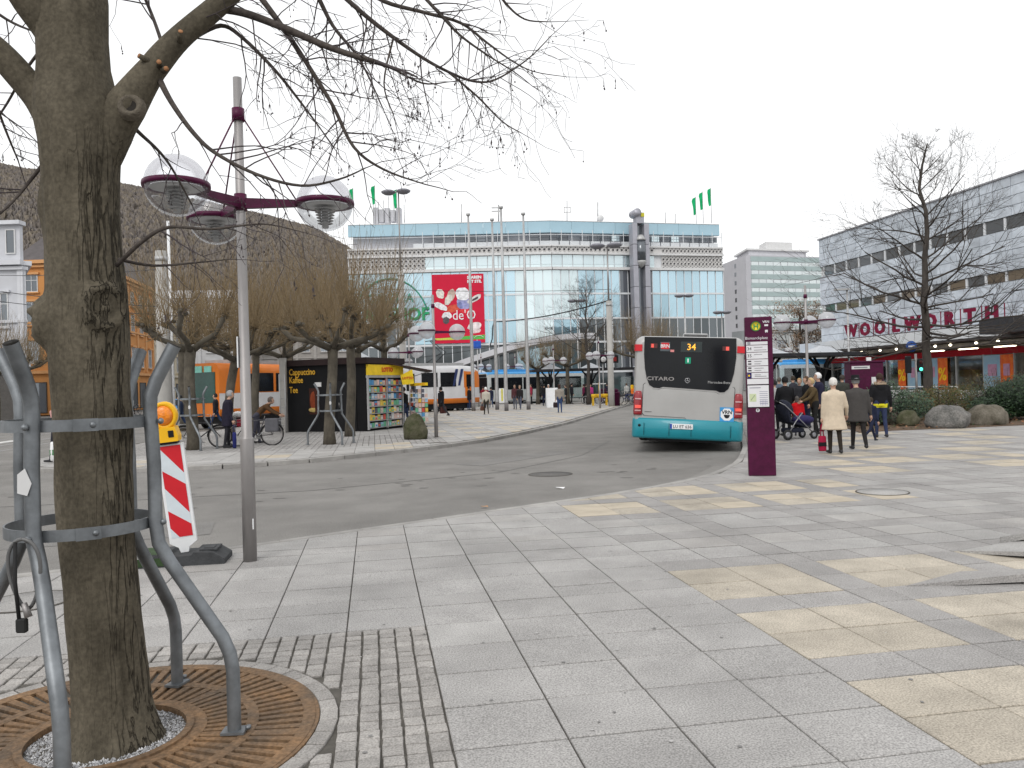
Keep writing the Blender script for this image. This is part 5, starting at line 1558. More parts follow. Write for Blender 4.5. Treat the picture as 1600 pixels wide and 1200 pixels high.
# branches traced through the upper left of the picture
BR = [
 ([(330, 12, 3.95, 9), (380, 20, 3.9, 7.5), (440, 42, 3.85, 7), (520, 76, 3.8, 6), (588, 97, 3.75, 4.6)], 6, .35, .34),
 ([(248, 122, 3.8, 6), (268, 160, 3.75, 5), (300, 205, 3.7, 4.4), (335, 238, 3.66, 4), (400, 272, 3.6, 3.2), (470, 290, 3.55, 2.6), (530, 280, 3.5, 2.0), (572, 262, 3.5, 1.2)], 8, .42, .42),
 ([(395, -20, 3.9, 6), (440, 40, 3.9, 5), (480, 100, 3.9, 4.2), (520, 165, 3.9, 3.6), (553, 230, 3.9, 3.0), (600, 265, 3.9, 2.2), (664, 288, 3.9, 1.2)], 6, .42, .42),
 ([(500, -40, 4.1, 5.5), (560, 15, 4.1, 4.6), (610, 55, 4.1, 4), (660, 90, 4.1, 3.4), (700, 112, 4.1, 2.8), (740, 127, 4.1, 2.4), (775, 124, 4.1, 1.9), (825, 92, 4.1, 1.4), (862, 55, 4.1, .8)], 4, .42, .45),
 ([(555, -30, 4.2, 5), (600, 2, 4.2, 4.2), (665, 20, 4.2, 3.6), (720, 36, 4.2, 3.0), (760, 66, 4.2, 2.2), (800, 95, 4.2, 1.6), (835, 112, 4.2, 1.0), (885, 120, 4.2, .6)], 2, .40, .38),
 ([(640, -30, 4.0, 4), (690, 25, 4.0, 3.0), (720, 56, 4.0, 2.4), (760, 85, 4.0, 1.8), (800, 110, 4.0, 1.2)], 2, .42, .36),
 ([(760, -40, 4.2, 3.2), (790, 5, 4.2, 2.4), (820, 30, 4.2, 1.7), (855, 34, 4.2, 1.0)], 2, .45, .3),
 ([(300, 60, 3.9, 5), (345, 40, 4.0, 4.2), (380, 60, 4.0, 3.6), (430, 110, 4.05, 3.0), (470, 160, 4.1, 2.2), (500, 200, 4.1, 1.4)], 8, .42, .40),
 ([(560, 92, 3.8, 3.0), (610, 106, 3.85, 2.4), (660, 130, 3.9, 1.8), (700, 128, 3.95, 1.0)], 2, .4, .36),
 ([(700, 112, 4.1, 2.4), (745, 150, 4.1, 1.9), (785, 190, 4.1, 1.4), (815, 208, 4.1, .8)], 2, .55, .28),
 ([(615, 58, 4.1, 2.2), (600, 130, 4.05, 1.6), (615, 180, 4.0, 1.0)], 2, .5, .3),
 ([(182, 415, 3.75, 4.5), (225, 375, 3.7, 4.0), (265, 355, 3.7, 3.4), (330, 358, 3.7, 2.6), (410, 350, 3.7, 1.6), (470, 362, 3.7, .9)], 6, .38, .30),
 ([(184, 405, 3.75, 3.5), (240, 415, 3.8, 2.6), (310, 410, 3.8, 1.6), (360, 405, 3.8, .8)], 4, .35, .26),
 ([(196, 185, 3.8, 5), (215, 205, 3.9, 3.8), (260, 250, 4.0, 2.4), (300, 320, 4.1, 1.4)], 6, .4, .34),
 ([(262, 95, 3.84, 4), (240, 30, 4.1, 3.4), (215, -30, 4.2, 3)], 4, .5, .5),
 ([(420, -60, 4.3, 6), (480, -30, 4.3, 5), (520, 40, 4.3, 3.4), (560, 90, 4.3, 2.2), (590, 150, 4.3, 1.2)], 6, .45, .45),
 ([(72, 250, 3.8, 4), (45, 285, 3.7, 3.2), (15, 320, 3.6, 2.6), (-20, 350, 3.5, 2)], 6, .45, .35),
 ([(66, 75, 3.9, 3.4), (40, 110, 3.9, 2.6), (12, 160, 3.9, 2.2), (-15, 200, 3.8, 1.4)], 6, .5, .34),
 ([(-40, 60, 3.9, 4), (0, 180, 4.0, 2.6), (28, 250, 4.1, 1.4)], 4, .5, .36),
 ([(-60, -20, 4.2, 4), (10, 30, 4.2, 2.6), (55, 50, 4.2, 1.6)], 4, .6, .36),
]
for pts, i0, dens, L in BR:
    bb, a, r = limb('branch', pts, n=8, res=5, wob=.004)
    bb.build('branch', MT['branchbark'], tree)
    clothe(a, r, i0, dens, L)
    twig(a[-1], a[-1] - a[-2], .22, r[-1], 1)
crown.build('crown', MT['twig'], tree)

# ---- warning beacon
bc = thing('warning_beacon', 'red and white striped warning board with yellow flashing lamp on a black foot', 'beacon', gp(290, 878), R(9))
ft = MB()
ft.extr([(-.40, 0), (.40, 0), (.40, .05), (.30, .115), (.12, .125), (.10, .095), (-.10, .095), (-.12, .125), (-.30, .115), (-.40, .05)], (0, -.20, 0), (1, 0, 0), (0, 0, 1), (0, .40, 0))
ft.box((.24, 0, .128), (.16, .26, .018)); ft.box((.24, -.03, .14), (.09, .12, .008))
ft.build('rubber_foot', mat('recycled_rubber', (.045, .047, .05), .8, var=.25, vs=12, bump=.3, bs=60), bc)
MB().box((-.26, -.203, .05), (.26, .006, .075)).box((-.26, 0, .117), (.262, .38, .008)).build('green_foot_end', mat('mossy_rubber', (.028, .055, .018), .85, var=.3, vs=9), bc)
tl = Matrix.Translation((0, 0, .10)) @ Matrix.Rotation(R(-5.5), 4, 'Y') @ Matrix.Rotation(R(3), 4, 'X')
bd = MB(); hw = .125
poly = [(-hw, .10), (-.05, .05), (-.035, 0), (.035, 0), (.05, .05), (hw, .10), (hw, 1.06), (-hw, 1.06)]
vs = [(x, y, z) for y in (-.02, .02) for x, z in poly]
n = len(poly)
bd.add(vs, [tuple(range(n)), tuple(range(2 * n - 1, n - 1, -1))] + [(i, n + i, n + (i + 1) % n, (i + 1) % n) for i in range(n)], M=tl)
board = bd.build('board', MT['white'], bc); recalc(board)
def stripe(zc):
    # parallel stripes falling to the right
    pts = [(-.098, zc), (.098, zc - .26), (.098, zc + .02), (-.098, zc + .17)]
    return pts
def clipz(pts, lo, hi):
    for z, sgn in ((lo, 1), (hi, -1)):
        out = []
        for i in range(len(pts)):
            p, q = pts[i], pts[(i + 1) % len(pts)]
            sp, sq = (p[1] - z) * sgn, (q[1] - z) * sgn
            if sp >= 0: out.append(p)
            if (sp > 0) != (sq > 0): t = sp / (sp - sq); out.append((p[0] + (q[0] - p[0]) * t, z))
        pts = out
    return pts
sb = MB(); wb = MB()
wb.box((0, -.0215, .60), (.20, .003, .90), M=tl)
for zc in (.25, .64, 1.03):
    pl = clipz(stripe(zc), .155, 1.045)
    if len(pl) > 2: sb.add([(x, -.0245, z) for x, z in pl], [tuple(range(len(pl)))], M=tl)
wb.build('reflective_face', mat('reflective_white', (.60, .66, .70), .35, var=.05), board)
sb.build('red_stripe', MT['red'], board)
lb = MB()
lm = MB()
lm.extr([(-.10, 0), (.10, 0), (.105, .05), (.085, .14), (-.085, .14), (-.105, .05)], (0, -.07, 0), (1, 0, 0), (0, 0, 1), (0, .14, 0))
lampT = tl @ Matrix.Translation((-.005, 0, 1.085))
M2 = lampT
l0 = MB()
for v in [lm]: l0.add(v.v, v.f, 0, False, M2)
l0.box((0, 0, -.012), (.17, .10, .024), mi=1, M=M2)
body = l0.build('lamp_housing', [MT['yellow'], MT['black']], bc); recalc(body)
hd = MB(); Mh = M2 @ Matrix.Translation((-.005, 0, .255)) @ Matrix.Rotation(R(90), 4, 'X') @ Matrix.Diagonal((1, 1.12, 1, 1))
hd.lathe([(.112, -.045), (.118, -.03), (.118, .045), (.108, .052), (.088, .052), (.085, .044)], 28, M=Mh, cap=False)
hd.lathe([(0, -.045), (.112, -.045)], 28, M=Mh, cap=False)
hd.box((0, 0, .135), (.15, .06, .05), M=M2)
hd.build('lamp_hood', MT['yellow'], body); 
ln = MB(); ln.lathe([(.086, .046), (.078, .064), (.05, .078), (0, .083)], 24, M=Mh, cap=False)
MT['amber'] = mat('amber_lens', (.85, .22, .01), .18, var=.35, vs=14, bump=.5, bs=40, coat=.5)
ln.build('amber_lens', MT['amber'], body)
MB().box((.045, -.073, .075), (.05, .012, .065), M=M2, ch=.004).build('lock_plate', MT['black'], body)

# ---- globe street lamps
def globe(parent, c, d, near=True):
    r = d / 2; nn = 28 if near else 14
    g = MB(); prof = [(r * math.cos(t), r * math.sin(t)) for t in [-PI / 2 + PI / 2 * k / 8 for k in range(9)]]
    prof[0] = (0.001, -r)
    g.lathe(prof, nn, c, cap=False)
    up = MB(); prof2 = [(r * math.cos(t), r * math.sin(t)) for t in [PI / 2 * k / 8 for k in range(9)]]; prof2[-1] = (0.001, r)
    up.lathe(prof2, nn, c, cap=False)
    o = MB(); o.lathe([(r * .86, -.022), (r * 1.05, -.022), (r * 1.06, 0), (r * 1.05, .022), (r * .86, .022)], nn, c, cap=False)
    ringo = o.build('rim_ring', MT['purple'], parent)
    g.build('globe_glass', MT['globe_low'] if near else MT['globe_far'], ringo)
    up.build('globe_dome', MT['globe_up'] if near else MT['globe_far'], ringo)
    if near:
        q = MB(); q.lathe([(.0, -.02), (r * .60, -.03), (r * .84, -.022)], nn, c, cap=False)
        q.build('reflector', MT['offwhite'], ringo)
        q = MB()
        for k in range(6): q.lathe([(r * .2, -.05 - k * .028), (r * (.38 - .02 * k), -.058 - k * .028), (r * .2, -.064 - k * .028)], 18, c, cap=False)
        q.lathe([(r * .12, -.03), (r * .12, -.24), (0, -.25)], 12, c, cap=False)
        q.build('louvre', MT['steel_dull'], ringo)
def globe_lamp(label, loc, ang, near=False, H=4.68, ha=3.46, Ra=.80, d=.54, pr=.052):
    t = thing('globe_lamp', label, 'street lamp', loc, 0, 'globe street lamps of the square')
    p = MB(); p.lathe([(pr * 1.25, -.05), (pr * 1.25, 1.18), (pr * 1.22, 1.185), (pr * .98, 1.20), (pr * .86, 3.0), (pr * .80, H), (0, H + .01)], 20 if near else 10)
    p.build('pole', MT['steel'], t)
    for z0, z1 in ((ha - .07, ha + .09), (ha + .80, ha + .92)): MB().lathe([(pr * 1.15, z0), (pr * 1.15, z1)], 14).build('collar', MT['purple'], t)
    for k in range(3):
        a = ang + k * 2 * PI / 3; e = Vector((math.cos(a), math.sin(a), 0))
        s = Vector((-e.y, e.x, 0)) * .028
        ar = MB(); zc = ha
        # flat tapered arm
        r0, r1 = .03, Ra - d / 2 + .01
        vs = []
        for r_, hh in ((r0, .05), (r1, .032)):
            for sg in (-1, 1):
                for hz in (-1, 1):
                    q = e * r_ + s * sg; vs.append((q.x, q.y, zc + hz * hh))
        ar.add(vs, [(0, 1, 3, 2), (4, 6, 7, 5), (0, 4, 5, 1), (2, 3, 7, 6), (0, 2, 6, 4), (1, 5, 7, 3)])
        arm = ar.build('arm', MT['purple'], t)
        if near:
            w = MB(); w.tube([e * .04 + Vector((0, 0, ha + .84)), e * (Ra - d / 2) + Vector((0, 0, ha + .03))], .008, 6); w.build('stay_rod', MT['purple'], arm)
        globe(t, tuple(e * Ra + Vector((0, 0, zc))), d, near)
    return t
L1 = globe_lamp('steel lamp post with three clear globes nearest the camera, beside the warning board', gp(391, 876), R(7), True)
MB().box((-.058, -.01, 2.02), (.012, .05, .30)).build('paper_sticker', MT['white'], L1)
MB().box((.045, -.035, .36), (.02, .02, .10)).build('paper_sticker', MT['white'], L1)
# ================================================================== VEHICLES
def rrect(w, z0, z1, r_bot, r_top, n=5):
    """rounded cross-section in x,z, counter-clockwise seen from +y"""
    pts = []
    for cx, cz, r, a0 in ((w / 2 - r_bot, z0 + r_bot, r_bot, -90), (w / 2 - r_top, z1 - r_top, r_top, 0), (-w / 2 + r_top, z1 - r_top, r_top, 90), (-w / 2 + r_bot, z0 + r_bot, r_bot, 180)):
        for k in range(n + 1):
            a = R(a0 + 90 * k / n); pts.append((cx + r * math.cos(a), cz + r * math.sin(a)))
    return pts
def hull(sections, mats, zband=None):
    """sections: list of (y, list of (x,z)); zband(z,y)->material index"""
    b = MB()
    rings = [[(x, y, z) for x, z in s] for y, s in sections]
    n = len(rings[0]); vs = [p for r in rings for p in r]; base = len(b.v)
    b.v += vs
    for i in range(len(rings) - 1):
        for k in range(n):
            k2 = (k + 1) % n; f = [i * n + k, (i + 1) * n + k, (i + 1) * n + k2, i * n + k2]
            zc = sum(vs[j][2] for j in f) / 4; yc = sum(vs[j][1] for j in f) / 4
            b.f.append(f); b.m.append(zband(zc, yc) if zband else 0); b.s.append(True)
    b.f.append(list(range(n))); b.m.append(0); b.s.append(False)
    b.f.append([(len(rings) - 1) * n + k for k in range(n - 1, -1, -1)]); b.m.append(0); b.s.append(False)
    return b
def wheel(parent, x, y, z, r, w, rimcol=None, name='wheel'):
    b = MB(); M = Matrix.Translation((x, y, z)) @ Matrix.Rotation(R(90), 4, 'Y')
    b.lathe([(r * .62, -w / 2), (r * .93, -w / 2), (r, -w * .32), (r, w * .32), (r * .93, w / 2), (r * .62, w / 2)], 24, M=M, cap=False)
    o = b.build(name, MT['rubber'], parent)
    c = MB(); c.lathe([(0, -w * .3), (r * .3, -w * .42), (r * .62, -w * .36), (r * .62, w * .36), (r * .3, w * .42), (0, w * .3)], 20, M=M, cap=False)
    c.build('rim', rimcol or MT['steel_dull'], o)
    return o
SILVER = mat('bus_silver', (.40, .395, .385), .38, .25, var=.06, vs=1.2, coat=.3, bump=.02, bs=300)
TEALP = mat('bus_teal', (.012, .235, .295), .35, var=.06, vs=1.5, coat=.3)
LITRED = mat('tail_red', (.28, .012, .02), .25, var=.15, vs=20, coat=.6)
LITON = mat('tail_lit', (.8, .1, .08), .3, emit=(1, .10, .06), es=.25)
AMBERLED = mat('led_amber', (.8, .4, .05), .4, emit=(1, .42, .03), es=.8)

bus = thing('city_bus', 'silver and teal city bus seen from behind, standing at the stop', 'bus', gp(1072, 707, ROAD_Z), 0)
bus.rotation_euler = (0, R(3.3), R(-11.5))
BW, BH = 2.60, 2.80
def sec(w, z0, z1, rb=.10, rt=.22): return rrect(w, z0, z1, rb, rt)
secs = [(0.0, sec(BW - .22, .40, BH - .12)), (.03, sec(BW - .12, .36, BH - .06)), (.10, sec(BW - .04, .34, BH - .015)), (.25, sec(BW, .33, BH)), (11.6, sec(BW, .33, BH)), (11.85, sec(BW - .06, .35, BH - .04)), (12.0, sec(BW - .25, .40, BH - .15))]
hb = hull(secs, None, lambda z, y: 1 if z < .66 else 0)
hb.build('body', [SILVER, TEALP], bus)
# rear bumper, wraps the corners
bm_ = MB(); rg = []
for z, o, w in ((.31, -.02, BW + .0), (.36, -.075, BW + .03), (.60, -.085, BW + .03), (.75, -.05, BW + .02), (.80, -.01, BW - .02)):
    rg.append([(-w / 2, .55, z), (-w / 2, .16, z), (-w / 2 + .04, .05, z), (-w / 2 + .16, o, z), (0, o - .01, z), (w / 2 - .16, o, z), (w / 2 - .04, .05, z), (w / 2, .16, z), (w / 2, .55, z)])
bm_.loft(rg); bump_ = bm_.build('rear_bumper', TEALP, bus); recalc(bump_)
for x in (-.42, .10, 1.02, -1.02):
    MB().box((x, -.092, .54), (.008, .012, .30)).build('panel_gap', MT['black'], bump_)
MB().lathe([(0, 0), (.03, 0), (.035, .02)], 12, M=Matrix.Translation((-1.13, -.07, .62)) @ Matrix.Rotation(R(90), 4, 'X')).build('towing_eye_cap', MT['black'], bump_)
# rear glazing panel
wz = [(-1.07, BH - .03), (1.09, BH - .03), (1.10, 2.3), (1.06, 1.95), (1.01, 1.74), (.94, 1.56), (.85, 1.48), (.74, 1.47), (.66, 1.51), (-.60, 1.565), (-.68, 1.53), (-.82, 1.54), (-.92, 1.60), (-.99, 1.76), (-1.04, 2.0), (-1.07, 2.35)]
wp = MB(); wp.extr(wz, (0, -.012, 0), (1, 0, 0), (0, 0, 1), (0, .06, 0))
gw = wp.build('rear_window', MT['glass_dark'], bus); recalc(gw)
# engine hatch
hz = [(-1.06, 1.60), (-1.02, 1.64), (-.985, 1.64), (-.93, 1.56), (-.84, 1.505), (-.70, 1.49), (-.62, 1.525), (.64, 1.47), (.72, 1.425), (.86, 1.44), (.95, 1.50), (1.02, 1.60), (1.06, 1.60), (1.085, 1.55), (1.06, .84), (1.0, .78), (-.02, .80), (-.06, .84), (-1.02, .86), (-1.07, .92)]
hp = MB(); hp.extr(hz, (0, -.022, 0), (1, 0, 0), (0, 0, 1), (0, .05, 0)); hatch = hp.build('engine_hatch', SILVER, bus); recalc(hatch)
g2 = MB(); g2.extr([(x * 1.012, 1.22 + (z - 1.22) * 1.018) for x, z in hz], (0, -.010, 0), (1, 0, 0), (0, 0, 1), (0, .02, 0)); recalc(g2.build('hatch_gap', MT['black'], bus))
for sx in (-1, 1):
    lp = MB(); zz = [(.86, 0), (1.18, .02), (1.38, .05), (1.42, .08)]
    rgs = []
    for z, i in ((.87, .0), (.92, 0), (1.30, .0), (1.40, .02), (1.45, .06)):
        x0, x1 = 1.085 + i * .5, 1.292 - i * .6
        rgs.append([(sx * x0, -.045, z), (sx * (x1 - .05), -.035, z), (sx * x1, .06, z), (sx * (x1 + .004), .22, z), (sx * (x1 - .05), .22, z), (sx * x0, .05, z)])
    lp.loft(rgs); tl_ = recalc(lp.build('tail_light', LITRED, bus))
    for z, m, h in ((1.26, cmat((.55, .35, .36), .3), .028), (1.07, LITON, .07), (.975, cmat((.55, .33, .33), .3), .03)):
        MB().box((sx * 1.18, -.05, z), (.14, .014, h)).build('lamp_chamber', m, tl_)
    MB().box((sx * 1.20, .05, 2.50), (.17, .16, .16)).box((sx * (BW / 2 + .001), .45, 2.50), (.012, .75, .16)).build('red_stripe', MT['red'], bus)['kind'] = 'stuff'
    for k in range(5):
        MB().box((sx * (BW / 2 + .003), 2.2 + k * 1.95, 1.95), (.02, 1.85, .95)).build('side_window', MT['glass_dark'], bus)
    for y in (3.4, 9.2):
        wheel(bus, sx * 1.12, y, .47, .47, .28)
MB().box((0, 6, .42), (2.3, 11, .3)).build('underbody', MT['black'], bus)
MB().box((0, .6, .34), (1.9, .9, .2)).build('engine_tray', MT['black'], bus)
b = MB(); b.box((.16, 1.4, BH + .06), (.62, 1.0, .13), ch=.03)
b.build('roof_fan', MT['steel_dull'], bus)
for k in range(3): MB().box((.16, .885, BH + .025 + k * .032), (.58, .02, .012)).build('vent_slat', MT['black'], bus)
pl = MB().box((-.13, -.105, .625), (.54, .012, .125), ch=.004).build('number_plate', MT['white'], bus)
MB().box((-.375, -.113, .625), (.045, .006, .115)).build('plate_band', cmat((.02, .06, .35)), pl)
lettering('LU ET 636', .105, MT['black'], pl, (-.11, -.114, .588), 0, .004, wid=.95)
st = MB().box((.92, -.03, .95), (.33, .008, .34)).build('blue_sticker', cmat((.05, .30, .62), .4), hatch)
b = MB(); b.extr([(.155 * math.cos(a), .155 * math.sin(a)) for a in [R(22.5 + 45 * k) for k in range(8)]], (.92, -.038, .95), (1, 0, 0), (0, 0, 1), (0, .004, 0)); b.build('sticker_octagon', MT['white'], st)
lettering('VRN', .12, MT['black'], st, (.92, -.041, .965), 0, .003, bold=.003)
b = MB(); b.extr([(.07 * math.cos(a), .09 * math.sin(a)) for a in [PI + PI * k / 8 for k in range(9)]], (.92, -.041, .945), (1, 0, 0), (0, 0, 1), (0, .003, 0)); b.build('sticker_shield', MT['black'], st)
lettering('CITARO', .125, MT['steel'], gw, (-.66, -.02, 1.72), 0, .006, wid=1.45, bold=.002)
lettering('Mercedes-Benz', .085, MT['steel_dull'], gw, (.72, -.02, 1.68), 0, .006)
b = MB(); b.lathe([(.052, 0), (.060, 0), (.060, .008), (.052, .008), (.052, 0)], 20, M=Matrix.Translation((-.02, -.014, 1.735)) @ Matrix.Rotation(R(90), 4, 'X'), cap=False)
for k in range(3):
    a = R(90 + 120 * k); b.tube([(-.02, -.02, 1.735), (-.02 + .055 * math.cos(a), -.02, 1.735 + .055 * math.sin(a))], [.010, .003], 4)
b.build('star_emblem', MT['chrome'], gw)
o = MB().box((-.57, -.017, 2.54), (.23, .008, .22)).build('route_sign', cmat((.08, .10, .11), .4), gw)
MB().box((-.57, -.024, 2.555), (.19, .006, .15)).build('red_sign_field', MT['red'], o)
lettering('BRN', .115, MT['white'], o, (-.57, -.029, 2.515), 0, .003, bold=.002)
MB().box((-.40, -.018, 2.44), (.09, .006, .055)).build('pink_sticker', cmat((.65, .25, .25)), gw)
MB().box((-.84, -.018, 2.555), (.17, .006, .11)).build('marker_lamp', cmat((.10, .03, .03), .3), gw)
MB().box((-.87, -.023, 2.555), (.06, .006, .09)).build('lit_marker', LITON, gw)
MB().box((.86, -.018, 2.52), (.17, .006, .10)).build('marker_lamp', cmat((.10, .03, .03), .3), gw)
MB().box((.89, -.023, 2.52), (.07, .006, .09)).build('lit_marker', LITON, gw)
o = MB().box((.05, -.016, 2.545), (.50, .008, .25)).build('number_display', cmat((.03, .04, .04), .3), gw)
lettering('34', .215, AMBERLED, o, (.05, -.022, 2.47), 0, .004, bold=.002)
MB().box((-.02, -.017, 2.215), (.13, .006, .15)).build('green_sticker', cmat((.02, .30, .17)), gw)
MB().box((-.02, -.022, 2.215), (.03, .003, .09)).build('sticker_mark', MT['white'], gw)
MB().box((-.93, -.026, .95), (.17, .004, .012)).build('small_mark', MT['black'], hatch)

# ---- trams
TOR = mat('tram_orange', (.70, .185, .015), .4, var=.06, vs=1.5, coat=.2)
TWH = mat('tram_white', (.62, .62, .63), .42, var=.07, vs=1.2, coat=.2)
TBL = mat('tram_blue', (.02, .035, .12), .4, var=.1)
def tram(label, end, other, wood, cab_near=False):
    """body runs from `other` to the cab end `end`; local y points to the cab"""
    d = Vector((end[0] - other[0], end[1] - other[1], 0)); L = d.length
    t = thing('tram', label, 'tram', (end[0], end[1], ROAD_Z), math.atan2(d.y, d.x) - PI / 2, 'trams passing behind the kiosk')
    W, H = 2.35, 3.25
    S = lambda w, top=H, bot=.62: rrect(w, bot, top, .06, .34)
    secs = [(-L, S(W)), (-1.9, S(W)), (-1.5, S(W - .03)), (-.45, S(W - .42, H - .06)), (-.12, S(W - .60, H - .20)), (0, S(W - .85, H - .5))]
    up, lo = (TOR, TWH) if wood == 'orange' else (TWH, TWH)
    def zb(z, y):
        if z > 2.85: return 3 if wood != 'orange' or y < -1.9 else 0
        if y > -1.45: return 0 if z > 1.55 or z < .95 else 1
        if z > 1.75: return 2
        if z < .98: return 0
        return 1
    # horizontal splits so the colour bands are crisp
    def bands(sec_):
        w = max(x for x, z in sec_); z0 = min(z for x, z in sec_); z1 = max(z for x, z in sec_)
        zz = [z0 + .02, .98, 1.0, 1.70, 1.75, z1 - .40]
        right = [(w, z) for z in zz] + [(w - .03, z1 - .25), (w - .12, z1 - .10), (w - .34, z1)]
        return [(x, z) for x, z in right] + [(-x, z) for x, z in right[::-1]]
    b = hull([(y, bands(s)) for y, s in secs], None, zb)
    body = b.build('body', [TOR, lo, up, TWH if wood != 'orange' else TOR], t); recalc(body)
    for s in (-1, 1):
        n = max(2, int((L - 2.2) / 1.45))
        for k in range(n):
            y = -2.75 - k * 1.45
            if k % 4 == 2:
                dr = MB().box((s * (W / 2 + .005), y, 1.85), (.03, 1.0, 2.1)).build('door', lo if wood != 'orange' else TOR, t)
                MB().box((s * (W / 2 + .012), y, 2.15), (.04, .62, 1.15), ch=.0).build('door_window', MT['glass_dark'], dr)
            else:
                MB().box((s * (W / 2 + .004), y, 2.28), (.03, 1.22, .98)).build('side_window', MT['glass_dark'], t)
        dr = MB().add([(s * (W / 2 - .035), -1.42, 1.1), (s * (W / 2 - .175), -.70, 1.1), (s * (W / 2 - .175), -.70, 2.75), (s * (W / 2 - .035), -1.42, 2.75)], [(0, 1, 2, 3)], M=Matrix.Translation((s * .02, 0, 0))).build('cab_door', TOR, t)
        MB().add([(s * (W / 2 - .08), -1.28, 1.75), (s * (W / 2 - .15), -.85, 1.75), (s * (W / 2 - .15), -.85, 2.62), (s * (W / 2 - .08), -1.28, 2.62)], [(0, 1, 2, 3)], M=Matrix.Translation((s * .045, 0, 0))).build('door_window', MT['glass_dark'], dr)
        if wood != 'orange':
            for k in range(2):
                y = -1.95 - k * .42
                MB().add([(s * (W / 2 + .03), y - .05, 1.85), (s * (W / 2 + .03), y + .12 + .0, 1.85), (s * (W / 2 + .03), y + .42, 3.0), (s * (W / 2 + .03), y + .2, 3.0)], [(0, 1, 2, 3)]).build('blue_stripe', TBL, t)
        for y in (-1.6, -3.4, -L + 1.2):
            wheel(t, s * .72, y, .34, .34, .14)
    MB().box((0, -.10, 2.25), (1.62, .06, .95)).build('windscreen', MT['glass_dark'], t)
    MB().box((0, -.055, 2.95), (1.2, .06, .26)).build('destination_box', MT['black'], t)
    for s in (-.5, .5): MB().lathe([(0, .0), (.09, 0), (.10, -.05)], 12, M=Matrix.Translation((s, .03, 1.25)) @ Matrix.Rotation(R(90), 4, 'X')).build('headlight', MT['white'], t)
    MB().box((0, -L / 2, .45), (1.9, L - 1, .4)).build('underframe', MT['black'], t)
    MB().box((0, -L / 2, H + .08), (1.5, L - 2.5, .22)).build('roof_gear', MT['steel_dull'], t)
    return t
T1 = tram('orange and white tram left of the kiosk', (-12.6, 46.5), (-15.3, 39.2), 'orange')
# its rear end shows a green tinted end window and destination displays
bwn = MB(); bwn.box((0, -7.78, 2.05), (1.9, .06, 1.5)); bwn.build('end_window', mat('green_tint_glass', (.02, .075, .06), .15, spec=.6), T1)
LED = mat('display_green', (.2, .5, .42), .4, emit=(.25, .7, .55), es=.12)
e1 = MB().box((.55, -7.83, 2.95), (.42, .05, .3)).build('route_display', LED, T1); e2 = MB().box((-.35, -7.83, 2.95), (1.1, .05, .32)).build('route_display', LED, T1)
lettering('22', .24, MT['black'], T1, (-.60, -7.87, 2.86), 0, .01)
T2 = tram('white tram with orange cab end to the right of the kiosk', (-2.75, 57.6), (-12.6, 51.0), 'white')
pn = MB()
pn.tube([(.0, -3.2, 3.4), (.35, -2.4, 4.2), (.1, -3.4, 5.0)], .03, 5); pn.tube([(.0, -3.9, 3.4), (-.35, -2.4, 4.2), (-.1, -3.4, 5.0)], .03, 5); pn.tube([(-.8, -3.4, 5.02), (.8, -3.4, 5.02)], .03, 5)
pn.build('pantograph', MT['black'], T2)

# ---- background buses
def far_bus(label, loc, rz, col, roof, front=True):
    t = thing('parked_bus', label, 'bus', loc, rz, 'buses waiting at the shelters')
    W, H, L = 2.5, 3.0, 11.8
    S = lambda w, top: rrect(w, .35, top, .08, .2)
    secs = [(0, S(W - .15, H - .1)), (.12, S(W, H)), (L - .2, S(W, H)), (L, S(W - .15, H - .1))]
    hull(secs, None, lambda z, y: 1 if z > 2.75 else 0).build('body', [col, roof], t)
    MB().box((0, -.015, 1.85), (2.2, .05, 1.35)).build('windscreen', MT['glass_dark'], t)
    MB().box((0, -.02, 2.70), (2.0, .05, .26)).build('destination_box', MT['black'], t)
    for s in (-1, 1):
        for k in range(6): MB().box((s * (W / 2 + .003), 1.2 + k * 1.85, 1.95), (.03, 1.7, 1.1)).build('side_window', MT['glass_dark'], t)
        MB().box((s * .95, -.02, .75), (.35, .05, .18)).build('headlight', MT['white'], t)
        for y in (2.6, 8.6): wheel(t, s * 1.08, y, .48, .48, .28)
    MB().box((0, 5, 3.12), (1.7, 6, .26)).build('roof_unit', roof, t)
    return t
AQ = cmat((.04, .40, .36), .4, coat=.2); BLU = cmat((.06, .30, .62), .4, coat=.2); BW_ = cmat((.45, .48, .48), .4, coat=.2)
far_bus('pale bus with bright blue roof between the flag poles', (-2.9, 72.5, ROAD_Z), R(-52), BW_, BLU)
far_bus('green bus front standing behind the couple in the square', (1.0, 77.0, ROAD_Z), R(-20), AQ, BW_)
far_bus('white and blue bus behind the crowd at the stop', (21.0, 65.0, ROAD_Z), R(-68), cmat((.40, .46, .50), .4), BLU)
far_bus('greenish bus behind the purple ticket cabinet', (27.0, 74.0, ROAD_Z), R(-60), AQ, BW_)

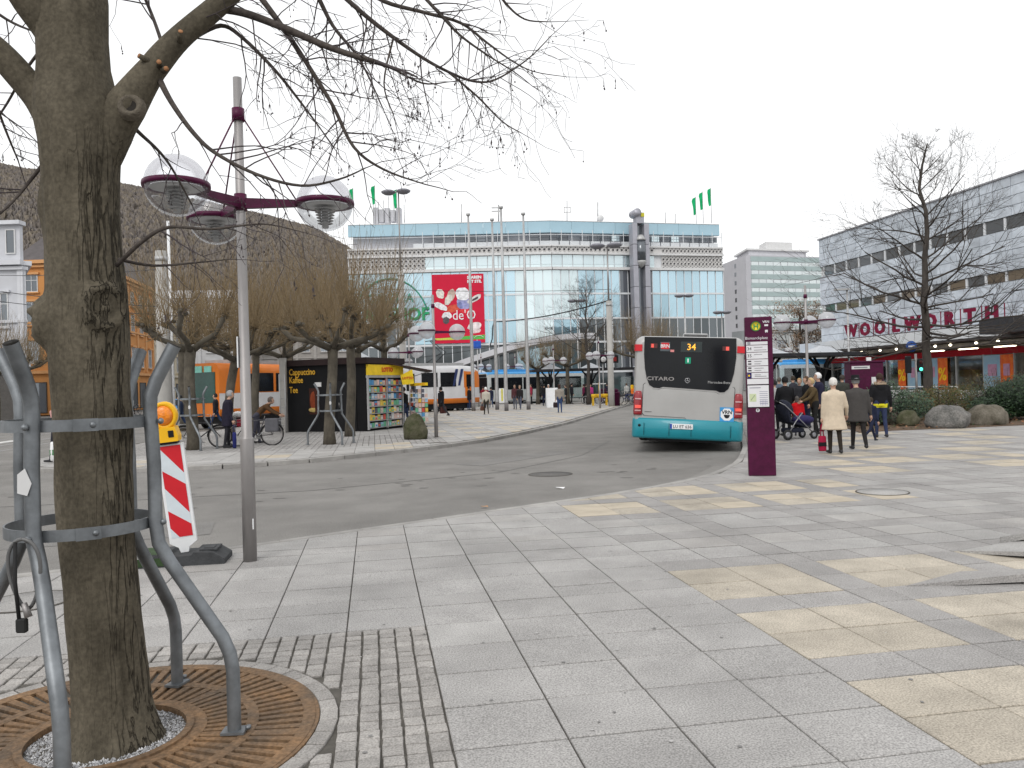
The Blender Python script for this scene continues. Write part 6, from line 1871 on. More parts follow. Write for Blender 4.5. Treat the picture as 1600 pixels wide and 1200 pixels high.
# ---- parked car
def car(label, loc, rz, col):
    t = thing('parked_car', label, 'car', loc, rz)
    prof = [(-2.05, .45), (-2.08, .62), (-1.95, .82), (-1.15, .92), (-.55, 1.40), (.75, 1.44), (1.45, 1.05), (2.0, .95), (2.08, .7), (2.05, .4), (1.75, .3), (-1.75, .3)]
    b = MB(); rings = []
    for x, sc_ in ((-.80, .96), (-.74, 1.0), (.74, 1.0), (.80, .96)):
        rings.append([(x * (1 if z < 1 else .86), y * (1 if abs(x) < .78 else .98), z if abs(x) < .78 else .3 + (z - .3) * .96) for y, z in prof])
    b.loft(rings, sm=False); recalc(b.build('body', col, t))
    for s in (-1, 1):
        MB().add([(s * .705, -1.0, .98), (s * .705, -.1, .98), (s * .69, -.1, 1.34), (s * .69, -.52, 1.34)], [(0, 1, 2, 3)]).build('window', MT['glass_dark'], t)
        MB().add([(s * .705, 0, .98), (s * .705, 1.3, 1.02), (s * .69, .75, 1.36), (s * .69, 0, 1.36)], [(0, 1, 2, 3)]).build('window', MT['glass_dark'], t)
        for y in (-1.3, 1.3): wheel(t, s * .74, y, .31, .31, .2)
        MB().box((s * .6, -2.07, .68), (.25, .05, .13)).build('headlight', MT['white'], t)
    MB().add([(-.60, -1.12, .96), (.60, -1.12, .96), (.56, -.60, 1.37), (-.56, -.60, 1.37)], [(0, 1, 2, 3)], M=Matrix.Translation((0, -.02, .01))).build('windscreen', MT['glass_dark'], t)
    return t
car('small blue car parked in the street beyond the concrete mast', (-25.3, 60.5, ROAD_Z), R(35), cmat((.05, .22, .50), .35, coat=.3))
car('dark car parked before the shops at the orange house', (-34.0, 76.0, ROAD_Z), R(20), cmat((.05, .05, .06), .35, coat=.3))

# ---- bicycles (also those standing on the square)
def bicycle(label, loc, rz, col, lean=.08, near=True, rimcol=None, group='bicycles on the square', basket=False):
    t = thing('bicycle', label, 'bicycle', loc, rz, group)
    t.rotation_euler = (0, lean, rz)
    fm = cmat(col, .4, coat=.2); r = .34
    for y in (-.52, .52):
        b = MB(); n = 24 if near else 16
        c = [(0, y + r * math.cos(2 * PI * k / n), r + r * math.sin(2 * PI * k / n)) for k in range(n + 1)]
        b.tube(c, .018, 6, cap=False); w = b.build('wheel', MT['rubber'], t)
        b = MB(); c = [(0, y + (r - .03) * math.cos(2 * PI * k / n), r + (r - .03) * math.sin(2 * PI * k / n)) for k in range(n + 1)]
        b.tube(c, .011, 4, cap=False)
        b.build('rim', rimcol or MT['steel'], w)
        b = MB()
        for k in range(14):
            a = 2 * PI * k / 14; b.tube([(0, y, r), (0, y + (r - .03) * math.cos(a), r + (r - .03) * math.sin(a))], .0025, 3, cap=False)
        b.tube([(-.05, y, r), (.05, y, r)], .02, 6)
        o = b.build('spokes', MT['steel'], w); o['kind'] = 'stuff'
    f = MB(); bb_ = (0, -.10, .29); sd = (0, -.28, .80); hd1 = (0, .30, .74); hd0 = (0, .33, .62)
    for a, c, rr_ in ((bb_, sd, .017), (sd, hd1, .017), (bb_, hd0, .019), (bb_, (0, -.52, r), .012), (sd, (0, -.52, r), .010), (hd1, hd0, .02)):
        f.tube([a, c], rr_, 6)
    f.build('frame', fm, t)
    MB().tube([hd0, (0, .40, .5), (0, .52, r)], .014, 6).build('fork', fm, t)
    MB().tube([sd, (0, -.31, .93)], .013, 6).build('seat_post', MT['steel'], t)
    s = MB(); s.ell((0, -.33, .95), (.075, .14, .04), 10, 6); s.build('saddle', MT['rubber'], t)
    h = MB(); h.tube([hd1, (0, .27, .95)], .013, 6); h.tube([(-.28, .14, .98), (-.2, .26, .97), (0, .28, .95), (.2, .26, .97), (.28, .14, .98)], .012, 6); h.build('handlebar', MT['steel'], t)
    cr = MB(); cr.lathe([(.0, -.01), (.09, -.01), (.09, .01), (0, .01)], 14, M=Matrix.Translation((.05, -.10, .29)) @ Matrix.Rotation(R(90), 4, 'Y'), cap=False); cr.tube([(.06, -.10, .29), (.07, .04, .2)], .01, 5); cr.tube([(-.05, -.10, .29), (-.06, -.24, .38)], .01, 5); cr.box((.11, .05, .19), (.1, .07, .025)); cr.box((-.10, -.25, .39), (.1, .07, .025))
    o = cr.build('crank', MT['steel_dull'], t); o['kind'] = 'stuff'
    for y, sg in ((-.52, -1), (.52, 1)):
        g = MB(); c = [(0, y + (r + .025) * math.cos(a), r + (r + .025) * math.sin(a)) for a in [R(20 + 15 * k + (10 if sg > 0 else -10)) for k in range(11)]]
        g.tube(c, .016, 5); g.build('mudguard', MT['black'], t)
    rk = MB(); rk.tube([(-.06, -.32, .74), (-.06, -.82, .74), (.06, -.82, .74), (.06, -.32, .74)], .008, 5); rk.tube([(0, -.52, r), (.05, -.7, .74)], .007, 5); rk.build('carrier', MT['steel_dull'], t)
    if basket:
        k = MB()
        for z in (.74, .82, .92, 1.0):
            w = .13 + (z - .74) * .25; k.tube([(-w, .34, z), (w, .34, z), (w, .34 + 1.7 * w, z), (-w, .34 + 1.7 * w, z), (-w, .34, z)], .006, 4)
        for a in range(10):
            x = -.13 + .26 * (a % 5) / 4; y = .34 if a < 5 else .56; k.tube([(x, y, .74), (x * 1.45, y + (.1 if a > 4 else 0), 1.0)], .005, 4)
        k.build('basket', MT['steel_dull'], t)['kind'] = 'stuff'
    return t
bicycle('black bicycle leaning at the pollard behind the striped warning board', gp(312, 701) + Vector((0, .2, 0)), R(-75), (.03, .03, .035), .1)
bk1 = bicycle('bicycle with grey panniers pushed by the person in the brown coat', gp(392, 697) + Vector((.1, .1, 0)), R(95), (.06, .06, .07), .04, basket=True)
pan = MB()
for s in (-1, 1): pan.box((s * .19, -.55, .62), (.18, .40, .42), ch=.05)
pan.build('pannier', cmat((.10, .10, .11), .8), bk1)['kind'] = 'stuff'
b = MB(); b.ell((0, .50, .98), (.16, .16, .10)); b.build('white_cloth_in_basket', MT['offwhite'], bk1)
b = MB(); b.box((.02, .45, .72), (.22, .16, .24), ch=.05); b.build('red_bag', cmat((.35, .03, .05)), bk1)
for i, (px, py, Y, rz, col, lab, rim) in enumerate(((925, 0, 63, 85, (.08, .05, .05), 'bicycle with white tyres left of the yellow cart', (.7, .7, .7)), (946, 0, 63.5, -80, (.18, .05, .25), 'purple bicycle behind the yellow cart', (.7, .7, .7)), (984, 0, 58, 70, (.02, .04, .16), 'dark blue bicycle next to the silver bus', None), (977, 0, 60, 60, (.10, .10, .12), 'bicycle with an orange child seat near the silver bus', None), (1424, 0, 39.5, 75, (.15, .15, .16), 'bicycle parked left of the bare tree trunk by the shop', None), (1478, 0, 40.5, -80, (.2, .2, .21), 'bicycle parked right of the bare tree trunk by the shop', None))):
    x = at(px, 600, Y).x
    tt = bicycle(lab, (x, Y, 0 if Y < 52 or px < 1200 else 0), R(rz), col, .05, False, cmat(rim) if rim else None)
    if 'orange' in lab:
        MB().box((0, -.6, .95), (.3, .3, .45), ch=.06).build('child_seat', cmat((.65, .16, .02)), tt); MB().box((0, -.52, 1.25), (.26, .2, .4), ch=.06).build('yellow_vest', cmat((.7, .42, .02)), tt)
q = random.Random(6)
src = bicycle('bicycle in the row parked before the white and orange houses', (-40.5, 74.5, ROAD_Z), R(10), (.05, .05, .06), .05, False, group='bicycles parked in the left street')
for k in range(11):
    copy_tree(src, None, (-38.6 + k * .95 + q.uniform(-.2, .2), 74.2 + q.uniform(-.6, .6), ROAD_Z), R(q.uniform(-20, 30)))
# ================================================================== STREET FURNITURE
# ---- bus stop stele
sp = thing('bus_stop_pillar', 'aubergine bus stop pillar with timetable beside the silver bus', 'bus stop sign', gp(1191, 743), R(-9))
SH, SW = 2.66, .44
MB().box((0, 0, SH / 2), (SW, .11, SH), ch=.008).build('pillar_body', MT['purple'], sp)
PW = mat('print_white', (.66, .66, .68), .5, var=.04); INK = cmat((.05, .04, .05), .6)
fx = -.035
def strip(z0, z1, m=PW): return MB().box((fx, -.0575, (z0 + z1) / 2), (.345, .006, z1 - z0)).build('line_strip', m, sp)
strip(2.195, 2.245)
for i, (z0, z1, no, l1, l2) in enumerate(((2.075, 2.185, '34', .14, .20), (1.96, 2.065, '35', .13, 0), (1.845, 1.95, '', .12, .10), (1.735, 1.835, '', .15, .11), (1.635, 1.725, '', .10, .19), (1.535, 1.625, '', 0, 0))):
    o = strip(z0, z1)
    if no: lettering(no, .075 if len(no) == 2 else .045, INK, o, (fx - .125, -.062, (z0 + z1) / 2 - .025), 0, .002)
    for zz, wl_ in ((z1 - .034, l1), (z0 + .03, l2)):
        if wl_: MB().box((fx - .05 + wl_ / 2, -.0615, zz), (wl_, .002, .010)).build('print_line', cmat((.25, .24, .26)), o)
    if i in (2, 3):
        for dz in (-.022, .022): MB().box((fx - .125, -.0615, (z0 + z1) / 2 + dz), (.055, .002, .022)).build('route_number', INK, o)
    if i == 4:
        MB().box((fx - .135, -.0625, (z0 + z1) / 2), (.07, .006, .088)).build('night_line_box', cmat((.02, .02, .12)), o)
        MB().lathe([(0, 0), (.018, 0)], 10, M=Matrix.Translation((fx - .14, -.067, (z0 + z1) / 2)) @ Matrix.Rotation(R(90), 4, 'X'), cap=False).build('yellow_dot', cmat((.75, .5, .03)), o)
MB().box((fx - .13, -.0625, 2.22), (.05, .006, .045)).build('grey_icon', cmat((.3, .3, .33)), sp)
b = MB(); b.lathe([(0, 0), (.082, 0), (.082, .006)], 28, M=Matrix.Translation((-.045, -.058, 2.505)) @ Matrix.Rotation(R(90), 4, 'X'), cap=False); hs_ = b.build('stop_sign_disc', cmat((.10, .36, .12), .5), sp)
b = MB(); b.lathe([(0, 0), (.066, 0), (.066, .004)], 28, M=Matrix.Translation((-.045, -.065, 2.505)) @ Matrix.Rotation(R(90), 4, 'X'), cap=False); b.build('yellow_field', cmat((.72, .58, .04), .5), hs_)
lettering('H', .115, cmat((.06, .28, .10)), hs_, (-.045, -.071, 2.463), 0, .003, bold=.003)
lettering('VRN', .055, PW, sp, (.12, -.058, 2.555), 0, .003, bold=.001)
MB().box((.125, -.058, 2.515), (.06, .004, .03)).build('network_logo', PW, sp)
MB().box((.125, -.058, 2.42), (.045, .004, .035)).box((.112, -.058, 2.398), (.012, .004, .012)).box((.138, -.058, 2.398), (.012, .004, .012)).build('bus_symbol', PW, sp)['kind'] = 'stuff'
lettering('Bismarckplatz', .066, PW, sp, (-.04, -.058, 2.285), 0, .003)
fr = MB().box((fx + .0, -.0575, 1.335), (.365, .008, .385)).build('timetable_frame', MT['black'], sp)
MB().box((fx, -.063, 1.335), (.34, .006, .36)).build('timetable_sheet', PW, fr)
MB().box((fx - .09, -.067, 1.31), (.11, .003, .13)).build('route_map', cmat((.50, .56, .36)), fr)
MB().tube([(fx - .12, -.07, 1.27), (fx - .09, -.07, 1.31), (fx - .06, -.07, 1.35)], .004, 4).build('route_line', cmat((.2, .25, .2)), fr)
for k in range(7): MB().box((fx + .085, -.067, 1.41 - k * .033), (.13, .002, .008)).build('printed_row', cmat((.28, .28, .36)), fr)
for k in range(5): MB().box((fx + .035 + k * .025, -.0685, 1.22), (.004, .002, .09)).build('printed_column', cmat((.2, .2, .4)), fr)
MB().box((fx - .05, -.067, 1.475), (.18, .002, .014)).build('printed_heading', cmat((.28, .28, .33)), fr)
b = MB(); b.lathe([(0, 0), (.032, 0), (.032, .004)], 18, M=Matrix.Translation((-.05, -.058, 1.10)) @ Matrix.Rotation(R(90), 4, 'X'), cap=False); o = b.build('round_icon', PW, sp)
MB().box((-.05, -.064, 1.10), (.014, .003, .04)).build('icon_stroke', INK, o)

# ---- kiosk
kk0, kk1, kk2, kk3, kk4 = (-9.25, 32.6), (-5.72, 31.35), (-4.68, 33.8), (-5.6, 37.0), (-9.4, 36.6)
ki = thing('kiosk', 'black newspaper kiosk selling coffee, with yellow lottery sign and flat roof', 'kiosk', (0, 0, 0))
KB = mat('kiosk_black', (.006, .006, .007), .5, var=.3, vs=1.2, spec=.16)
recalc(MB().prism([kk0, kk1, kk2, kk3, kk4], 0, 2.66).build('wall', KB, ki))
ctr = Vector((-7.0, 34.2))
recalc(MB().prism([tuple(ctr + (Vector(p) - ctr) * 1.075) for p in (kk0, kk1, kk2, kk3, kk4)], 2.66, 2.90).build('roof', mat('kiosk_roof', (.022, .012, .012), .6, var=.2, vs=2, spec=.2), ki))
kf, kd = Face(kk0, kk1), Face(kk1, kk2)
KY = mat('kiosk_yellow', (.72, .40, .03), .5, var=.05)
for txt, a, z, s in (('Cappuccino', .22, 2.30, .36), ('Kaffee', .22, 1.98, .36), ('Tee', .22, 1.58, .36)):
    lettering(txt, s, KY, ki, tuple(kf.pt(a, z, .02)), kf.rz, .012, 'LEFT', wid=.72, bold=.004)
o = kf.part('coffee_poster', cmat((.05, .02, .015)), ki, 1.15, 1.62, .70, 1.75, .0, .02)
b = MB(); b.ell(kf.pt(1.36, 1.25, .02), (.16, .02, .38), 10, 7); b.build('printed_cup', cmat((.20, .045, .02)), o)
b = MB(); b.ell(kf.pt(1.36, .88, .02), (.22, .02, .10), 10, 7); b.build('printed_beans', cmat((.45, .33, .12)), o)
kf.part('price_tag', MT['offwhite'], ki, 1.42, 1.72, 1.80, 1.98, 0, .02)
o = kf.part('door', mat('kiosk_door', (.009, .009, .010), .4, spec=.2), ki, 2.45, 3.3, .05, 2.0, 0, .03)
kf.part('door_window', MT['glass_dark'], o, 2.95, 3.2, 1.0, 1.3, .03, .04)
b = MB(); b.tube([kf.pt(2.55, .95, .05), kf.pt(2.55, 1.15, .07)], .015, 5); b.build('handle', MT['steel'], o)
kd.part('lottery_sign', cmat((.80, .55, .02), .45), ki, .0, kd.L, 2.20, 2.62, .02, .12)
lettering('LOTTO', .25, MT['red'], ki, tuple(kd.pt(kd.L / 2 + .05, 2.34, .14)), kd.rz, .012, bold=.006)
kd.part('display_frame', MT['steel_dull'], ki, .0, kd.L, 2.10, 2.2, .0, .1)
for a in (.03, kd.L * .52, kd.L - .03): kd.part('display_post', MT['steel_dull'], ki, a - .025, a + .025, .05, 2.1, .02, .1)
mg = MB(); q = random.Random(31)
cols = [cmat(c) for c in ((.6, .6, .58), (.55, .10, .08), (.10, .28, .50), (.15, .40, .25), (.70, .50, .10), (.45, .40, .36), (.30, .45, .60), (.62, .45, .40), (.12, .12, .15))]
for r_ in range(7):
    kd.part('shelf', MT['steel_dull'], ki, .05, kd.L - .05, .10 + r_ * .28, .125 + r_ * .28, .01, .10)
    for k in range(12):
        a = .08 + k * (kd.L - .16) / 12; h = q.uniform(.17, .24); w = (kd.L - .16) / 12 * q.uniform(.8, .97)
        kd.slab(mg, a, a + w, .13 + r_ * .28, .13 + r_ * .28 + h, .03, .055, q.randrange(9))
        if q.random() < .7: kd.slab(mg, a + w * .15, a + w * .8, .13 + r_ * .28 + h * .15, .13 + r_ * .28 + h * .6, .056, .060, q.randrange(9))
tag(mg.build('magazines', cols), 'rows of colourful magazines in the kiosk display case', 'magazines', kind='stuff')
# awning and hanging sign
b = MB(); e2 = Face(kk2, kk3)
aw = [kd.pt(kd.L * .95, 2.72, .0), kd.pt(kd.L * .95, 2.72, 0)]
b.add([(-5.05, 32.6, 2.72), (-3.35, 33.9, 2.38), (-3.9, 37.2, 2.40), (-5.5, 36.8, 2.75), (-5.05, 32.6, 2.66), (-3.35, 33.9, 2.32), (-3.9, 37.2, 2.34), (-5.5, 36.8, 2.69)], [(0, 1, 2, 3), (7, 6, 5, 4), (0, 4, 5, 1), (1, 5, 6, 2), (2, 6, 7, 3), (3, 7, 4, 0)]); b.build('awning', cmat((.045, .028, .026), .6), ki)
b = MB(); b.tube([(-3.45, 34.1, 2.36), (-4.65, 33.9, 2.0)], .015, 5); b.build('awning_strut', MT['steel'], ki)
fs2 = MB(); pp = at(637, 590, 33.2); fs2.add([pp + Vector((-.30, 0, .10)), pp + Vector((.20, .02, .34)), pp + Vector((.26, .02, -.26)), pp + Vector((-.22, 0, -.30))], [(0, 1, 2, 3)], M=None); o = fs2.build('hanging_flag_sign', cmat((.78, .56, .02), .5), ki); sol = o.modifiers.new('s', 'SOLIDIFY'); sol.thickness = .02
lettering('LOTTO', .13, MT['red'], o, tuple(pp + Vector((0, -.03, -.06))), 0, .006, bold=.003)
# news racks
for i, (px, Y, w, lab) in enumerate(((655, 33.6, .55, 'revolving newspaper rack with yellow top beside the kiosk'), (646, 36.0, .5, 'postcard rack further back beside the kiosk'))):
    p = at(px + 3, 600, Y); t = thing('news_rack', lab, 'news rack', (p.x, Y, 0), R(8 * i), 'news racks at the kiosk')
    MB().tube([(0, 0, 0), (0, 0, 1.75)], .02, 6).build('post', MT['steel'], t)
    MB().box((0, 0, 1.80), (w, .12, .12)).build('yellow_header', cmat((.78, .54, .02)), t)
    lettering('LOTTO', .1, MT['red'], t, (0, -.066, 1.76), 0, .006)
    m = MB()
    for r_ in range(7):
        for k in range(4):
            m.box((-w / 2 + (k + .5) * w / 4, -.05 + q.uniform(-.02, .02), .32 + r_ * .2), (w / 4 * .86, .03, .16), q.randrange(9))
    m.build('card_rows', cols, t)['kind'] = 'stuff'
    MB().lathe([(.22, 0), (.22, .04), (.05, .08)], 14).build('base', MT['black'], t)
# ladder mast left of the kiosk
t = thing('ladder_post', 'grey steel post with rungs at the left wall of the kiosk', 'post', gp(443, 676))
for s in (-.11, .11): MB().tube([(s, 0, 0), (s, 0, 2.35)], .03, 6).build('side_rail', MT['steel_dull'], t)
for k in range(6): MB().tube([(-.11, 0, .3 + k * .36), (.11, 0, .3 + k * .36)], .018, 5).build('rung', MT['steel_dull'], t)
MB().box((.02, .1, 1.5), (.24, .2, 3.0)).build('post_shaft', MT['concrete'], t)

# ---- further globe lamps
for (px, Y, ang, lab) in ((680, 26.3, 20, 'globe lamp post in front of the kiosk, beside the mossy boulder'), (641, 40.5, 70, 'globe lamp post just behind the kiosk awning'), (622, 55, 10, 'far globe lamp post behind the kiosk roof'), (753, 74, 30, 'far globe lamp post behind the white tram end'), (806, 76, 50, 'far globe lamp post over the blue bus'), (866, 61, 15, 'globe lamp post left of the bus shelter'), (937, 52.5, 12, 'globe lamp post over the yellow cart'), (1262, 26.5, 182, 'globe lamp post behind the waiting crowd'), (1214, 55, 100, 'small globe lamp post just right of the stop pillar')):
    p = at(px, 610 - .028 * (px - 800), Y)
    globe_lamp(lab, (p.x, Y, 0), R(ang), False)
# ---- flag poles
for px, top, by, lab in ((740, 337, 642, 'bare steel flag pole nearest the white tram end'), (777, 345, 640, 'shorter bare steel flag pole, second from the tram'), (791.5, 326, 642, 'tallest bare steel flag pole, third from the tram'), (826, 336, 640, 'bare steel flag pole furthest from the tram')):
    p = gp(px, by); h = (by - top) * p.y / F_PX
    t = thing('flag_pole', lab, 'flag pole', p, 0, 'flag poles on the square')
    MB().lathe([(.13, -.05), (.13, .02), (.125, .6), (.10, h * .6), (.065, h)], 14).build('shaft', MT['steel_dull'], t)
    MB().lathe([(.135, 0), (.135, .55)], 14).build('base_sleeve', cmat((.16, .15, .15), .6), t)
    MB().lathe([(.0, 0), (.14, .02), (.14, .16), (0, .2)], 10, (0, 0, h)).build('pole_cap', MT['steel_dull'], t)
# ---- masts
def mast(label, px, Y, top_py, r0, r1, heads=None, thin_to=None, plates=True):
    base = at(px, 610, Y); base.z = 0; h = at(px, top_py, Y).z
    t = thing('lamp_mast', label, 'mast', base, 0)
    MB().lathe([(r0, -.05), (r0, 1), (r1, h)], 14).build('shaft', MT['concrete'] if r0 > .12 else MT['steel_dull'], t)
    top = h
    if thin_to:
        top = at(px, thin_to, Y).z; MB().lathe([(.07, h - .3), (.05, top)], 8).build('upper_shaft', MT['steel'], t)
    if plates: MB().lathe([(r1 * 1.15, h - .35), (r1 * 1.15, h - .2)], 12).build('clamp', MT['steel_dull'], t)
    if heads:
        for dx, dy in heads:
            b = MB(); b.lathe([(0, .12), (.35, .10), (.55, 0), (.5, -.1), (.3, -.22), (0, -.26)], 16, (dx, dy, top + .05)); b.build('lamp_head', cmat((.22, .22, .25), .4), t)
        MB().tube([(heads[0][0], heads[0][1], top), (heads[-1][0], heads[-1][1], top)], .05, 6).build('head_arm', MT['steel_dull'], t)
    return t
m1 = mast('thick concrete tram mast behind the flashing warning lamp', 257, 27.5, 392, .25, .18, None)
MB().tube([(.28, .1, .0), (.25, .05, at(257, 345, 27.5).z)], .05, 8).build('side_pole', MT['white'], m1)
mast('tall slim mast with twin lamp heads above the left store roof', 631, 60, 424, .26, .22, [(-.75, 0), (.4, -.2)], 300)
mast('concrete mast with twin lamp heads next to the silver bus', 955, 56, 470, .22, .19, [(-.7, 0), (.5, -.2)], 384)
mast('slim twin-head lamp mast above the silver bus roof', 1073, 85, 462, .08, .06, [(-.5, 0), (.5, 0)], None, False)
mast('slim lamp mast at the right corner of the store', 1131, 85, 488, .08, .06, [(-.4, 0), (.5, 0)], None, False)
mast('slim pale lamp mast standing inside the store reflection', 905, 88, 470, .08, .06, [(-.5, 0), (.5, 0)], None, False)
rp_ = mast('slim lamp pole in front of the white panels left of the red letters', 1328, 44, 452, .06, .05, None, None, False)
hz_ = at(1328, 452, 44).z
MB().box((-.3, 0, hz_), (.8, .25, .09)).build('lamp_head', MT['steel_dull'], rp_)
# ---- overhead wires
def wire(label, pts, r=.018):
    t = MB().tube(pts, r, 5, cap=False).build('overhead_wire', MT['black']); tag(t, label, 'wire', 'overhead wires'); return t
def sag(a, c, n=14, s=.4): return [a.lerp(c, k / n) - Vector((0, 0, s * 4 * (k / n) * (1 - k / n))) for k in range(n + 1)]
wire('thick black cable swinging from the concrete mast towards the poster', sag(at(955, 468, 56), at(772, 503, 62), s=.3) + [at(770, 510, 62), at(769, 530, 62), at(765, 542, 62)], .045)
wire('thin upper tram wire across the glass store', sag(at(560, 450, 60), at(955, 452, 58), s=.2))
wire('thin middle tram wire below the poster', sag(at(640, 560, 58), at(960, 500, 56), s=.3))
wire('thin lower tram wire across the store front', sag(at(640, 545, 58), at(957, 520, 56), s=.3))
wire('upper tram wire before the orange house', sag(at(-20, 452, 42), at(260, 480, 30), s=.1))
wire('lower tram wire before the orange house', sag(at(-20, 468, 42), at(260, 492, 30), s=.1))
wire('tram wire running to the left behind the big trunk', sag(at(-10, 430, 50), at(260, 420, 27.6), s=.1))

# ---- shelters
def shelter(label, loc, rz, L, n, z=2.72, wid=3.2):
    t = thing('bus_shelter', label, 'bus shelter', loc, rz, 'bus shelters with pyramid skylights')
    DK = cmat((.020, .020, .024), .45)
    MB().box((0, 0, z + .11), (L, wid, .20), ch=.02).build('roof_slab', DK, t)
    for k in range(n):
        x = -L / 2 + (k + .5) * L / n; w = .85
        b = MB(); b.add([(x - w, -w, z + .22), (x + w, -w, z + .22), (x + w, w, z + .22), (x - w, w, z + .22), (x, 0, z + .22 + w * .55)], [(0, 1, 4), (1, 2, 4), (2, 3, 4), (3, 0, 4)])
        b.build('skylight', mat('skylight_glass', (.40, .42, .45), .35, var=.08) if 'skylight_glass' not in bpy.data.materials else bpy.data.materials['skylight_glass'], t)
        c = MB(); c.tube([(x, 0, 0), (x, 0, 1.7)], .14, 8)
        for sx, sy in ((-.75, 0), (.75, 0), (0, -.75), (0, .75)): c.tube([(x, 0, 1.5), (x + sx * .5, sy * .5, z - .4), (x + sx, sy, z + .02)], [.11, .08, .07], 6)
        c.build('branched_column', DK, t)
    bn = MB(); bn.box((0, .5, .45), (L * .6, .4, .06)); bn.box((-L * .25, .5, .22), (.06, .3, .42)); bn.box((L * .25, .5, .22), (.06, .3, .42)); bn.build('bench', DK, t)
    MB().box((0, wid * .4, 1.3), (L * .7, .03, 1.7)).build('glass_wall', glass_clear('shelter_glass', (.80, .86, .85), .12) if 'shelter_glass' not in bpy.data.materials else bpy.data.materials['shelter_glass'], t)
    return t
shelter('dark bus shelter left of the yellow cart, with pale pyramid skylight', (5.0, 68.0, 0), R(6), 7.0, 2)
shelter('dark bus shelter between the yellow cart and silver bus', (11.4, 69.0, 0), R(6), 5.0, 1)
shelter('dark bus shelter behind the waiting crowd at right', (15.4, 43.5, 0), R(10), 6.4, 2)
shelter('dark bus shelter behind the flag poles', (-1.0, 83.0, 0), R(6), 9.0, 2)
shelter('bus shelter with white roof peak rising behind the kiosk', (-8.6, 45.5, 0), R(8), 5.0, 1, 3.1)

# ---- ticket cabinet, traffic light, small furniture
p = at(1350, 600, 28.8)
t = thing('ticket_cabinet', 'aubergine ticket cabinet in front of the man in the hat', 'ticket machine', (p.x, 28.8, 0), R(-6))
MB().box((0, 0, 1.05), (1.12, .75, 2.1), ch=.02).build('cabinet_body', MT['purple'], t)
MB().box((.02, .0, 2.13), (1.2, .82, .07), ch=.01).build('lid', MT['purple'], t)
MB().box((-.22, -.38, 1.93), (.62, .02, .11)).build('name_strip', MT['offwhite'], t)
MB().box((-.22, -.392, 1.93), (.46, .004, .04)).build('printed_name', cmat((.2, .2, .22)), t)
MB().box((.22, -.38, 1.45), (.16, .02, .26)).build('screen', MT['offwhite'], t)
MB().box((.05, -.41, 2.22), (.16, .05, .12)).build('small_sign', MT['white'], t)
p = at(1432, 600, 37.5)
t = thing('traffic_light', 'green-lit traffic light on a pole in front of the shop windows', 'traffic light', (p.x, 37.5, 0))
MB().tube([(0, 0, 0), (0, 0, 2.6)], .055, 8).build('pole', MT['steel'], t)
hd_ = MB().box((.16, -.05, 2.05), (.22, .2, .62), ch=.03).build('signal_head', MT['black'], t)
b = MB(); b.ell((.16, -.16, 1.87), (.085, .02, .085), 10, 6); b.build('green_lamp', mat('signal_green', (.05, .7, .45), .4, emit=(.1, 1, .65), es=1.6), hd_)
b = MB(); b.ell((.16, -.155, 2.2), (.085, .02, .085), 10, 6); b.build('red_lens', cmat((.06, .01, .01), .3), hd_)
MB().box((-.36, 0, 2.1), (.24, .2, .8), ch=.03).build('signal_head', MT['black'], t)
MB().tube([(0, 0, 2.3), (-.36, 0, 2.3)], .03, 6).build('bracket', MT['steel'], t)
b = MB(); b.lathe([(0, 0), (.26, 0), (.26, .02)], 18, M=Matrix.Translation((-.22, -.05, 2.95)) @ Matrix.Rotation(R(90), 4, 'X')); b.build('blue_round_sign', cmat((.02, .08, .32), .4), t)
MB().box((-.22, -.085, 2.95), (.30, .01, .07)).build('sign_symbol', MT['offwhite'], t)
p = at(772 - 23, 600, 66)
t = thing('parking_sign', 'small blue square sign on a pole beside the first flag pole', 'sign', (p.x, 64, 0))
MB().tube([(0, 0, 0), (0, 0, 5.4)], .05, 6).build('pole', MT['steel_dull'], t)
MB().box((0, -.06, 5.0), (.6, .03, .6)).build('sign_plate', cmat((.02, .10, .50), .4), t)
p = at(958, 600, 58)
t = thing('litter_bin', 'aubergine litter bin at the concrete mast beside the bus', 'bin', (p.x, 57.0, 0))
MB().lathe([(.32, 0), (.34, .9), (.36, .92), (.30, 1.0)], 14).build('bin_body', MT['purple'], t)
MB().lathe([(.2, 1.0), (.26, 1.15), (.0, 1.25)], 14).build('lid', MT['purple'], t)
t = thing('litter_bin', 'second aubergine litter bin beneath the left shelter end', 'bin', (7.4, 65.0, 0))
MB().lathe([(.32, 0), (.34, .9), (.36, .92), (.30, 1.0)], 14).build('bin_body', MT['purple'], t)
MB().lathe([(.2, 1.0), (.26, 1.15), (.0, 1.25)], 14).build('lid', MT['purple'], t)
p = at(934, 600, 60)
t = thing('yellow_cart', 'yellow wooden trestle cart standing before the bicycles', 'cart', (p.x, 59.0, 0), R(5))
YC = cmat((.62, .38, .03), .6)
for x in (-.40, 0, .40): MB().lathe([(.0, .55), (.20, .57), (.24, .72), (.22, .85), (0, .85)], 12, (x, 0, 0)).build('tub', YC, t)
for x in (-.5, .5): MB().box((x, 0, .3), (.09, .4, .6)).build('leg', YC, t)
MB().box((0, 0, 1.05), (.1, .1, 1.3)).build('post', YC, t); MB().box((0, 0, 1.6), (1.0, .05, .06)).build('bar', MT['offwhite'], t)
p = at(861, 600, 58)
t = thing('pavement_sign', 'white A-board standing left of the woman in the grey jacket', 'sign', (p.x, 57.5, 0), R(8))
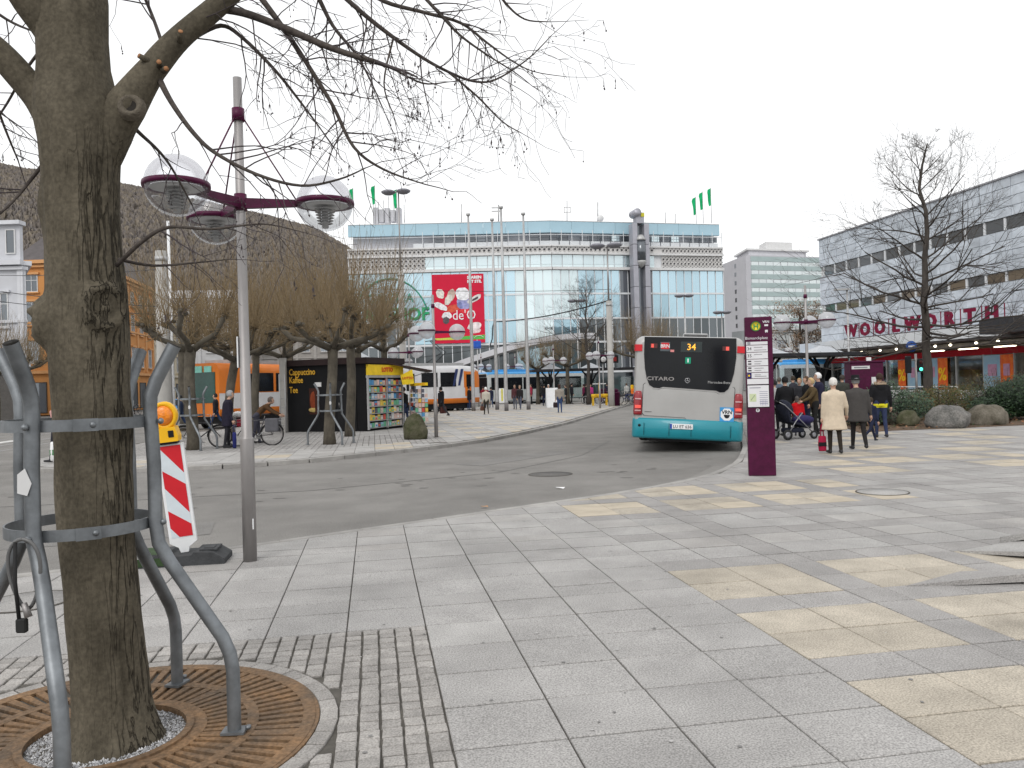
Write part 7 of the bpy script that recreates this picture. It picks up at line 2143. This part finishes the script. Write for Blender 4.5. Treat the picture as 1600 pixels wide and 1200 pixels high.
for s in (-1, 1): b = MB(); b.add([(-.42, s * .28, 0), (.42, s * .28, 0), (.42, s * .02, 1.4), (-.42, s * .02, 1.4), (-.42, s * .31, 0), (.42, s * .31, 0), (.42, s * .05, 1.4), (-.42, s * .05, 1.4)], [(0, 1, 2, 3), (7, 6, 5, 4), (0, 4, 5, 1), (1, 5, 6, 2), (2, 6, 7, 3), (3, 7, 4, 0)]); recalc(b.build('board', MT['white'], t))
p = at(784, 600, 66)
t = thing('pavement_sign', 'white and yellow notice board between the second and third flag poles', 'sign', (p.x, 66, 0), 0)
MB().box((0, 0, .85), (.5, .06, 1.2)).build('board', MT['white'], t); MB().box((.0, -.04, .9), (.14, .02, 1.0)).build('yellow_print', cmat((.6, .55, .1)), t)
for x in (-.2, .2): MB().box((x, 0, .14), (.05, .05, .28)).build('leg', MT['steel_dull'], t)
p = at(977, 600, 63)
t = thing('station_clock', 'black hanging board with white clock beside the concrete mast', 'clock', (at(943, 570, 64).x, 64.5, 0))
MB().tube([(.0, 0, 0), (0, 0, 3.9)], .05, 6).build('pole', MT['steel_dull'], t)
MB().box((.5, -.05, 3.55), (1.5, .2, .62), ch=.02).build('board', MT['black'], t)
b = MB(); b.lathe([(0, 0), (.22, 0), (.22, .03)], 18, M=Matrix.Translation((0.05, -.17, 3.55)) @ Matrix.Rotation(R(90), 4, 'X')); b.build('clock_face', MT['white'], t)
MB().box((.05, -.21, 3.62), (.03, .01, .14)).build('clock_hand', INK, t)
MB().box((.85, -.16, 3.55), (.5, .02, .34)).build('red_display', cmat((.25, .03, .03)), t)
# guards round two pollards
for (pos, lab) in ((gp(517, 694), 'steel tree guard around the pollard in front of the kiosk'), (gp(300, 703), 'steel tree guard around the pollard behind the warning board')):
    copy_tree(gd, None, (pos.x, pos.y + .02, 0), R(20), lab, scale=1.0)
# purple notice column bits of the crowd area: low wall with railing before the shop
t = thing('railing', 'white railing along the pavement in front of the shop windows', 'railing', (0, 0, 0))
for k in range(8):
    a = fw_.pt(1 + k * 2.6, 0, 3.0); MB().tube([a, a + Vector((0, 0, .85))], .03, 6).build('post', MT['offwhite'], t)
MB().tube([fw_.pt(1, .85, 3.0), fw_.pt(19.2, .85, 3.0)], .035, 6).build('rail', MT['offwhite'], t)
# ================================================================== PEOPLE
SKIN = cmat((.46, .29, .215), .6)
def person(label, loc, rz, top, legs, hair, H=1.7, stride=.0, coat=None, arms=((.0, .08, .15), (.0, .08, .15)), lean=.0, shoes=(.02, .02, .022), head_turn=0.0, bald=False, hat=None, longhair=False, vox=None, hood=None, build=1.0, group='people on the square', sit=False, skirt_flare=.0, headfwd=.0, knee=(None, None), hem=None):
    """local +Y is where the person faces; arms: (swing forward, out, elbow bend) for left, right"""
    t = thing('person', label, 'person', loc, rz, group)
    near = loc[1] < 32
    vox = vox or (.020 if near else .030)
    k = H / 1.7; b = MB(); segs = []       # segs: (a, b, region)
    def cap(a, c, r0, r1, reg):
        a, c = Vector(a), Vector(c); b.tube([a, a.lerp(c, .5), c], [r0, (r0 + r1) / 2, r1], 10); b.ell(a, (r0, r0, r0), 8, 6); b.ell(c, (r1, r1, r1), 8, 6); segs.append((a, c, reg))
    # legs
    sw = [stride, -stride]; kb = [max(0, -stride) * 1.1 + .05, max(0, stride) * 1.1 + .05]
    for i in (0, 1):
        if knee[i] is not None: sw[i], kb[i] = knee[i]
    th, sh = .415 * k, .405 * k
    def leg(i):
        kx = Vector((0, math.sin(sw[i]) * th, -math.cos(sw[i]) * th)); a = sw[i] - kb[i]
        ax = kx + Vector((0, math.sin(a) * sh, -math.cos(a) * sh)); return kx, ax
    hipz = max(-leg(i)[1].z for i in (0, 1)) + .075 * k
    for i, s in ((0, -1), (1, 1)):
        h = Vector((s * .085 * k, 0, hipz)); kx, ax = leg(i)
        cap(h, h + kx, .082 * k * build, .056 * k, 'leg'); cap(h + kx, h + ax, .058 * k, .042 * k, 'leg')
        a = h + ax; up = 0 if i == 0 else 0
        toe = Vector((s * .02, .17 * k, -.035 * k)) if kb[i] < .5 else Vector((0, .10 * k, -.13 * k))
        cap(a + Vector((0, -.03 * k, -.03 * k)), a + toe, .042 * k, .034 * k, 'shoe')
    hip = Vector((0, 0, hipz))
    fw = Vector((0, math.sin(lean), math.cos(lean)))
    def tp(z, y=0): return hip + fw * z + Vector((0, y, 0))
    # torso as stacked ellipse rings
    def ring(c, rx, ry, n=14): return [(c.x + rx * math.cos(2 * PI * j / n), c.y + ry * math.sin(2 * PI * j / n), c.z) for j in range(n)]
    B = build * k; th_ = .018 if coat else .0
    tz = [(-.06, .150, .110), (.05, .165, .120), (.18, .150, .110), (.32, .170, .122), (.41, .172, .115), (.47, .130, .090), (.515, .075, .068)]
    if coat:
        tz = [(-.06, .172, .122), (.05, .168, .121), (.18, .164, .119)] + tz[3:]
        lo = [(-coat * f - .06 * (1 - f), .178 + skirt_flare * f + .014, .128 + skirt_flare * .8 * f + .014) for f in (1.0, .75, .5, .25)]
        rings = [ring(hip + Vector((0, 0, z * k)), rx * B, ry * B) for z, rx, ry in lo] + [ring(tp(z * k), (rx + th_) * B, (ry + th_) * B) for z, rx, ry in tz]
    else: rings = [ring(tp(z * k), (rx + .012) * B, (ry + .012) * B) for z, rx, ry in tz]
    b.loft(rings, cap=True); segs.append((tp(-.02), tp(.45 * k), 'top'))
    if coat: segs.append((hip - Vector((0, 0, coat * k)), hip, 'top'))
    # arms
    hands = []
    for i, s in ((0, -1), (1, 1)):
        f, out, el = arms[i]
        sh_ = tp(.425 * k) + Vector((s * .168 * B, 0, 0))
        d = Vector((s * math.sin(out), math.sin(f) * math.cos(out), -math.cos(f) * math.cos(out)))
        e = sh_ + d * .285 * k
        d2 = Vector((d.x * .6, math.sin(f + el), -math.cos(f + el))).normalized()
        w = e + d2 * .245 * k
        cap(sh_, e, .068 * k, .052 * k, 'top'); cap(e, w, .052 * k, .036 * k, 'top'); hands.append((w, d2, s))
    # head and neck
    hc = tp(.66 * k) + Vector((0, .02 * k + headfwd, 0))
    cap(tp(.50 * k), hc - Vector((0, 0, .05 * k)), .052 * k, .050 * k, 'skin')
    T = Matrix.Translation(hc) @ Matrix.Rotation(head_turn, 4, 'Z')
    b.ell((0, 0, .012 * k), (.073 * k, .092 * k, .108 * k), 14, 10, M=T); b.ell((0, .035 * k, -.05 * k), (.052 * k, .055 * k, .055 * k), 10, 7, M=T)
    b.ell((0, .098 * k, -.012 * k), (.013 * k, .018 * k, .024 * k), 8, 6, M=T)
    for s in (-1, 1): b.ell((s * .076 * k, -.005 * k, -.005 * k), (.012 * k, .02 * k, .032 * k), 6, 5, M=T)
    segs.append((hc + Vector((0, 0, -.04 * k)), hc + Vector((0, 0, .09 * k)), 'skin'))
    # one continuous skin
    tmp = bpy.data.objects.new('tmp', b.mesh('tmp', SKIN))
    rm = tmp.modifiers.new('r', 'REMESH'); rm.mode = 'VOXEL'; rm.voxel_size = vox
    sm = tmp.modifiers.new('s', 'SMOOTH'); sm.factor = .5; sm.iterations = 3
    me = evaluate(tmp); bpy.data.objects.remove(tmp); me.materials.clear()
    n = len(me.polygons); C = np.empty(n * 3); me.polygons.foreach_get('center', C); C = C.reshape(-1, 3)
    best = np.full(n, 1e9); reg = np.zeros(n, int); rmap = {'top': 0, 'leg': 1, 'shoe': 2, 'skin': 3}
    for a, c, r_ in segs:
        a, c = np.array(a), np.array(c); d = c - a; tt = np.clip(((C - a) @ d) / max(1e-9, d @ d), 0, 1); ds = np.linalg.norm(C - (a + tt[:, None] * d), axis=1)
        if r_ == 'skin': ds = ds * .9
        if r_ == 'top' and not coat: ds = ds * .9
        m_ = ds < best; best[m_] = ds[m_]; reg[m_] = rmap[r_]
    if coat:
        zlo = hipz - coat * k
        m_ = (C[:, 2] > zlo + .0) & (reg == 1); reg[m_] = 0
        m_ = (C[:, 2] < zlo - .005) & (reg == 0) & (np.abs(C[:, 0]) < .16 * B); reg[m_] = 1
    if hem is not None:
        m_ = (C[:, 2] > hipz - .10) & (C[:, 2] < hipz - .01) & (np.abs(C[:, 0]) < .19); reg[m_ & (reg != 2)] = 4
    # collar hides the lower neck
    zc = tp(.535 * k).z; m_ = (C[:, 2] < zc) & (reg == 3); reg[m_] = 0
    for mm in (cmat(top, .85, var=.10, vs=9, bump=.25, bs=40), cmat(legs, .85, var=.12, vs=12), cmat(shoes, .5), SKIN, cmat(hem or top, .8)): me.materials.append(mm)
    me.polygons.foreach_set('material_index', reg.astype(np.int32)); me.polygons.foreach_set('use_smooth', np.ones(n, bool)); me.update()
    body = bpy.data.objects.new('body', me); COL.objects.link(body); body.parent = t
    # hands: palm, four fingers of their own length and a thumb from the side
    for w, d, s in hands:
        hb = MB(); d = d.normalized(); sx = Vector((0, 1, 0)) if abs(d.y) < .8 else Vector((0, 0, 1)); sx = (sx - d * sx.dot(d)).normalized(); nn = d.cross(sx)
        hb.tube([w, w + d * .05 * k, w + d * .095 * k], [.026 * k, .034 * k, .030 * k], 8)
        for j, L in enumerate((.068, .078, .072, .056)):
            o = w + d * .085 * k + sx * (.027 - .018 * j) * k; c1 = o + (d * .9 + nn * s * -.25).normalized() * L * .5 * k; hb.tube([o, c1, c1 + (d * .75 + nn * s * -.65).normalized() * L * .5 * k], [.0095 * k, .009 * k, .007 * k], 6)
        o = w + d * .03 * k + sx * .026 * k; hb.tube([o, o + (d * .6 + sx * .8).normalized() * .035 * k, o + (d * .95 + sx * .5).normalized() * .065 * k], [.012 * k, .010 * k, .008 * k], 6)
        hb.build('hand', SKIN, body)
    # eyes and mouth
    if near:
        ey = MB()
        for s in (-1, 1): ey.ell((s * .030 * k, .083 * k, .010 * k), (.012 * k, .008 * k, .008 * k), 6, 5, M=T)
        ey.box((0, .088 * k, -.058 * k), (.04 * k, .012 * k, .006 * k), M=T)
        ey.build('face_features', cmat((.07, .04, .035)), body)['kind'] = 'stuff'
    # hair
    hr = MB()
    if not bald:
        bm = bmesh.new(); bmesh.ops.create_icosphere(bm, subdivisions=3, radius=1.0)
        for v in bm.verts:
            c = v.co.copy(); r_ = 1 + .07 * noise.noise(c * 5 + Vector((len(label), 0, 0)))
            v.co = Vector((c.x * .089 * k * r_, c.y * .104 * k * r_ - .014 * k, c.z * .112 * k * r_ + .030 * k))
        dele = [v for v in bm.verts if (v.co.y > .045 * k and v.co.z < .075 * k) or v.co.z < -.050 * k]
        bmesh.ops.delete(bm, geom=dele, context='VERTS'); bm.verts.index_update()
        hr.add([tuple(v.co) for v in bm.verts], [[v.index for v in f.verts] for f in bm.faces], 0, True, T); bm.free()
        if longhair: hr.ell((0, -.05 * k, -.07 * k), (.085 * k, .06 * k, .13 * k), 10, 8, M=T)
        hr.build('hair', cmat(hair, .8, var=.2, vs=30, bump=.4, bs=80), t)
    if hat:
        hh = MB(); hh.lathe([(.16 * k, .055 * k), (.165 * k, .062 * k), (.10 * k, .075 * k), (.095 * k, .13 * k), (.085 * k, .165 * k), (0, .160 * k)], 18, M=T @ Matrix.Diagonal((.92, 1.05, 1, 1)), cap=False); hh.build('hat', cmat(hat, .8), t)
    if hood:
        hd = MB(); c = tp(.53 * k); rr_ = []
        pts = [c + Vector((.13 * k * math.cos(a), -.03 * k + .10 * k * math.sin(a), .015 * k - .03 * k * (math.sin(a) < 0))) for a in [2 * PI * j / 16 for j in range(17)]]
        hd.tube(pts, .034 * k, 8, cap=False); hd.build('fur_collar', cmat(hood, .95, var=.3, vs=30, bump=1.0, bs=60), t)
        hb = MB(); hb.ell(c + Vector((0, -.10 * k, -.10 * k)), (.12 * k, .06 * k, .13 * k), 10, 8); hb.build('hood', cmat(top, .85), t)
    t['_h'] = 0; del t['_h']
    return t, [t.matrix_basis, hands, tp]
def hand_world(P, i):
    t, (mb, hands, tp) = P
    w, d, s = hands[i]; M = Matrix.Translation(t.location) @ Matrix.Rotation(t.rotation_euler.z, 4, 'Z')
    return M @ (w + d * .12)
def bag(label, P, i, col, w, h, d=.10, hl=.22, col2=None, dz=0.0):
    p = hand_world(P, i); rz = P[0].rotation_euler.z
    t = thing('carried_bag', label, 'bag', (p.x, p.y, p.z - hl - h), rz)
    b = MB(); rg = []
    for z, s in ((0, .85), (.03, .95), (h * .5, 1.0), (h * .95, .9), (h, .8)): rg.append([(x * w / 2 * s, y * d / 2 * s, z) for x, y in ((-1, -1), (0, -1.15), (1, -1), (1.08, 0), (1, 1), (0, 1.15), (-1, 1), (-1.08, 0))])
    b.loft(rg); b.build('bag_body', cmat(col, .7, var=.15, vs=8), t)
    if col2: MB().box((0, 0, h * .45), (w * 1.04, d * 1.2, h * .3), ch=.01).build('bag_band', cmat(col2, .7), t)
    for y in (-.03, .03): MB().tube([(-w * .22, y, h * .95), (-w * .1, y, h + hl * .8), (0, 0, h + hl), (w * .1, y, h + hl * .8), (w * .22, y, h * .95)], .007, 5).build('strap', cmat(col, .7), t)
    return t
BLK, NAV, JEAN, DGR = (.014, .014, .016), (.018, .022, .045), (.035, .055, .12), (.045, .042, .042)
UPW = R(0)
# right group
P = person('old woman in long cream coat walking away with a red and black bag', gp(1305, 709), R(-6), (.56, .47, .36), (.030, .024, .020), (.62, .60, .57), 1.62, .10, coat=.36, arms=((.05, .12, .1), (.10, .30, .5)), skirt_flare=.06, build=1.13)
bag('red and black handbag hanging from the left hand of the old woman', P, 0, (.32, .012, .045), .15, .32, .08, .26, BLK)
P = person('stooped man in dark grey coat and hat walking beside the old woman', gp(1342, 703), R(-10), (.060, .056, .054), (.022, .020, .020), (.2, .2, .2), 1.66, .24, coat=.24, arms=((.15, .10, .2), (-.05, .22, .15)), lean=.12, headfwd=.05, hat=BLK, build=1.14, skirt_flare=.03)
person('youth in black jacket with fur hood and yellow hem, walking away', gp(1377, 684), R(-8), BLK, (.03, .04, .085), (.05, .03, .025), 1.70, .12, arms=((.0, .22, .3), (.0, .22, .3)), hood=(.34, .26, .19), build=1.10, hem=(.72, .66, .03))
person('child in navy trousers half hidden behind the man in the hat', gp(1362, 690), R(-60), NAV, NAV, (.05, .04, .03), 1.15, .45, arms=((.1, .1, .2), (.1, .1, .2)))
person('man in black jacket and dark cap standing behind the buggy, seen from behind', gp(1229, 681), R(5), BLK, BLK, (.02, .02, .02), 1.68, .0, arms=((.2, .2, .3), (.2, .2, .3)), build=1.15, hat=None)
person('blonde woman in olive jacket bending to the buggy', gp(1274, 680), R(95), (.085, .06, .03), (.02, .02, .02), (.50, .36, .19), 1.63, .08, arms=((.7, .1, .5), (.7, .1, .5)), lean=.12)
person('white-haired man in navy jacket behind the blonde woman', gp(1283, 674), R(80), (.022, .022, .045), (.02, .02, .025), (.70, .70, .70), 1.78, .0, lean=.06, build=1.1)
person('brown-haired person in dark jacket looking left in the crowd', gp(1262, 669), R(100), BLK, NAV, (.09, .055, .035), 1.68, .0)
person('fair-haired woman in dark coat in the middle of the waiting crowd', gp(1251, 664), R(150), (.03, .03, .035), BLK, (.42, .27, .13), 1.62, .0, coat=.2, arms=((.5, .1, .9), (.5, .1, .9)))
person('person in olive green coat between the old couple, further back', gp(1318, 660), R(0), (.05, .052, .045), BLK, (.06, .05, .045), 1.70, .0, coat=.25, build=1.1)
person('person in black and white jacket half hidden by the stop pillar', gp(1212, 676), R(20), (.35, .35, .35), BLK, (.03, .03, .03), 1.60, .0)
person('person in grey-blue jacket left of the waiting crowd', gp(1219, 655), R(-20), (.10, .13, .17), BLK, (.10, .09, .08), 1.68, .0)
person('tall person in dark clothes between pillar and crowd at the back', gp(1241, 652), R(30), (.04, .04, .05), BLK, (.05, .04, .03), 1.72, .0)
person('small child in bright red jacket and grey hat beside the buggy', gp(1247, 681), R(-30), (.58, .012, .018), (.05, .05, .07), (.10, .09, .085), 1.12, .0, arms=((.3, .1, .3), (.3, .1, .3)), build=1.25, longhair=True)
# buggy
st = thing('pushchair', 'dark blue pushchair with chrome wheels in front of the waiting crowd', 'pushchair', gp(1241, 686), R(-72))
FR, FAB = cmat((.30, .30, .32), .35, metal=.7), cmat((.018, .020, .032), .8)
for s in (-1, 1):
    MB().tube([(s * .25, -.62, 1.0), (s * .25, -.45, .92), (s * .24, .10, .45), (s * .24, .42, .16)], .014, 6).build('side_frame', FR, st)
    MB().tube([(s * .25, -.38, .14), (s * .24, -.10, .50), (s * .24, .10, .70)], .014, 6).build('rear_strut', FR, st)
    wheel(st, s * .27, -.40, .14, .14, .05, FR); wheel(st, s * .24, .44, .11, .11, .05, FR)
MB().tube([(-.25, -.62, 1.0), (-.2, -.68, 1.03), (.2, -.68, 1.03), (.25, -.62, 1.0)], .018, 6).build('handle', MT['rubber'], st)
b = MB(); b.loft([[(x * .23, y, z) for x in (-1, 1)] + [(x * .23, y2, z2) for x in (1, -1)] for y, z, y2, z2 in ((-.36, .95, -.40, .93), (-.24, .50, -.30, .47), (.16, .40, .14, .34), (.20, .36, .18, .30))]); recalc(b.build('seat', FAB, st))
b = MB(); rg = []
for j in range(7):
    a = R(-20 + 20 * j); rg.append([(.24 * math.cos(t_), -.32 + .30 * math.sin(a) * abs(math.sin(t_)) - .02, .72 + .34 * math.cos(a) * math.sin(t_)) for t_ in [PI * i / 8 for i in range(9)]])
vs = [p for r_ in rg for p in r_]; b.add(vs, [(i * 9 + j, i * 9 + j + 1, (i + 1) * 9 + j + 1, (i + 1) * 9 + j) for i in range(6) for j in range(8)], 0, True); b.build('canopy', FAB, st)
b = MB(); b.ell((0, .28, .50), (.20, .34, .13), 12, 8); b.build('footmuff', cmat((.030, .026, .085), .8), st)
b = MB(); b.box((0, -.05, .24), (.40, .46, .12), ch=.04); b.build('shopping_tray', FAB, st)
# left group
P = person('grey-haired man in long dark navy coat standing with a blue bag', gp(356, 700), R(-70), (.022, .020, .034), (.03, .03, .035), (.33, .33, .34), 1.74, .05, coat=.26, arms=((.1, .05, .25), (.1, .05, .25)), lean=.08, headfwd=.04, build=1.1)
bag('dark blue shopping bag held by the grey-haired man', P, 1, (.02, .025, .12), .36, .46, .10, .24)
person('person in brown coat bending over a bicycle behind the lamp post', gp(402, 693), R(-80), (.10, .055, .028), (.06, .06, .08), (.12, .10, .09), 1.68, .1, lean=.75, arms=((.9, .1, .2), (.9, .1, .2)), build=1.15)
person('person in jeans with dark rucksack walking behind the left pollards', gp(283, 676), R(115), (.02, .03, .06), JEAN, (.03, .03, .03), 1.70, .42)
person('person in jeans walking between the two left pollards', gp(338, 671), R(100), (.02, .02, .025), JEAN, (.03, .03, .03), 1.72, .38)
P = person('person in pink jacket with white bag, mostly hidden by the big trunk', gp(91, 722), R(80), (.50, .28, .26), (.03, .03, .04), (.2, .12, .08), 1.66, .2, arms=((-.3, .1, .1), (.1, .1, .1)))
bag('white carrier bag beside the big trunk', P, 0, (.72, .72, .72), .38, .48, .10, .12, (.10, .22, .12))
person('man in black jacket and jeans reading at the kiosk display', gp(634, 667), R(60), BLK, (.035, .05, .10), (.06, .04, .035), 1.72, .08, arms=((.5, .1, .9), (.5, .1, .9)), lean=.1, build=1.08)
# middle ground
P = person('person in black hooded jacket walking left past the white tram', gp(690, 653), R(55), BLK, (.03, .03, .035), (.02, .02, .02), 1.74, .36, hood=BLK)
bag('brown shoulder bag of the walker in black', P, 1, (.075, .03, .028), .42, .36, .14, .05)
person('man in black coat and jeans standing at the first flag pole', gp(733, 641), R(-40), BLK, JEAN, (.03, .03, .03), 1.70, .0, coat=.15, build=1.1)
P = person('white-haired person in cream jacket walking away near the flag poles', gp(760, 648), R(10), (.45, .42, .36), (.040, .036, .030), (.66, .66, .64), 1.62, .22, build=1.2)
bag('brown handbag of the person in the cream jacket', P, 0, (.10, .05, .035), .22, .26, .1, .12)
person('man in dark patterned jacket, left of a pair between the flag poles', gp(805, 640), R(170), (.09, .035, .04), (.10, .11, .14), (.12, .09, .07), 1.72, .10)
person('man in black jacket with camera, right of a pair between the flag poles', gp(813, 640), R(165), (.025, .022, .024), (.10, .11, .15), (.30, .24, .18), 1.70, .32)
P = person('dark-haired woman in grey-beige jacket and jeans seen from behind', gp(875, 645), R(0), (.26, .235, .205), (.035, .06, .14), (.045, .025, .02), 1.66, .06, build=1.22, longhair=True)
bag('dark bag on the left arm of the woman in the grey-beige jacket', P, 0, (.03, .02, .022), .26, .30, .1, .05)
FAR = [(755, 60, 30, (.22, .02, .035), JEAN, (.04, .03, .03), 'person in dark red jacket before the blue-roofed bus'), (760, 63, -20, (.20, .03, .05), NAV, (.05, .04, .03), 'second person in red near the blue-roofed bus'), (767, 61, 20, (.02, .024, .05), JEAN, (.03, .03, .03), 'person in navy jacket with white cap near the blue-roofed bus'), (830, 68, 100, (.30, .03, .06), BLK, (.08, .05, .04), 'person in crimson jacket before the green bus'), (850, 62, -30, BLK, NAV, (.03, .03, .03), 'person in black at the shelter left end'), (857, 60, 160, (.05, .055, .065), (.16, .22, .32), (.55, .55, .55), 'grey-haired man in dark jacket and pale jeans by the white board'), (884, 65, 90, (.03, .03, .033), BLK, (.05, .04, .04), 'person in dark coat under the left shelter'), (893, 65.5, -60, (.02, .02, .025), BLK, (.04, .03, .03), 'person in black waiting under the left shelter'), (912, 66, 60, (.16, .02, .06), BLK, (.05, .03, .03), 'person in wine red jacket by the shelter column'), (916, 64.5, -80, BLK, BLK, (.05, .03, .03), 'person in black beside the shelter column'), (923, 66.5, 180, (.55, .06, .26), NAV, (.06, .04, .03), 'person in bright pink jacket behind the bicycles'), (948, 67, -40, (.03, .03, .05), BLK, (.03, .03, .03), 'person in dark jacket under the right shelter'), (979, 66, 10, (.5, .5, .48), NAV, (.1, .08, .06), 'person in pale jacket next to the silver bus'), (846, 70, 0, (.05, .05, .05), BLK, (.04, .04, .04), 'person in grey standing at the shelter rear'), (176, 78, 60, BLK, BLK, (.05, .04, .03), 'pedestrian in black before the shop of the orange house'), (188, 80, -60, NAV, BLK, (.05, .04, .03), 'pedestrian in navy before the shop of the orange house'), (207, 76, 90, (.4, .4, .38), BLK, (.05, .04, .03), 'pedestrian in pale jacket before the cream house')]
for px, Y, rz, c1, c2, hc, lab in FAR:
    z = 0 if Y < 72 and px > 400 else ROAD_Z
    p = at(px, 610 - .028 * (px - 800), Y); person(lab, Vector((p.x, Y, z)), R(rz), c1, c2, hc, 1.60 + (px * 7 % 13) * .012, .12 if px % 2 else .0, vox=.038)

bpy.data.scenes.remove(TMP)
